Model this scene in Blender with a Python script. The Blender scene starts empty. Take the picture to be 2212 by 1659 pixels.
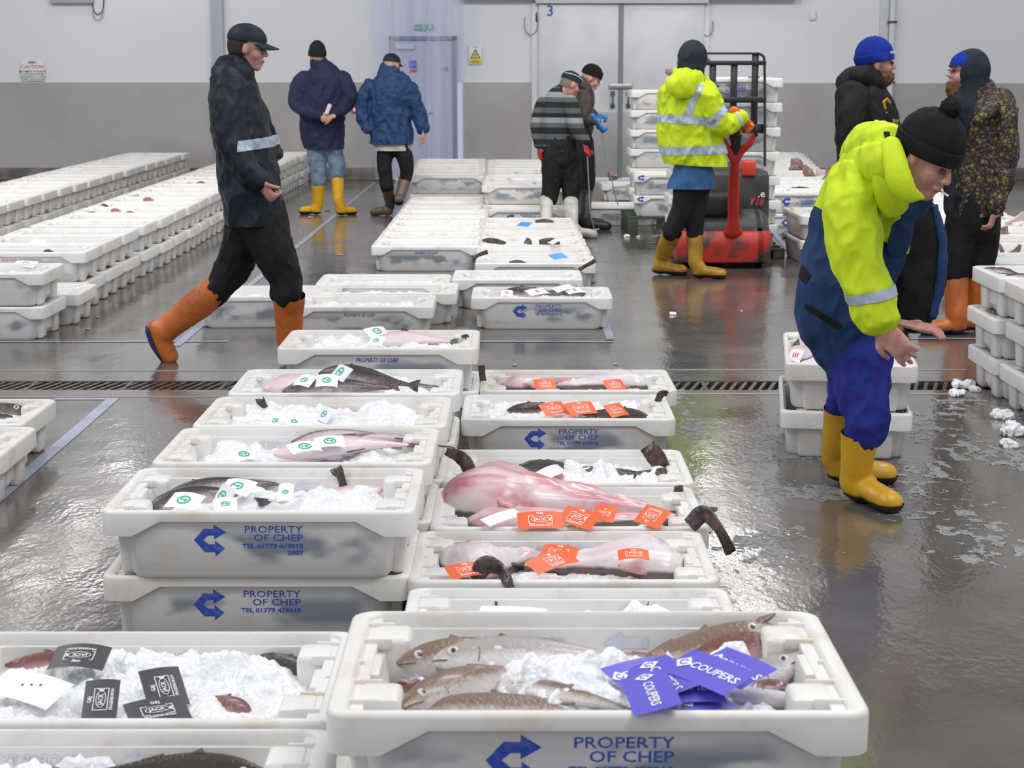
import bpy, bmesh, math, random
from mathutils import Vector, Matrix, Euler, noise
R = random.Random(7)
sc = bpy.context.scene
COL = sc.collection

# ---------------------------------------------------------------- camera
FPX, CAMH = 3800.0, 1.65
PITCH = math.atan((829.5 - 135.0) / FPX)
cam = bpy.data.cameras.new('camera'); cam.sensor_width = 36.0; cam.lens = FPX / 2212.0 * 36.0
cam.clip_start = .05; cam.clip_end = 200
cob = bpy.data.objects.new('camera', cam); COL.objects.link(cob)
cob.location = (0, 0, CAMH); cob.rotation_euler = (math.pi / 2 - PITCH, 0, 0)
sc.camera = cob
cam.dof.use_dof = True; cam.dof.focus_distance = 6.2; cam.dof.aperture_fstop = 11.0

# ---------------------------------------------------------------- world and lights
sc.view_settings.view_transform = 'Standard'; sc.view_settings.look = 'None'
sc.view_settings.gamma = 1.0; sc.view_settings.use_curve_mapping = False
sc.view_settings.exposure = 0.27
w = bpy.data.worlds.new('hall_light'); sc.world = w; w.use_nodes = True
w.node_tree.nodes['Background'].inputs[0].default_value = (.84, .88, 1.0, 1)
w.node_tree.nodes['Background'].inputs[1].default_value = .50
def area(x, y, z, sx, sy, e, tilt=0, c=(1, .985, .96)):
    l = bpy.data.lights.new('hall_lamp_and_fill', 'AREA'); l.shape = 'RECTANGLE'; l.size = sx; l.size_y = sy
    l.energy = e; l.color = c
    o = bpy.data.objects.new('hall_lamp_and_fill', l); COL.objects.link(o); o.location = (x, y, z)
    o.rotation_euler = (tilt, 0, 0)
    return o
for yy in (1.0, 5.0, 9.5):
    for xx in (-5.3, 2.6):
        area(xx, yy, 6.2, 2.4, 1.4, 105)  # added fill lights without fixtures, kept clear of the floor reflections
for xx in (-6.5, 0, 6.5):
    area(xx, 13.0, 6.6, 2.4, .8, 190, math.radians(48))  # added lights without fixtures, tilted to brighten the back wall
for yy in (16.5, 18.8, 21.2, 23.6):
    for xx in (-5.35, 2.65):
        area(xx, yy, 4.27, .34, 1.25, 4)

# ---------------------------------------------------------------- helpers
def at(x, y, Y):
    """pixel of the photograph and a distance in metres -> the point in the hall"""
    a = PITCH + math.atan((y - 829.5) / FPX)
    Z = CAMH - Y * math.tan(a)
    zc = Y * math.cos(PITCH) + (CAMH - Z) * math.sin(PITCH)
    return Vector(((x - 1106) * zc / FPX, Y, Z))
def floor_at(x, y, z=0.0):
    a = PITCH + math.atan((y - 829.5) / FPX)
    return at(x, y, (CAMH - z) / math.tan(a))
def mpp(Y, z=.8):
    return (Y * math.cos(PITCH) + (CAMH - z) * math.sin(PITCH)) / FPX

def mat(name, col, rough=.5, metal=0.0, spec=.5, coat=0.0, trans=0.0, nscale=0, namt=.15, col2=None,
        bump=0, bscale=60, emit=0, rnd=0, sss=0, detail=4, alpha=1, nlo=.4, nhi=.6):
    m = bpy.data.materials.new(name); m.use_nodes = True
    nt = m.node_tree; b = nt.nodes['Principled BSDF']; N = nt.nodes.new; L = nt.links.new
    b.inputs['Roughness'].default_value = rough; b.inputs['Metallic'].default_value = metal
    b.inputs['Specular IOR Level'].default_value = spec
    b.inputs['Coat Weight'].default_value = coat; b.inputs['Coat Roughness'].default_value = .12
    b.inputs['Transmission Weight'].default_value = trans
    b.inputs['Alpha'].default_value = alpha
    if sss:
        b.inputs['Subsurface Weight'].default_value = sss; b.inputs['Subsurface Radius'].default_value = (.02, .012, .01)
        b.inputs['Subsurface Scale'].default_value = .5
    c = (*col, 1); b.inputs['Base Color'].default_value = c
    tc = N('ShaderNodeTexCoord')
    if nscale:
        n = N('ShaderNodeTexNoise'); n.inputs['Scale'].default_value = nscale; n.inputs['Detail'].default_value = detail
        L(tc.outputs['Object'], n.inputs['Vector'])
        r = N('ShaderNodeMapRange'); r.inputs[1].default_value = nlo; r.inputs[2].default_value = nhi
        L(n.outputs['Fac'], r.inputs[0])
        mx = N('ShaderNodeMix'); mx.data_type = 'RGBA'
        mx.inputs[6].default_value = c
        mx.inputs[7].default_value = (*(col2 or [min(1, v * (1 - namt)) for v in col]), 1)
        L(r.outputs[0], mx.inputs[0]); L(mx.outputs[2], b.inputs['Base Color'])
        m['mix'] = mx.name
    if bump:
        n2 = N('ShaderNodeTexNoise'); n2.inputs['Scale'].default_value = bscale; n2.inputs['Detail'].default_value = 5
        L(tc.outputs['Object'], n2.inputs['Vector'])
        bp = N('ShaderNodeBump'); bp.inputs['Strength'].default_value = bump; bp.inputs['Distance'].default_value = .01
        L(n2.outputs['Fac'], bp.inputs['Height']); L(bp.outputs[0], b.inputs['Normal'])
    if emit:
        b.inputs['Emission Color'].default_value = c; b.inputs['Emission Strength'].default_value = emit
    return m

def link(name, me, m=None, parent=None, loc=None, rz=0, label=None, cat=None, group=None, kind=None):
    o = bpy.data.objects.new(name, me); COL.objects.link(o)
    if m is not None:
        for mm in (m if isinstance(m, (list, tuple)) else [m]):
            if me is not None: me.materials.append(mm)
    if parent is not None: o.parent = parent
    if loc is not None: o.location = loc
    if rz: o.rotation_euler = (0, 0, rz)
    return tag(o, label, cat, group, kind)
def tag(o, label=None, cat=None, group=None, kind=None):
    if label: o['label'] = label
    if cat: o['category'] = cat
    if group: o['group'] = group
    if kind: o['kind'] = kind
    return o
def smooth(me, ang=None):
    for p in me.polygons: p.use_smooth = True
    if ang:
        try: me.set_sharp_from_angle(angle=math.radians(ang))
        except Exception: pass
    return me
def bm_mesh(bm, name='mesh', sm=None):
    me = bpy.data.meshes.new(name); bm.to_mesh(me); bm.free()
    if sm is not None: smooth(me, sm)
    return me
def box(bm, x0, x1, y0, y1, z0, z1, bev=0, seg=2, M=None):
    r = bmesh.ops.create_cube(bm, size=1.0)
    vs = r['verts']
    for v in vs:
        v.co = Vector(((x0 + x1) / 2 + v.co.x * (x1 - x0), (y0 + y1) / 2 + v.co.y * (y1 - y0), (z0 + z1) / 2 + v.co.z * (z1 - z0)))
        if M is not None: v.co = M @ v.co
    if bev:
        es = list({e for v in vs for e in v.link_edges})
        bmesh.ops.bevel(bm, geom=es, offset=bev, segments=seg, profile=.5, affect='EDGES')
    return vs
def box_mesh(x0, x1, y0, y1, z0, z1, bev=0, seg=2):
    bm = bmesh.new(); box(bm, x0, x1, y0, y1, z0, z1, bev, seg); return bm_mesh(bm, 'mesh', 40 if bev else None)
def loft(bm, rings, cap=True):
    vr = [[bm.verts.new(p) for p in r] for r in rings]
    n = len(vr[0])
    for a, b in zip(vr, vr[1:]):
        for i in range(n):
            j = (i + 1) % n
            bm.faces.new((a[i], a[j], b[j], b[i]))
    if cap:
        bm.faces.new(vr[0][::-1]); bm.faces.new(vr[-1])
    return vr
def tube(bm, pts, rad, k=1.0, n=14, up=Vector((0, 1, 0)), caps=True):
    """closed tube; rad = radius list in the plane across 'up'; k = depth ratio (number or list)"""
    pts = [Vector(p) for p in pts]
    m = len(pts)
    if isinstance(rad, (int, float)): rad = [rad] * m
    ks = k if isinstance(k, (list, tuple)) else [k] * m
    P, Q, K = [], [], []
    T = []
    for i in range(m):
        d = (pts[min(i + 1, m - 1)] - pts[max(i - 1, 0)])
        T.append(d.normalized() if d.length > 1e-9 else Vector((0, 0, 1)))
    def ring(c, t, r, kk):
        s = t.cross(up)
        if s.length < .05: s = t.cross(Vector((1, 0, 0)))
        s.normalize(); u = s.cross(t).normalized()
        return [c + s * (r * math.cos(a)) + u * (r * kk * math.sin(a)) for a in [2 * math.pi * q / n for q in range(n)]]
    rings = []
    if caps:
        for f in (.995, .8, .45):
            rr = math.sqrt(max(0, 1 - f * f))
            rings.append(ring(pts[0] - T[0] * rad[0] * f * .9, T[0], rad[0] * max(rr, .1), ks[0]))
    for i in range(m): rings.append(ring(pts[i], T[i], rad[i], ks[i]))
    if caps:
        for f in (.45, .8, .995):
            rr = math.sqrt(max(0, 1 - f * f))
            rings.append(ring(pts[-1] + T[-1] * rad[-1] * f * .9, T[-1], rad[-1] * max(rr, .1), ks[-1]))
    loft(bm, rings)
def wire(pts, r, n=8, m=None):
    bm = bmesh.new(); tube(bm, pts, r, n=n); return bm_mesh(bm, 'mesh', 60)
def ell(bm, c, r, rot=None, seg=20, rings=14):
    M = Matrix.Translation(Vector(c)) @ (rot.to_4x4() if rot is not None else Matrix.Identity(4)) @ Matrix.Diagonal((*r, 1))
    bmesh.ops.create_uvsphere(bm, u_segments=seg, v_segments=rings, radius=1.0, matrix=M)
def curve_pts(ps, n=6):
    """Catmull-Rom through points (tuples of any length)"""
    ps = [tuple(p) for p in ps]; out = []
    for i in range(len(ps) - 1):
        a, b, c, d = ps[max(i - 1, 0)], ps[i], ps[i + 1], ps[min(i + 2, len(ps) - 1)]
        for s in range(n):
            t = s / n
            out.append(tuple(.5 * (2 * b[k] + (c[k] - a[k]) * t + (2 * a[k] - 5 * b[k] + 4 * c[k] - d[k]) * t * t + (3 * b[k] - a[k] - 3 * c[k] + d[k]) * t ** 3) for k in range(len(b))))
    out.append(ps[-1]); return out
def remesh(bm, vox=.012, iters=4, sm=.5, wr=0, ws=9, seed=0):
    """fuse overlapping closed shapes into one continuous surface"""
    me = bm_mesh(bm, 'mesh')
    o = bpy.data.objects.new('mesh', me); COL.objects.link(o)
    md = o.modifiers.new('r', 'REMESH'); md.mode = 'VOXEL'; md.voxel_size = vox; md.use_smooth_shade = True
    if iters:
        s = o.modifiers.new('s', 'SMOOTH'); s.iterations = iters; s.factor = sm
    dg = bpy.context.evaluated_depsgraph_get(); dg.update()
    out = bpy.data.meshes.new_from_object(o.evaluated_get(dg))
    bpy.data.objects.remove(o); bpy.data.meshes.remove(me)
    if wr:
        nv = [v.normal.copy() for v in out.vertices]
        off = Vector((seed * 3.7, seed * 1.3, seed * 2.1))
        for v, nn in zip(out.vertices, nv):
            p = v.co
            q = Vector((p.x * ws, p.y * ws, p.z * ws * .55)) + off
            a = 1 - abs(noise.noise(q)) * 2.4
            b = 1 - abs(noise.noise(q * 2.3)) * 2.4
            v.co = p + nn * (wr * (a * .65 + b * .35 - .35))
    smooth(out)
    return out
def cut(me, keep, offset=0.0, thick=0):
    """copy of a mesh kept on the positive side of every (point, normal) plane"""
    bm = bmesh.new(); bm.from_mesh(me)
    for co, no in keep:
        g = list(bm.verts) + list(bm.edges) + list(bm.faces)
        bmesh.ops.bisect_plane(bm, geom=g, plane_co=Vector(co), plane_no=Vector(no), clear_inner=True, clear_outer=False)
    bm.normal_update()
    if offset:
        for v in bm.verts: v.co += v.normal * offset
    if len(bm.faces) == 0:
        bm.free(); return None
    m2 = bpy.data.meshes.new('mesh'); bm.to_mesh(m2); bm.free(); m2.materials.clear(); smooth(m2)
    return m2
_txt = {}
def text_mesh(s, size=1.0, align='CENTER', bold=0.0, res=2, line=1.0, shear=0.0):
    key = (s, size, align, bold, res, line, shear)
    if key in _txt: return _txt[key].copy()
    cu = bpy.data.curves.new('t', 'FONT'); cu.body = s; cu.size = size; cu.align_x = align; cu.align_y = 'CENTER'
    cu.offset = bold; cu.resolution_u = res; cu.space_line = line; cu.shear = shear
    o = bpy.data.objects.new('t', cu); COL.objects.link(o)
    dg = bpy.context.evaluated_depsgraph_get(); dg.update()
    me = bpy.data.meshes.new_from_object(o.evaluated_get(dg))
    bpy.data.objects.remove(o); bpy.data.curves.remove(cu)
    _txt[key] = me
    return me.copy()
def flat_join(items):
    """items: (mesh or polygon list, function 2d->3d); one mesh"""
    bm = bmesh.new()
    for it, f in items:
        if isinstance(it, bpy.types.Mesh):
            b0 = len(bm.verts); bm.from_mesh(it); bm.verts.ensure_lookup_table()
            for v in bm.verts[b0:]: v.co = f(v.co.x, v.co.y)
        else:
            for poly in it:
                bm.faces.new([bm.verts.new(f(*p)) for p in poly])
    return bm_mesh(bm, 'mesh')
def solid_poly(bm, pts, thick, M=None):
    """extruded 2-D outline in xz, thickness along y"""
    a = [bm.verts.new((p[0], -thick / 2, p[1])) for p in pts]
    b = [bm.verts.new((p[0], thick / 2, p[1])) for p in pts]
    n = len(pts)
    f1 = bm.faces.new(a); f2 = bm.faces.new(b[::-1])
    for i in range(n):
        j = (i + 1) % n; bm.faces.new((a[j], a[i], b[i], b[j]))
    if M is not None:
        for v in a + b: v.co = M @ v.co
    bmesh.ops.recalc_face_normals(bm, faces=bm.faces[:])
    return a + b

# ---------------------------------------------------------------- materials
M = {}
def crate_mat(name, base, stain, amt):
    m = mat(name, base, .38, spec=.4)
    nt = m.node_tree; b = nt.nodes['Principled BSDF']; N = nt.nodes.new; L = nt.links.new
    tc = N('ShaderNodeTexCoord'); oi = N('ShaderNodeObjectInfo')
    add = N('ShaderNodeVectorMath'); add.operation = 'ADD'
    sc_ = N('ShaderNodeVectorMath'); sc_.operation = 'SCALE'; sc_.inputs[0].default_value = (13, 7, 5)
    L(oi.outputs['Random'], sc_.inputs['Scale']); L(tc.outputs['Object'], add.inputs[0]); L(sc_.outputs[0], add.inputs[1])
    # grime: yellow brown wear
    n = N('ShaderNodeTexNoise'); n.inputs['Scale'].default_value = 7; n.inputs['Detail'].default_value = 6; n.inputs['Roughness'].default_value = .65
    L(add.outputs[0], n.inputs['Vector'])
    r = N('ShaderNodeMapRange'); r.inputs[1].default_value = .52; r.inputs[2].default_value = .74; r.inputs[4].default_value = amt
    L(n.outputs['Fac'], r.inputs[0])
    tone = N('ShaderNodeMix'); tone.data_type = 'RGBA'; tone.inputs[6].default_value = (*base, 1)
    tone.inputs[7].default_value = (base[0] * .97, base[1] * .94, base[2] * .88, 1)
    L(oi.outputs['Random'], tone.inputs[0])
    mx = N('ShaderNodeMix'); mx.data_type = 'RGBA'; mx.inputs[7].default_value = (*stain, 1)
    L(tone.outputs[2], mx.inputs[6]); L(r.outputs[0], mx.inputs[0])
    L(mx.outputs[2], b.inputs['Base Color'])
    b.inputs['Subsurface Weight'].default_value = .0
    return m, mx, add
M['crate'] = crate_mat('white_polyethylene', (.82, .82, .815), (.62, .47, .25), .6)[0]
def tub_mat():
    m, mx, add = crate_mat('crate_wall_painted_fish_shadows', (.80, .80, .80), (.60, .50, .34), .4)
    nt = m.node_tree; b = nt.nodes['Principled BSDF']; N = nt.nodes.new; L = nt.links.new
    # slate noise patches painted into the wall colour imitate fish shadows showing through
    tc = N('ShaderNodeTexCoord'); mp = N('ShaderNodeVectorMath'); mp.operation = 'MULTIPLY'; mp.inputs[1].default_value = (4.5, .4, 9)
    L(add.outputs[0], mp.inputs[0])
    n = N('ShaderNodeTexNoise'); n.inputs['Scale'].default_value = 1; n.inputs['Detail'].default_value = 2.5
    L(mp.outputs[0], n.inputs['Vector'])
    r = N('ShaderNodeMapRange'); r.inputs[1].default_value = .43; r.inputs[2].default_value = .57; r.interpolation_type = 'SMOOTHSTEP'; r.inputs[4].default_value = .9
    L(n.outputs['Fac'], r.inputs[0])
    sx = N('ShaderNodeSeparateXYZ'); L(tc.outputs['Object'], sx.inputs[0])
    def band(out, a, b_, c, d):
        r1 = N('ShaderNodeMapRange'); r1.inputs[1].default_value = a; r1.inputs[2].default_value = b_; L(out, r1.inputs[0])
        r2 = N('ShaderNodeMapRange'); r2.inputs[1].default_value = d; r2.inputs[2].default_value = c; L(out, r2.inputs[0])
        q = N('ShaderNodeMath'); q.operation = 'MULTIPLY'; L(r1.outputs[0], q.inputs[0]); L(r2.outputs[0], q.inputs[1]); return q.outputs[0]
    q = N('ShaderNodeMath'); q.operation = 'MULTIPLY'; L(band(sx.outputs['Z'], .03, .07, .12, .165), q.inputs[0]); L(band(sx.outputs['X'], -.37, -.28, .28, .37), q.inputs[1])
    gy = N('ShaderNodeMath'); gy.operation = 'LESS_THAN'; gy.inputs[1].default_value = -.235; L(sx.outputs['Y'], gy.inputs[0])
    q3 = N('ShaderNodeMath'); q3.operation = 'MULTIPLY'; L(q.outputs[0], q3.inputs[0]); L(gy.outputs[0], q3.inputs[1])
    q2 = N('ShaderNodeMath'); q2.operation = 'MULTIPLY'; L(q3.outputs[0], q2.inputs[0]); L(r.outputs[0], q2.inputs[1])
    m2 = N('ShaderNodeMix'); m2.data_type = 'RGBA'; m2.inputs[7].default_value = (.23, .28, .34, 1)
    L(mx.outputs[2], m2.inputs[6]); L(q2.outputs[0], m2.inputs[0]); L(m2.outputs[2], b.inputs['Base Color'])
    return m
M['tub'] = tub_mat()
M['blue_print'] = mat('faded_blue_print', (.035, .09, .50), .5, nscale=60, col2=(.12, .18, .55), nlo=.5, nhi=.7)
M['blue_ghost'] = mat('blue_print_seen_through_wall', (.60, .64, .74), .5, nscale=25, col2=(.70, .72, .77))
M['red_print'] = mat('orange_red_print', (.62, .22, .12), .5)
def ice_mat():
    m = mat('crushed_ice', (.90, .92, .95), .25, spec=.6)
    nt = m.node_tree; b = nt.nodes['Principled BSDF']; N = nt.nodes.new; L = nt.links.new
    tc = N('ShaderNodeTexCoord')
    v = N('ShaderNodeTexVoronoi'); v.inputs['Scale'].default_value = 95; L(tc.outputs['Object'], v.inputs['Vector'])
    n = N('ShaderNodeTexNoise'); n.inputs['Scale'].default_value = 45; n.inputs['Detail'].default_value = 6; L(tc.outputs['Object'], n.inputs['Vector'])
    a = N('ShaderNodeMath'); a.operation = 'ADD'; L(v.outputs['Distance'], a.inputs[0]); L(n.outputs['Fac'], a.inputs[1])
    bp = N('ShaderNodeBump'); bp.inputs['Strength'].default_value = .38; bp.inputs['Distance'].default_value = .008
    L(a.outputs[0], bp.inputs['Height']); L(bp.outputs[0], b.inputs['Normal'])
    n2 = N('ShaderNodeTexNoise'); n2.inputs['Scale'].default_value = 6; L(tc.outputs['Object'], n2.inputs['Vector'])
    r = N('ShaderNodeMapRange'); r.inputs[1].default_value = .5; r.inputs[2].default_value = .75; L(n2.outputs['Fac'], r.inputs[0])
    mx = N('ShaderNodeMix'); mx.data_type = 'RGBA'; mx.inputs[6].default_value = (.86, .865, .885, 1); mx.inputs[7].default_value = (.80, .765, .79, 1)
    L(r.outputs[0], mx.inputs[0]); L(mx.outputs[2], b.inputs['Base Color'])
    b.inputs['Subsurface Weight'].default_value = .35; b.inputs['Subsurface Radius'].default_value = (.02, .022, .025)
    b.inputs['Subsurface Scale'].default_value = .6
    return m
M['ice'] = ice_mat()
M['steel'] = mat('grey_galvanised_steel', (.42, .42, .42), .35, .8)
M['dark_steel'] = mat('dark_wet_iron', (.06, .05, .048), .3, .3)
M['rust'] = mat('rusty_brown_iron', (.14, .10, .08), .35, .2, nscale=30, col2=(.05, .04, .04))
M['black_plastic'] = mat('black_plastic', (.02, .02, .022), .4)
M['white_paint'] = mat('white_paint', (.75, .76, .78), .4)

# ---------------------------------------------------------------- the hall
WY = 25.31
def wall_mat():
    m = mat('white_ribbed_wall_panel', (.80, .81, .84), .42)
    nt = m.node_tree; b = nt.nodes['Principled BSDF']; N = nt.nodes.new; L = nt.links.new
    tc = N('ShaderNodeTexCoord'); wv = N('ShaderNodeTexWave'); wv.bands_direction = 'X'; wv.inputs['Scale'].default_value = 3.2
    wv.wave_profile = 'TRI'
    L(tc.outputs['Object'], wv.inputs['Vector'])
    r = N('ShaderNodeMapRange'); r.inputs[1].default_value = .0; r.inputs[2].default_value = .12; L(wv.outputs['Fac'], r.inputs[0])
    bp = N('ShaderNodeBump'); bp.inputs['Strength'].default_value = .25; bp.inputs['Distance'].default_value = .006
    L(r.outputs[0], bp.inputs['Height']); L(bp.outputs[0], b.inputs['Normal'])
    return m
link('wall_back', box_mesh(-12, 12, WY, WY + .15, 1.37, 7.0), wall_mat(), kind='structure')
link('ceiling', box_mesh(-12, 12, 13.6, WY + .15, 7.0, 7.1), mat('grey_roof_lining', (.26, .26, .27), .7), kind='structure')
M['wains'] = mat('grey_wall_cladding', (.40, .38, .37), .38, nscale=1.1, col2=(.47, .45, .44), detail=8, bump=.05, bscale=9, nlo=.35, nhi=.65)
def gl_slab(name, x0, x1, z0, z1, m, th=.03, y=WY):
    return link(name, box_mesh(x0, x1, y - th, y + .01, z0, z1), m, kind='structure')
gl_slab('trim_1', -12, -1.73, .16, 1.372, M['wains'])
gl_slab('trim_2', -.70, .285, .16, 1.372, M['wains'])
gl_slab('trim_3', 2.75, 12, .16, 1.365, M['wains'])
M['conc'] = mat('stained_concrete_kerb', (.24, .21, .18), .6, nscale=4, col2=(.13, .115, .10), bump=.3, bscale=25)
link('baseboard_left', box_mesh(-12, -1.78, WY - .14, WY, 0, .17, .01), M['conc'], kind='structure')
link('baseboard_centre', box_mesh(-.70, .30, WY - .14, WY, 0, .17, .01), M['conc'], kind='structure')
link('baseboard_right', box_mesh(2.75, 12, WY - .14, WY, 0, .17, .01), M['conc'], kind='structure')

def floor_mat():
    m = mat('wet_concrete_floor', (.2, .19, .18), .2, spec=.6)
    nt = m.node_tree; b = nt.nodes['Principled BSDF']; N = nt.nodes.new; L = nt.links.new
    tc = N('ShaderNodeTexCoord')
    def nz(s, d=5, v=None, rr=.5):
        n = N('ShaderNodeTexNoise'); n.inputs['Scale'].default_value = s; n.inputs['Detail'].default_value = d; n.inputs['Roughness'].default_value = rr
        L(v or tc.outputs['Object'], n.inputs['Vector']); return n.outputs['Fac']
    def mr(o, a, b_, c, d):
        r = N('ShaderNodeMapRange'); r.inputs[1].default_value = a; r.inputs[2].default_value = b_; r.inputs[3].default_value = c; r.inputs[4].default_value = d
        L(o, r.inputs[0]); return r.outputs[0]
    def mixc(f, a, c):
        x = N('ShaderNodeMix'); x.data_type = 'RGBA'; L(f, x.inputs[0])
        for i, q in ((6, a), (7, c)):
            if isinstance(q, tuple): x.inputs[i].default_value = (*q, 1)
            else: L(q, x.inputs[i])
        return x.outputs[2]
    c = mixc(mr(nz(.55, 8, None, .62), .38, .64, 0, 1), (.105, .094, .080), (.175, .160, .142))
    c = mixc(mr(nz(7, 8), .5, .75, 0, .45), c, (.10, .085, .07))
    L(c, b.inputs['Base Color'])
    L(mr(nz(1.3, 6), .35, .62, .05, .24), b.inputs['Roughness'])
    st = N('ShaderNodeVectorMath'); st.operation = 'MULTIPLY'; st.inputs[1].default_value = (1, .55, 1); L(tc.outputs['Object'], st.inputs[0])
    h = N('ShaderNodeMath'); h.operation = 'ADD'; L(nz(7, 3, st.outputs[0]), h.inputs[0])
    h2 = N('ShaderNodeMath'); h2.operation = 'MULTIPLY'; h2.inputs[1].default_value = .28; L(nz(48, 3, st.outputs[0]), h2.inputs[0]); L(h2.outputs[0], h.inputs[1])
    bp = N('ShaderNodeBump'); bp.inputs['Strength'].default_value = .16; bp.inputs['Distance'].default_value = .02
    L(h.outputs[0], bp.inputs['Height']); L(bp.outputs[0], b.inputs['Normal'])
    b.inputs['Coat Weight'].default_value = .25; b.inputs['Coat Roughness'].default_value = .06; L(bp.outputs[0], b.inputs['Coat Normal'])
    return m
M['floor'] = floor_mat()
# the floor has a drain channel cut across it
DY0, DY1 = 8.86, 9.12
bm = bmesh.new()
for y0, y1 in ((-4, DY0), (DY1, WY)):
    box(bm, -12, 12, y0, y1, -.15, 0)
link('floor', bm_mesh(bm), M['floor'], kind='structure')
link('floor', box_mesh(-12, 12, DY0, DY1, -.16, -.12), M['dark_steel'], kind='structure')
# gratings of slanted bars
gr = link('drain_grating', None, label='rusty slotted iron grating laid in the drain channel across the wet floor', cat='drain grating')
gr.location = (0, DY0, 0)
bm = bmesh.new()
box(bm, -7, 7, 0, .012, -.05, -.002); box(bm, -7, 7, .248, .26, -.05, -.002)
for i in range(-14, 15): box(bm, i * .5 - .01, i * .5 + .01, .012, .248, -.05, -.002)
link('grating_frame', bm_mesh(bm), M['rust'], gr)
bm = bmesh.new()
for i in range(280):
    x = -7 + i * .05
    vs = box(bm, -.010, .010, .012, .248, -.035, -.004)
    for v in vs: v.co.x += x + (v.co.y - .13) * .28
link('slanted_bars', bm_mesh(bm), M['rust'], gr, kind='stuff')

M['line'] = mat('worn_pale_blue_floor_paint', (.36, .40, .52), .3, nscale=6, col2=(.24, .25, .28), nlo=.48, nhi=.75)
def floor_line(i, a, b, wd, lab):
    a, b = Vector(a), Vector(b); d = (b - a).normalized(); s = Vector((-d.y, d.x, 0)) * wd / 2
    bm = bmesh.new(); z = Vector((0, 0, .002 + .0003 * i))
    bm.faces.new([bm.verts.new(p + z) for p in (a - s, b - s, b + s, a + s)])
    o = link('trim_%d' % (10 + i), bm_mesh(bm), M['line'], kind='structure')
floor_line(0, floor_at(-60, 1125), floor_at(246, 860), .06, '')
floor_line(1, floor_at(118, 862), floor_at(256, 862), .05, '')
floor_line(2, floor_at(380, 748), floor_at(810, 394), .05, '')
floor_line(3, floor_at(-20, 739), floor_at(490, 738), .04, '')
floor_line(4, floor_at(1020, 738), floor_at(1325, 739), .045, '')
floor_line(5, floor_at(1600, 420), floor_at(1720, 560), .05, '')
floor_line(6, floor_at(1880, 732), floor_at(2110, 732), .04, '')
floor_line(7, floor_at(938, 700), floor_at(1000, 560), .05, '')
floor_line(8, floor_at(1318, 735), floor_at(1290, 640), .05, '')
M['joint'] = mat('pale_floor_joint', (.34, .32, .29), .3)
for i, (a, b) in enumerate((((-80, 857), (520, 857)), ((-60, 801), (600, 799)), ((1440, 799), (2090, 801)), ((1455, 851), (2060, 849)), ((1040, 852), (1060, 852)))):
    pa, pb = floor_at(*a), floor_at(*b)
    link('trim_%d' % (30 + i), box_mesh(pa.x, pb.x, pa.y - .012, pa.y + .012, -.001, .0025), M['joint'], kind='structure')

# personnel door seen behind a clear strip curtain
def wx(x, y): return at(x, y, WY)
dl, dr, dt = wx(845, 388).x, wx(989, 388).x, wx(900, 78).z
M['blue_frame'] = mat('blue_grey_painted_frame', (.16, .22, .36), .4)
M['door'] = mat('pale_lilac_door', (.62, .62, .70), .35)
d = link('door_1', None, kind='structure'); d.location = (0, 0, 0)
link('door_leaf', box_mesh(dl + .06, dr - .07, WY - .06, WY, .02, dt - .07), M['door'], d)
bm = bmesh.new()
box(bm, dl, dl + .06, WY - .09, WY + .01, 0, dt, .004); box(bm, dr - .07, dr, WY - .09, WY + .01, 0, dt, .004); box(bm, dl, dr, WY - .09, WY + .01, dt - .06, dt, .004)
link('door_frame', bm_mesh(bm, 'mesh', 40), M['blue_frame'], d)
link('push_bar', box_mesh(-1.32, -1.14, WY - .11, WY - .06, .93, .98, .01), M['steel'], d)
link('door_closer', box_mesh(-1.64, -1.38, WY - .12, WY - .06, 1.83, 1.90, .01), M['white_paint'], d)
def wall_sign(name, x0, y0, x1, y1, m, label, Y=None, parts=()):
    Y = Y or WY - .04
    a, b = at(x0, y0, Y), at(x1, y1, Y)
    c = (a + b) / 2; wd, h = abs(b.x - a.x), abs(a.z - b.z)
    o = link(name, box_mesh(-wd / 2, wd / 2, -.004, .004, -h / 2, h / 2), m, None, c, label=label, cat='sign')
    for kind, *q in parts:
        if kind == 't':
            s, sz, fx, fz, mm, al = q
            t = text_mesh(s, sz * h, al, bold=.01 * h * sz)
            link('lettering', flat_join([(t, lambda u, v: Vector((fx * wd + u, -.0065, fz * h + v)))]), mm, o)
        else:
            nm, poly, mm, dp = q
            link(nm, flat_join([([[(px_ * wd, pz_ * h) for px_, pz_ in poly]], lambda u, v: Vector((u, -.005 - dp, v)))]), mm, o)
    return o
M['green'] = mat('exit_green', (.03, .42, .28), .4)
M['paper'] = mat('white_card', (.85, .86, .88), .5)
M['yellow_sign'] = mat('sign_yellow', (.85, .62, .02), .4)
M['ink'] = mat('black_ink', (.03, .03, .035), .5)
M['red'] = mat('signal_red', (.70, .06, .05), .4)
M['teal'] = mat('teal_ink', (.05, .38, .45), .5)
M['sign_blue'] = mat('mandatory_blue', (.05, .16, .62), .4)
wall_sign('exit_sign', 895, 53, 936, 65, M['green'], 'green and white emergency exit sign above the blue framed door', parts=[
    ('t', 'Exit', .62, -.33, -.02, M['paper'], 'CENTER'),
    ('p', 'running_figure_panel', [(-.08, -.4), (.10, -.4), (.10, .4), (-.08, .4)], M['paper'], 0),
    ('p', 'running_figure', [(-.03, -.32), (.01, -.02), (.06, -.3), (.08, -.28), (.04, .08), (.07, .02), (.09, .06), (.03, .2), (.04, .36), (-.01, .36), (-.01, .2), (-.06, .05), (-.04, .02), (-.01, .08), (-.06, -.3)], M['green'], .001),
    ('p', 'arrow', [(.30, -.35), (.36, -.35), (.36, 0), (.44, 0), (.33, .4), (.22, 0), (.30, 0)], M['paper'], 0)])
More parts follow.
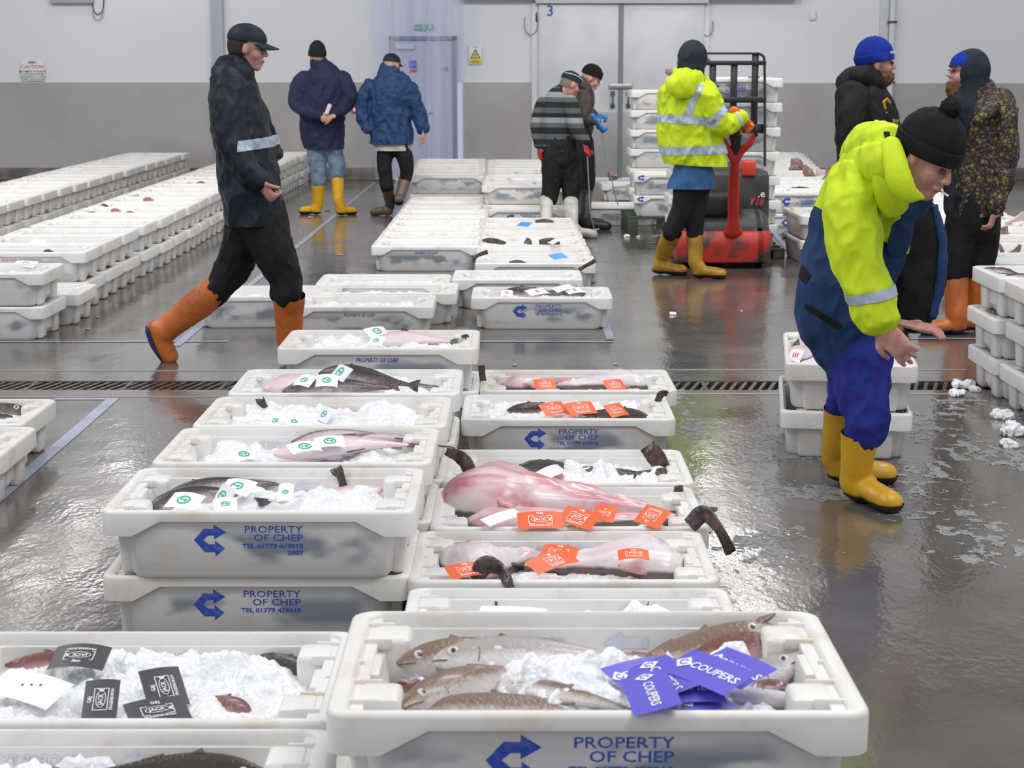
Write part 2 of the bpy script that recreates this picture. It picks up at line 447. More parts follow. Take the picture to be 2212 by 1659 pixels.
wall_sign('warning_sign', 1013, 98, 1041, 139, M['paper'], 'yellow triangle hazard sign on the white wall between the two doors', parts=[
    ('p', 'text_panel', [(-.46, -.48), (.46, -.48), (.46, -.24), (-.46, -.24)], M['yellow_sign'], 0),
    ('t', 'CAUTION\nSLIPPERY FLOOR\nTAKE CARE', .075, 0, -.36, M['ink'], 'CENTER'),
    ('t', 'PHA', .1, 0, .41, M['teal'], 'CENTER'),
    ('p', 'black_triangle', [(-.42, -.19), (.42, -.19), (0, .31)], M['ink'], 0),
    ('p', 'yellow_triangle', [(-.32, -.14), (.32, -.14), (0, .22)], M['yellow_sign'], .001),
    ('p', 'falling_figure', [(-.16, -.06), (.0, -.02), (.14, .04), (.16, .08), (.05, .05), (-.03, .03), (-.08, -.02), (-.18, -.03)], M['ink'], .002)])
wall_sign('notice_board', 880, 130, 901, 156, M['paper'], 'small blue and red mandatory notice stuck on the lilac door leaf', Y=WY - .07, parts=[
    ('p', 'blue_panel', [(-.4, -.22), (.48, -.22), (.48, .48), (-.4, .48)], M['sign_blue'], 0),
    ('p', 'red_panel', [(-.3, -.5), (.48, -.5), (.48, -.26), (-.3, -.26)], M['red'], 0),
    ('t', 'FIRE DOOR\nKEEP SHUT', .10, .04, .15, M['paper'], 'CENTER')])
c = at(964, 149, WY - .07)
bm = bmesh.new(); bmesh.ops.create_cone(bm, cap_ends=True, segments=24, radius1=.035, radius2=.035, depth=.006, matrix=Matrix.Translation(c) @ Matrix.Rotation(math.pi / 2, 4, 'X'))
link('door_disc_sign', bm_mesh(bm), mat('pale_blue_disc', (.12, .28, .55), .4), label='small round blue sign on the right of the lilac door leaf', cat='sign')
wall_sign('caution_sign', 45, 130, 97, 174, M['paper'], 'white notice headed CAUTION in red low on the far left wall', parts=[
    ('t', 'CAUTION!', .24, 0, .17, M['red'], 'CENTER'),
    ('t', 'MOVEMENT OF PLASTIC\nCURTAINS CAN BE\nHAZARDOUS IN HIGH\nWIND CONDITIONS', .125, 0, -.24, M['ink'], 'CENTER'),
    ('p', 'fish_emblem', [(-.2, .4), (-.1, .46), (.05, .44), (.2, .38), (.1, .34), (-.05, .34), (-.2, .34)], M['teal'], 0)])
# fire call point on the grey cladding
c = at(767, 236, WY - .05)
fc = link('fire_call_point', box_mesh(-.05, .05, -.03, .02, -.05, .05, .008), M['red'], None, c, label='red break glass fire call point on grey cladding behind the padded jackets', cat='fire alarm')
link('glass_panel', box_mesh(-.022, .022, -.034, -.028, -.03, .02), M['paper'], fc)
link('cover', box_mesh(-.045, .035, -.03, .02, .052, .10, .01), M['white_paint'], fc)

# big sliding doors with the number 3
M['strip'] = None
def pvc():
    m = bpy.data.materials.new('clear_ribbed_strip_curtain'); m.use_nodes = True
    nt = m.node_tree; N = nt.nodes.new; L = nt.links.new
    b = nt.nodes['Principled BSDF']; b.inputs['Base Color'].default_value = (.80, .81, .90, 1); b.inputs['Roughness'].default_value = .15
    tr = N('ShaderNodeBsdfTransparent'); tr.inputs[0].default_value = (.90, .92, 1, 1)
    mx = N('ShaderNodeMixShader'); tc = N('ShaderNodeTexCoord')
    v = N('ShaderNodeVectorMath'); v.operation = 'MULTIPLY'; v.inputs[1].default_value = (5, 5, .12); L(tc.outputs['Object'], v.inputs[0])
    n = N('ShaderNodeTexNoise'); n.inputs['Scale'].default_value = 1.3; n.inputs['Detail'].default_value = 4; L(v.outputs[0], n.inputs['Vector'])
    r = N('ShaderNodeMapRange'); r.inputs[1].default_value = .35; r.inputs[2].default_value = .68; r.inputs[3].default_value = .05; r.inputs[4].default_value = .42
    L(n.outputs['Fac'], r.inputs[0]); L(r.outputs[0], mx.inputs[0]); L(tr.outputs[0], mx.inputs[1]); L(b.outputs[0], mx.inputs[2])
    L(mx.outputs[0], nt.nodes['Material Output'].inputs[0]); return m
M['pvc'] = pvc()
def strips(name, x0, x1, zt, Y, label, wd=.30):
    o = link(name, None, label=label, cat='strip curtain'); o.location = ((x0 + x1) / 2, Y, 0)
    n = max(2, round((x1 - x0) / (wd * .8)))
    for i in range(n):
        cx = x0 + (x1 - x0) * (i + .5) / n - (x0 + x1) / 2
        bm = bmesh.new(); rings = []
        for z in (.03, .8, 1.6, zt):
            ring = []
            for s in range(9):
                u = -wd / 2 + wd * s / 8
                ring.append(Vector((cx + u, (i % 2) * .022 + .010 * math.cos(u / wd * 3.1 * 2) + .006 * math.sin(z * 3 + i), z)))
            rings.append(ring)
        vr = [[bm.verts.new(p) for p in r_] for r_ in rings]
        for a, b in zip(vr, vr[1:]):
            for q in range(8): bm.faces.new((a[q], a[q + 1], b[q + 1], b[q]))
        me = bm_mesh(bm); smooth(me)
        link('plastic_strip', me, M['pvc'], o)
    link('hanging_rail', box_mesh(x0 - (x0 + x1) / 2, x1 - (x0 + x1) / 2, -.03, .03, zt, zt + .06), M['steel'], o)
strips('strip_curtain', wx(815, 0).x, wx(1000, 0).x, 3.1, WY - .45, 'clear plastic strip curtain hanging in front of the lilac door')
l, c_, r_ = wx(1163, 388).x, wx(1337, 388).x, wx(1513, 388).x
tz = wx(1300, 8).z
M['bigdoor'] = mat('pale_panelled_sliding_door', (.66, .67, .70), .35, nscale=2.0, col2=(.74, .75, .77))
M['bigdoor_low'] = mat('grey_lower_door_cladding', (.36, .355, .35), .35, nscale=2.0, col2=(.42, .42, .42))
for i, (a, b) in enumerate(((l, c_ - .03), (c_ + .03, r_))):
    d = link('door_%d' % (2 + i), None, kind='structure')
    link('door_panel', box_mesh(a, b, WY - .12, WY - .02, .04, tz, .006), M['bigdoor'], d)
    link('kick_plate', box_mesh(a + .01, b - .01, WY - .128, WY - .12, .05, wx(0, 242).z, .002), M['bigdoor_low'], d)
    hx = c_ + (-.11 if i == 0 else .11)
    z0, z1 = wx(0, 228).z, wx(0, 202).z
    bm = bmesh.new(); tube(bm, [(hx, WY - .19, z0), (hx, WY - .19, z1)], .012)
    for z in (z0, z1): ell(bm, (hx, WY - .16, z), (.032, .03, .04))
    link('door_handle', bm_mesh(bm, 'mesh', 50), mat('grey_cast_handle', (.10, .115, .13), .4), d)
    if i == 0:
        t = text_mesh('3', .21, 'CENTER', bold=.004)
        cc = wx(1188, 25)
        link('number_three', flat_join([(t, lambda u, v: Vector((cc.x + u, WY - .1215, cc.z + v)))]), mat('number_blue', (.06, .13, .34), .4), d)
link('trim_50', box_mesh(c_ - .03, c_ + .03, WY - .14, WY - .1, .03, tz, .004), mat('grey_door_seal', (.22, .24, .28), .5), kind='structure')
link('trim_51', box_mesh(l - .05, r_ + .05, WY - .2, WY, tz, tz + .05), M['steel'], kind='structure')
link('trim_52', box_mesh(-.72, 4.0, WY - .22, WY, tz + .055, tz + .6, .01), mat('grey_track_cover', (.60, .61, .64), .45), kind='structure')
zz = wx(0, 186).z
link('door_latch_plate', box_mesh(c_ - .16, c_ + .16, WY - .17, WY - .14, zz - .035, zz + .035, .006), M['steel'], label='grey metal latch plate across the join of the big doors', cat='latch')
link('trim_53', box_mesh(l - .10, l, WY - .06, WY, 0, tz, .004), M['white_paint'], kind='structure')
link('trim_54', box_mesh(r_, r_ + .08, WY - .06, WY, 0, tz, .004), M['white_paint'], kind='structure')
# wall posts and pipes
px0, px1 = wx(460, 100).x, wx(485, 100).x
link('trim_55', box_mesh(px0, px1, WY - .12, WY, 0.15, 7, .01), mat('grey_wall_post', (.50, .52, .56), .45), kind='structure')
px0, px1 = wx(1916, 100).x, wx(1929, 100).x
pp = link('wall_pipe', None, label='white vertical drain pipe with clips behind the man in blue beanie', cat='pipe'); pp.location = ((px0 + px1) / 2, WY - .10, 0)
link('pipe_run', wire([(0, 0, .15), (0, 0, 6.5)], .042, 16), M['white_paint'], pp)
for zc in (wx(0, 48).z, wx(0, 177).z): link('pipe_clip', box_mesh(-.06, .06, -.05, .09, zc - .015, zc + .015, .004), M['rust'], pp)
link('trim_56', box_mesh(px0 - .12, px0 + .0, WY - .05, WY, .15, 6.8, .004), mat('pale_grey_strip', (.66, .68, .70), .5), kind='structure')
c = wx(1755, 34)
link('wall_box', box_mesh(-.045, .045, -.05, .04, -.06, .06, .015, 3), M['white_paint'], None, c, label='small white box fitted high on the wall above the pallet truck', cat='junction box')
c = wx(158, 0)
link('wall_unit', box_mesh(-.30, .30, -.12, .1, -.05, .4, .02), mat('grey_unit', (.45, .46, .49), .5), None, c, label='grey box unit at the top left of the wall', cat='wall unit')
def cable(name, pts, r, m, label):
    P_ = [wx(x, y) + Vector((0, -.06, 0)) for x, y in pts]
    P_ = [Vector(q) for q in curve_pts([tuple(p) for p in P_], 5)]
    link(name, wire(P_, r, 6), m, label=label, cat='cable')
M['cable'] = mat('black_cable', (.03, .03, .035), .5); M['gcable'] = mat('grey_cable', (.35, .36, .38), .5)
cable('hanging_cable', [(201, -12), (202, 8), (206, 26), (216, 31), (224, 22), (226, 2), (225, -10)], .008, M['cable'], 'black looped cable hanging below the grey unit at top left')
cable('hanging_cable', [(203, 20), (205, 38), (214, 43), (222, 38), (225, 26)], .006, M['gcable'], 'thin grey cable loop hanging lowest under the grey unit')
cable('hanging_cable', [(1134, 38), (1133, 52), (1135, 66), (1146, 76), (1158, 68), (1161, 50), (1160, 26)], .010, M['gcable'], 'grey cable looping beside the left edge of the sliding doors')
cable('hanging_cable', [(1514, 40), (1514, 60), (1518, 74), (1530, 78), (1538, 66), (1539, 46)], .010, M['gcable'], 'grey cable looping beside the right edge of the sliding doors')
c = wx(1159, 38); link('cable_bracket', box_mesh(-.02, .02, -.06, .04, -.07, .07, .006), M['steel'], None, c, label='small grey bracket holding the cable left of the sliding doors', cat='bracket')
c = wx(1513, 38); link('cable_bracket', box_mesh(-.02, .02, -.06, .04, -.07, .07, .006), M['steel'], None, c, label='small grey bracket holding the cable right of the sliding doors', cat='bracket')
# ceiling lamps hang in two lines (their glow shows in the wet floor)
M['lamp'] = mat('lit_lamp', (1, .98, .95), .5, emit=6)
k = 0
for xx in (-5.35, 2.65):
    for yy in (16.5, 18.8, 21.2, 23.6):
        o = link('ceiling_lamp', None, label='hanging strip lamp, %s of its line on the %s' % (('nearest', 'second', 'third', 'farthest')[k % 4], 'left' if xx < 0 else 'right'), cat='lamp', group='hanging strip lamps'); k += 1
        o.location = (xx, yy, 4.3)
        link('lamp_housing', box_mesh(-.2, .2, -.65, .65, .0, .08, .01), M['white_paint'], o)
        link('lamp_tube', box_mesh(-.17, .17, -.62, .62, -.02, 0, .005), M['lamp'], o)
        link('hanger', box_mesh(-.008, .008, -.008, .008, .08, 2.4), M['steel'], o)

# ================================================================ fish crates
CW, CD, CH = .445, .275, .205
def rr_loop(hx, hy, r, z, skirt=None):
    """rounded rectangle loop with fixed sampling, counter-clockwise"""
    xs = (-.80, -.62, -.3, 0, .3, .62, .80); ys = (-.5, 0, .5)
    pts = []
    def corner(cx, cy, a0):
        for i in range(5):
            a = a0 + math.pi / 2 * i / 4
            pts.append((cx + r * math.cos(a), cy + r * math.sin(a)))
    for f in xs: pts.append((f * hx, -hy))
    corner(hx - r, -hy + r, -math.pi / 2)
    for f in ys: pts.append((hx, f * hy))
    corner(hx - r, hy - r, 0)
    for f in xs[::-1]: pts.append((f * hx, hy))
    corner(-hx + r, hy - r, math.pi / 2)
    for f in ys[::-1]: pts.append((-hx, f * hy))
    corner(-hx + r, -hy + r, math.pi)
    out = []
    for x, y in pts:
        zz = z
        if skirt is not None:
            ax = abs(x) / hx
            t = min(1, max(0, (ax - .66) / .12)); zz = z - skirt[0] - (skirt[1] - skirt[0]) * t
        out.append(Vector((x, y, zz)))
    return out
def crate_meshes():
    bm = bmesh.new()
    loft(bm, [rr_loop(CW - .012, CD - .012, .03, CH - .004, (.028, .070)),
              rr_loop(CW - .001, CD - .001, .038, CH, (.030, .073)),
              rr_loop(CW, CD, .04, CH - .010), rr_loop(CW - .003, CD - .003, .038, CH - .003), rr_loop(CW - .010, CD - .010, .034, CH),
              rr_loop(CW - .030, CD - .016, .03, CH), rr_loop(CW - .036, CD - .020, .03, CH - .006), rr_loop(CW - .040, CD - .022, .03, CH - .030),
              rr_loop(CW - .034, CD - .018, .03, CH - .032)], cap=False)
    # the wide ends: shelf with stacking lugs and ribbed pockets
    for s in (-1, 1):
        def bx(xa, xb, ya, yb, za, zb, bv=.006):
            box(bm, min(s * xa, s * xb), max(s * xa, s * xb), ya, yb, za, zb, bv, 2)
        bx(.385, .43, -CD + .015, CD - .015, CH - .030, CH - .010, .003)
        for yc, q in ((-.155, -1), (.155, 1)):
            bx(.325, .398, yc - .045, yc + .045, .04, CH - .004, .012)
            bx(.36, .425, yc - .05, yc - .044, CH - .022, CH - .002, .002)
            bx(.36, .425, yc + .044, yc + .050, CH - .022, CH - .002, .002)
        bx(.37, .40, -.055, .055, .04, CH - .012, .006)
        bx(.40, .43, -.01, -.004, CH - .02, CH - .003, .002)
    rim = bm_mesh(bm, 'crate_rim', 45)
    bm = bmesh.new()
    loft(bm, [rr_loop(.33, .215, .04, .018), rr_loop(.345, .225, .05, .022), rr_loop(.372, .247, .05, CH - .03), rr_loop(.380, .252, .05, CH - .028),
              rr_loop(.388, .258, .05, CH - .028), rr_loop(.388, .258, .05, CH - .05), rr_loop(.372, .244, .05, .012), rr_loop(.362, .236, .045, .001)])
    tub = bm_mesh(bm, 'crate_tub', 45)
    legs = []
    for sx in (-1, 1):
        for sy in (-1, 1):
            bm = bmesh.new()
            vs = box(bm, sx * .365 - (.0 if sx > 0 else .055), sx * .365 + (.055 if sx > 0 else 0), sy * .145 - .055, sy * .145 + .055, 0.0, CH - .045, .014, 2)
            for v in bm.verts:
                t = 1 - v.co.z / CH
                v.co.x -= sx * .014 * t * (1 if abs(v.co.x) > .39 else 0); v.co.y += (sy * .145 - v.co.y) * .10 * t
            legs.append(bm_mesh(bm, 'crate_leg', 45))
    return rim, tub, legs
RIM, TUB, LEGS = crate_meshes()
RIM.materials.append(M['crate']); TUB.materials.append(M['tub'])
for l_ in LEGS: l_.materials.append(M['crate'])
# printed mark: bent double arrow and the owner's lines
def arrow_poly():
    return [[(-.5, 0), (-.18, .36), (.12, .36), (.12, .5), (.5, .25), (.12, .02), (.12, .14), (-.06, .14), (-.22, 0)][::-1],
            [(-.5, 0), (-.22, 0), (-.06, -.14), (.14, -.14), (.14, -.02), (.44, -.28), (.14, -.54), (.14, -.40), (-.18, -.40)][::-1]]
def print_big(year=''):
    yf = lambda z: -(.2445 + (z - .012) * .0879) - .0012
    F = lambda sx, ox, oz: (lambda u, v: Vector((ox + u * sx, yf(oz + v * sx), oz + v * sx)))
    it = [(arrow_poly(), F(.092, -.137, .117))]
    G_ = lambda sx, ox, oz: (lambda u, v: Vector((ox + u * sx * 1.22, yf(oz + v * sx), oz + v * sx)))
    t1 = text_mesh('PROPERTY\nOF CHEP', 1, 'RIGHT', bold=.010, line=.88); t2 = text_mesh('TEL 01779 479010', 1, 'RIGHT', bold=.028)
    jt = [(t1, G_(.0285, .125, .135)), (t2, G_(.0185, .125, .098))]
    if year: jt.append((text_mesh(year, 1, 'RIGHT', bold=.03), G_(.0185, .125, .078)))
    m = flat_join(it); m.materials.append(M['blue_print'])
    m2 = flat_join(jt); m2.materials.append(M['blue_print']); return (m, m2)
def print_line(s='PROPERTY OF CHEP', m=None, ox=.0, z=.148, sz=.026, arrow=True, y=None):
    yy = -(CD + .0012) if y is None else y
    it = [(text_mesh(s, 1, 'CENTER', bold=.02), (lambda u, v: Vector((ox + u * sz * .8, -.2582 , z + v * sz))))]
    me = flat_join(it); me.materials.append(m or M['blue_print']); return me
def ghost():
    gy = lambda z: .225 + .022 * (z - .022) / .153 - .0018
    t = text_mesh('PROPERTY', 1, 'CENTER', bold=.02)
    me = flat_join([(t, lambda u, v: Vector((-.115 - u * .032, gy(.150 + v * .03), .150 + v * .03)))])
    ar = flat_join([([[(.10, .139), (.15, .139), (.15, .125), (.185, .15), (.15, .172), (.15, .16), (.10, .16)]], lambda u, v: Vector((-u + .22, gy(v), v)))])
    me.materials.append(M['blue_ghost']); ar.materials.append(M['blue_ghost']); return (ar, me)
PR = {'big': print_big(), 'big07': print_big('2007'), 'line': print_line(), 'box': print_line('BOX POOL SOLUTIONS LTD', M['red_print'], .02, .150, .026), 'ghost': ghost()}
crates = []
ORD = ['first', 'second', 'third', 'fourth', 'fifth', 'sixth', 'seventh', 'eighth', 'ninth', 'tenth', 'eleventh', 'twelfth', 'thirteenth', 'fourteenth', 'fifteenth', 'sixteenth', 'seventeenth', 'eighteenth', 'nineteenth', 'twentieth', 'twenty-first', 'twenty-second', 'twenty-third', 'twenty-fourth']
def crate(xc, yf, lvl, label, group, rz=0.0, pr=(), zb=0.0, long_y=False, rnd=True):
    """xc = centre across, yf = distance of the near side, lvl = storeys up (1 = on the floor)"""
    half = CW if long_y else CD
    o = link('fish_crate', None, label=label, cat='crate', group=group)
    o.location = (xc, yf + half, zb + (lvl - 1) * CH)
    o.rotation_euler = (0, 0, rz + (math.pi / 2 if long_y else 0) + (R.uniform(-.008, .008) if rnd else 0))
    link('rim', RIM, None, o); link('tub', TUB, None, o)
    for q in LEGS: link('leg', q, None, o)
    for p in pr:
        q = PR[p]
        if isinstance(q, tuple): link('arrow_emblem', q[0], None, o); q = q[1]
        link('printed_lettering', q, None, o)
    o['y'] = yf; crates.append(o)
    return o

# crushed ice lying in the crates
def ice_mesh(n=(40, 24), h=.155, amp=.03, seed=0, lump=9, slope=0.0, fine=.006, bumps=()):
    bm = bmesh.new(); nx, ny = n; g = []
    off = Vector((seed * 7.1, seed * 3.3, 0))
    for j in range(ny + 1):
        row = []
        for i in range(nx + 1):
            u, v = -1 + 2 * i / nx, -1 + 2 * j / ny
            x, y = u * .366, v * .238
            q = Vector((x, y, 0))
            a = noise.noise(q * lump + off) * amp + noise.noise(q * lump * 2.7 + off) * amp * .45
            b = noise.fractal(q * 60 + off, 1.0, 2.0, 3) * fine
            c = abs(noise.noise(q * 38 + off)) * fine * 1.5
            e = max(abs(u) ** 6, abs(v) ** 6) * .035
            z = h + a + b + c + slope * u - e
            for bx_, by_, br_, bh_ in bumps: z += bh_ * math.exp(-((x - bx_) ** 2 + ((y - by_) * 1.2) ** 2) / (br_ * br_)) * (1 + .5 * noise.noise(q * 25 + off))
            z = min(z, .245)
            if abs(u) > .86 and abs(abs(y) - .155) < .06: z = min(z, .16)
            row.append(bm.verts.new((x, y, z)))
        g.append(row)
    for j in range(ny):
        for i in range(nx): bm.faces.new((g[j][i], g[j][i + 1], g[j + 1][i + 1], g[j + 1][i]))
    # close the heap underneath
    per = [g[0][i] for i in range(nx + 1)] + [g[j][nx] for j in range(1, ny + 1)] + [g[ny][i] for i in range(nx - 1, -1, -1)] + [g[j][0] for j in range(ny - 1, 0, -1)]
    low = [bm.verts.new((v.co.x * .90, v.co.y * .90, .03)) for v in per]
    k_ = len(per)
    for i in range(k_):
        j = (i + 1) % k_; bm.faces.new((per[j], per[i], low[i], low[j]))
    bm.faces.new(low[::-1])
    me = bm_mesh(bm, 'ice'); smooth(me); me.materials.append(M['ice']); return me
def ice_height(seed, x, y, h, amp, lump=9, slope=0.0):
    off = Vector((seed * 7.1, seed * 3.3, 0)); q = Vector((x, y, 0))
    return h + noise.noise(q * lump + off) * amp + noise.noise(q * lump * 2.7 + off) * amp * .45 + slope * x / .366
FAR_ICE = [ice_mesh((34, 20), .138 + .007 * (i % 3), .045, 40 + i, fine=.005) for i in range(6)]
ICE = {}
def ice(o, label, me=None, **kw):
    me = me or ice_mesh(**kw)
    c = link('crushed_ice', me, None, None, o.location, label=label, cat='ice', kind='stuff')
    c.rotation_euler = o.rotation_euler
    return c

G_C = 'white fish crates of the middle left column'
G_R = 'white fish crates of the middle right column'
def xmid(a, b, y, z): return (floor_at(a, y, z).x + floor_at(b, y, z).x) / 2
CC = {}
for nm, y, a, b, pr, od in (('C1', 1105, 211, 900, ('big07', 'ghost'), 'nearest'), ('C2', 1000, 323, 935, ('ghost',), 'second'), ('C3', 920, 410, 968, ('ghost',), 'third'),
                    ('C4', 850, 482, 1000, ('ghost',), 'fourth'), ('C5', 752, 597, 1032, ('line',), 'farthest')):
    Y = floor_at(0, y, 2 * CH).y; X = xmid(a, b, y, 2 * CH)
    CC[nm] = crate(X, Y, 2, {'C1': 'top crate marked 2007 with green tagged fish, nearest of the middle left column', 'C2': 'second top crate of the middle left column, holding one long pale fish',
        'C3': 'third top crate of the middle left column, full of ice with a dark fin', 'C4': 'fourth top crate of the middle left column, heaped dark backed fish on top',
        'C5': 'farthest top crate of the middle left column, with rust marks at its corner'}[nm], G_C, pr=pr)
    crate(X - .012 + R.uniform(-.01, .02), Y + .05, 1, 'lower crate on the floor under the %s crate of the middle left column' % od, G_C, pr=('big',) if nm == 'C1' else ())
CR = {}
for nm, y, a, b, pr, lab in (('R0', None, 877, 1575, (), 'crate with a split back wall right behind the big front crate'),
        ('R1', 1255, 880, 1557, (), 'crate with long pale monkfish and four orange tags, right column'),
        ('R2', 1140, 930, 1530, (), 'crate overflowing with a large pink monkfish, right column'),
        ('R3', None, 960, 1475, (), 'crate behind the large pink monkfish with a black fin standing up'),
        ('R4', 905, 1000, 1457, ('big',), 'crate showing blue arrow and three orange tags, right column beside the drain'),
        ('R5', 848, 1040, 1440, (), 'farthest crate of the right column with two orange tagged fish')):
    if nm == 'R0': Y = floor_at(0, 1268, CH).y - .55; X = xmid(a, b, 1268, CH)
    elif nm == 'R3': Y = floor_at(0, 970, CH).y - .55; X = xmid(a, b, 970, CH)
    elif nm == 'R5': Y = floor_at(0, 797, CH).y - .56; X = xmid(a, b, 797, CH)
    else: Y = floor_at(0, y, CH).y; X = xmid(a, b, y, CH)
    CR[nm] = crate(X, Y, 1, lab, G_R, pr=pr + (('ghost',) if nm in ('R3', 'R5', 'R1') else ()))
G_F = 'white fish crates in the foreground'
YF = 2.70
CF = {}
CF['F'] = crate(.14, YF, 3, 'large white front crate of whole round fish with purple tags', G_F, pr=('big', 'ghost'), rnd=False)
crate(.145, YF + .01, 2, 'middle crate under the purple tagged front crate', G_F)
crate(.14, YF + .01, 1, 'bottom crate on the floor under the purple tagged front crate', G_F)
CF['G1'] = crate(-.785, 3.195, 2, 'front left crate of ice holding black tags', G_F, pr=('ghost',), rnd=False)
crate(-.785, 3.20, 1, 'crate on the floor under the black tagged crate', G_F)
CF['G2'] = crate(-.775, 2.615, 2, 'nearest bottom left crate cut by the frame, with spiny brown fish', G_F, pr=('ghost',), rnd=False)
crate(-.775, 2.62, 1, 'crate on the floor under the nearest bottom left crate', G_F)
# middle distance
G_M = 'single layer crates in the middle distance'
CM = {}
CM['M2'] = crate(xmid(1017, 1325, 643, CH), floor_at(0, 643, CH).y, 1, 'lone crate with blue arrow and red tagged fish standing before the blue line', G_M, pr=('big',))
CM['M3'] = crate(xmid(980, 1255, 583, CH), floor_at(0, 583, CH).y - .55, 1, 'crate of white ice just behind the lone blue arrow crate', G_M)
Y1 = floor_at(0, 662, CH).y
CM['N1'] = crate(xmid(637, 914, 662, CH), Y1, 1, 'crate with faded blue line of print beside the orange boot', G_M, pr=('line',))
CM['N2'] = crate(xmid(700, 966, 637, CH), Y1 + .62, 1, 'second crate behind the faded print crate by the orange boot', G_M)
CM['N3'] = crate(xmid(700, 975, 592, CH) , floor_at(0, 592, CH).y - .55, 1, 'third crate back in the short stack of three by the orange boot', G_M)
CM['N0'] = crate(floor_at(566, 640, CH).x, floor_at(0, 640, CH).y, 1, 'crate standing on its two feet left of the orange boot, end towards us', G_M, rz=.05)
# far left-of-centre column
G_U = 'far middle crates running to the door, left file'
for i in range(9):
    o = crate(xmid(802, 1040, 532, CH) + i * .002, 14.03 + i * .59, 1, '%s crate from the near end of the single layer left file before the door' % ORD[i], G_U, pr=('line',) if i == 0 else ())
    ice(o, 'ice in the %s crate of the left file before the door' % ORD[i], FAR_ICE[i % 6])
for i in range(6):
    for l_ in (1, 2):
        o = crate(-.70 - i * .015, 19.66 + i * .60, l_, '%s crate in the two high left file by the door, %s' % (ORD[i], ('lower', 'upper')[l_ - 1]), G_U, pr=('line',) if (i == 0 and l_ == 2) else (('big',) if i == 0 else ()))
    ice(o, 'ice in the %s upper crate of the two high left file by the door' % ORD[i], FAR_ICE[(i + 2) % 6])
G_V = 'far middle crates running to the door, right file'
CV = []
for i in range(6):
    Y = floor_at(0, 566, CH).y + i * .66 - .08
    o = crate(xmid(1028, 1286, 568, CH) - i * .006, Y, 1, '%s crate from the near end of the right file, beside the striped jumper man' % ORD[i], G_V); CV.append(o)
    ice(o, 'ice in the %s crate of the right file' % ORD[i], FAR_ICE[(i + 1) % 6])
Y = floor_at(0, 458, CH).y + .30
o = crate(.12, Y, 1, 'crate with blue arrow behind the white boots', G_V, pr=('big',)); CV.append(o); ice(o, 'ice in the blue arrow crate behind the white boots', FAR_ICE[3])
for i in range(8):
    for l_ in (1, 2):
        o = crate(.13 - i * .002, 18.15 + i * .62, l_, '%s crate in the two high right file behind the striped jumper man, %s' % (ORD[i], ('lower', 'upper')[l_ - 1]), G_V, pr=('line',) if (i == 0 and l_ == 2) else ())
    ice(o, 'ice in the %s upper crate of the two high right file' % ORD[i], FAR_ICE[(i + 4) % 6]); CV.append(o)
# left rows
G_LA = 'two high crates of the inner left row'
XA = -2.83 - CW
CA = []
for i in range(22):
    Y = 11.65 + i * .605 + (.10 if i >= 3 else 0)
    xo = (0 if i >= 3 else -.0) + R.uniform(-.012, .012)
    for l_ in (1, 2):
        o = crate(XA + xo, Y + (.0 if l_ == 2 else .03), l_, '%s %s crate from the near end of the inner left row' % (ORD[i], ('lower', 'upper')[l_ - 1]), G_LA, pr=('box',) if (i == 0 and l_ == 2) else ())
    CA.append(o); ice(o, 'ice in the %s upper crate of the inner left row' % ORD[i], FAR_ICE[i % 6])
pr_ = floor_at(97, 657, CH)
for k_, (yy, l_) in enumerate(((10.45, 1), (10.45, 2), (11.04, 1))):
    xr = floor_at(116, 650, CH).x if l_ == 1 else floor_at(118, 578, 2 * CH).x
    o = crate(floor_at(112, 655, CH).x - CW + (0 if k_ < 2 else .06), yy + .02, l_, ('bottom crate of the near left stack at the frame edge', 'top crate of the near left stack with a white and green tag', 'low crate between the near left stack and the inner left row')[k_], 'crates of the near left stack', pr=('big',) if k_ < 2 else ())
    if k_ == 1: CM['LS'] = o; ice(o, 'ice in the top crate of the near left stack', FAR_ICE[2])
    if k_ == 2: ice(o, 'ice in the low crate beside the near left stack', FAR_ICE[4])
G_LB = 'two high crates of the outer left row'
for i in range(17):
    Y = 14.55 + i * .605
    for l_ in (1, 2):
        o = crate(-4.50 - CW + R.uniform(-.01, .01), Y, l_, '%s %s crate from the near end of the outer left row' % (ORD[i], ('lower', 'upper')[l_ - 1]), G_LB)
    ice(o, 'ice in the %s upper crate of the outer left row' % ORD[i], FAR_ICE[(i + 3) % 6])
for i in range(2):
    o = crate(-1.985 - CW + i * .075, 7.0 - i * .60, 1, ('crate at the left edge holding a dark backed fish', 'nearest crate at the left edge, on the blue floor line')[i], 'crates at the left edge', pr=())
    CM['LL%d' % i] = o
# the stack behind the bending man (ends towards us)
for l_ in (1, 2):
    o = crate(1.48 - (2 - l_) * .015, 7.23, l_, ('lower', 'upper')[l_ - 1] + ' crate of the two behind the bending man, end towards us', 'crates behind the bending man', rz=-.14, long_y=True, rnd=False)
    CM['B%d' % l_] = o
# right hand tower by the frame edge, three high, short ends towards the aisle
G_RT = 'three high crates at the right edge'
for j in range(3):
    for l_ in (1, 2, 3):
        o = crate(2.372 + CW + j * .02 + R.uniform(-.012, .012), 8.54 - j * .585, l_, '%s crate of the %s pile at the right edge, counted from the camo jacket man' % (('bottom', 'middle', 'top')[l_ - 1], ORD[j]), G_RT)
        if l_ == 3: CM['RT%d' % j] = o
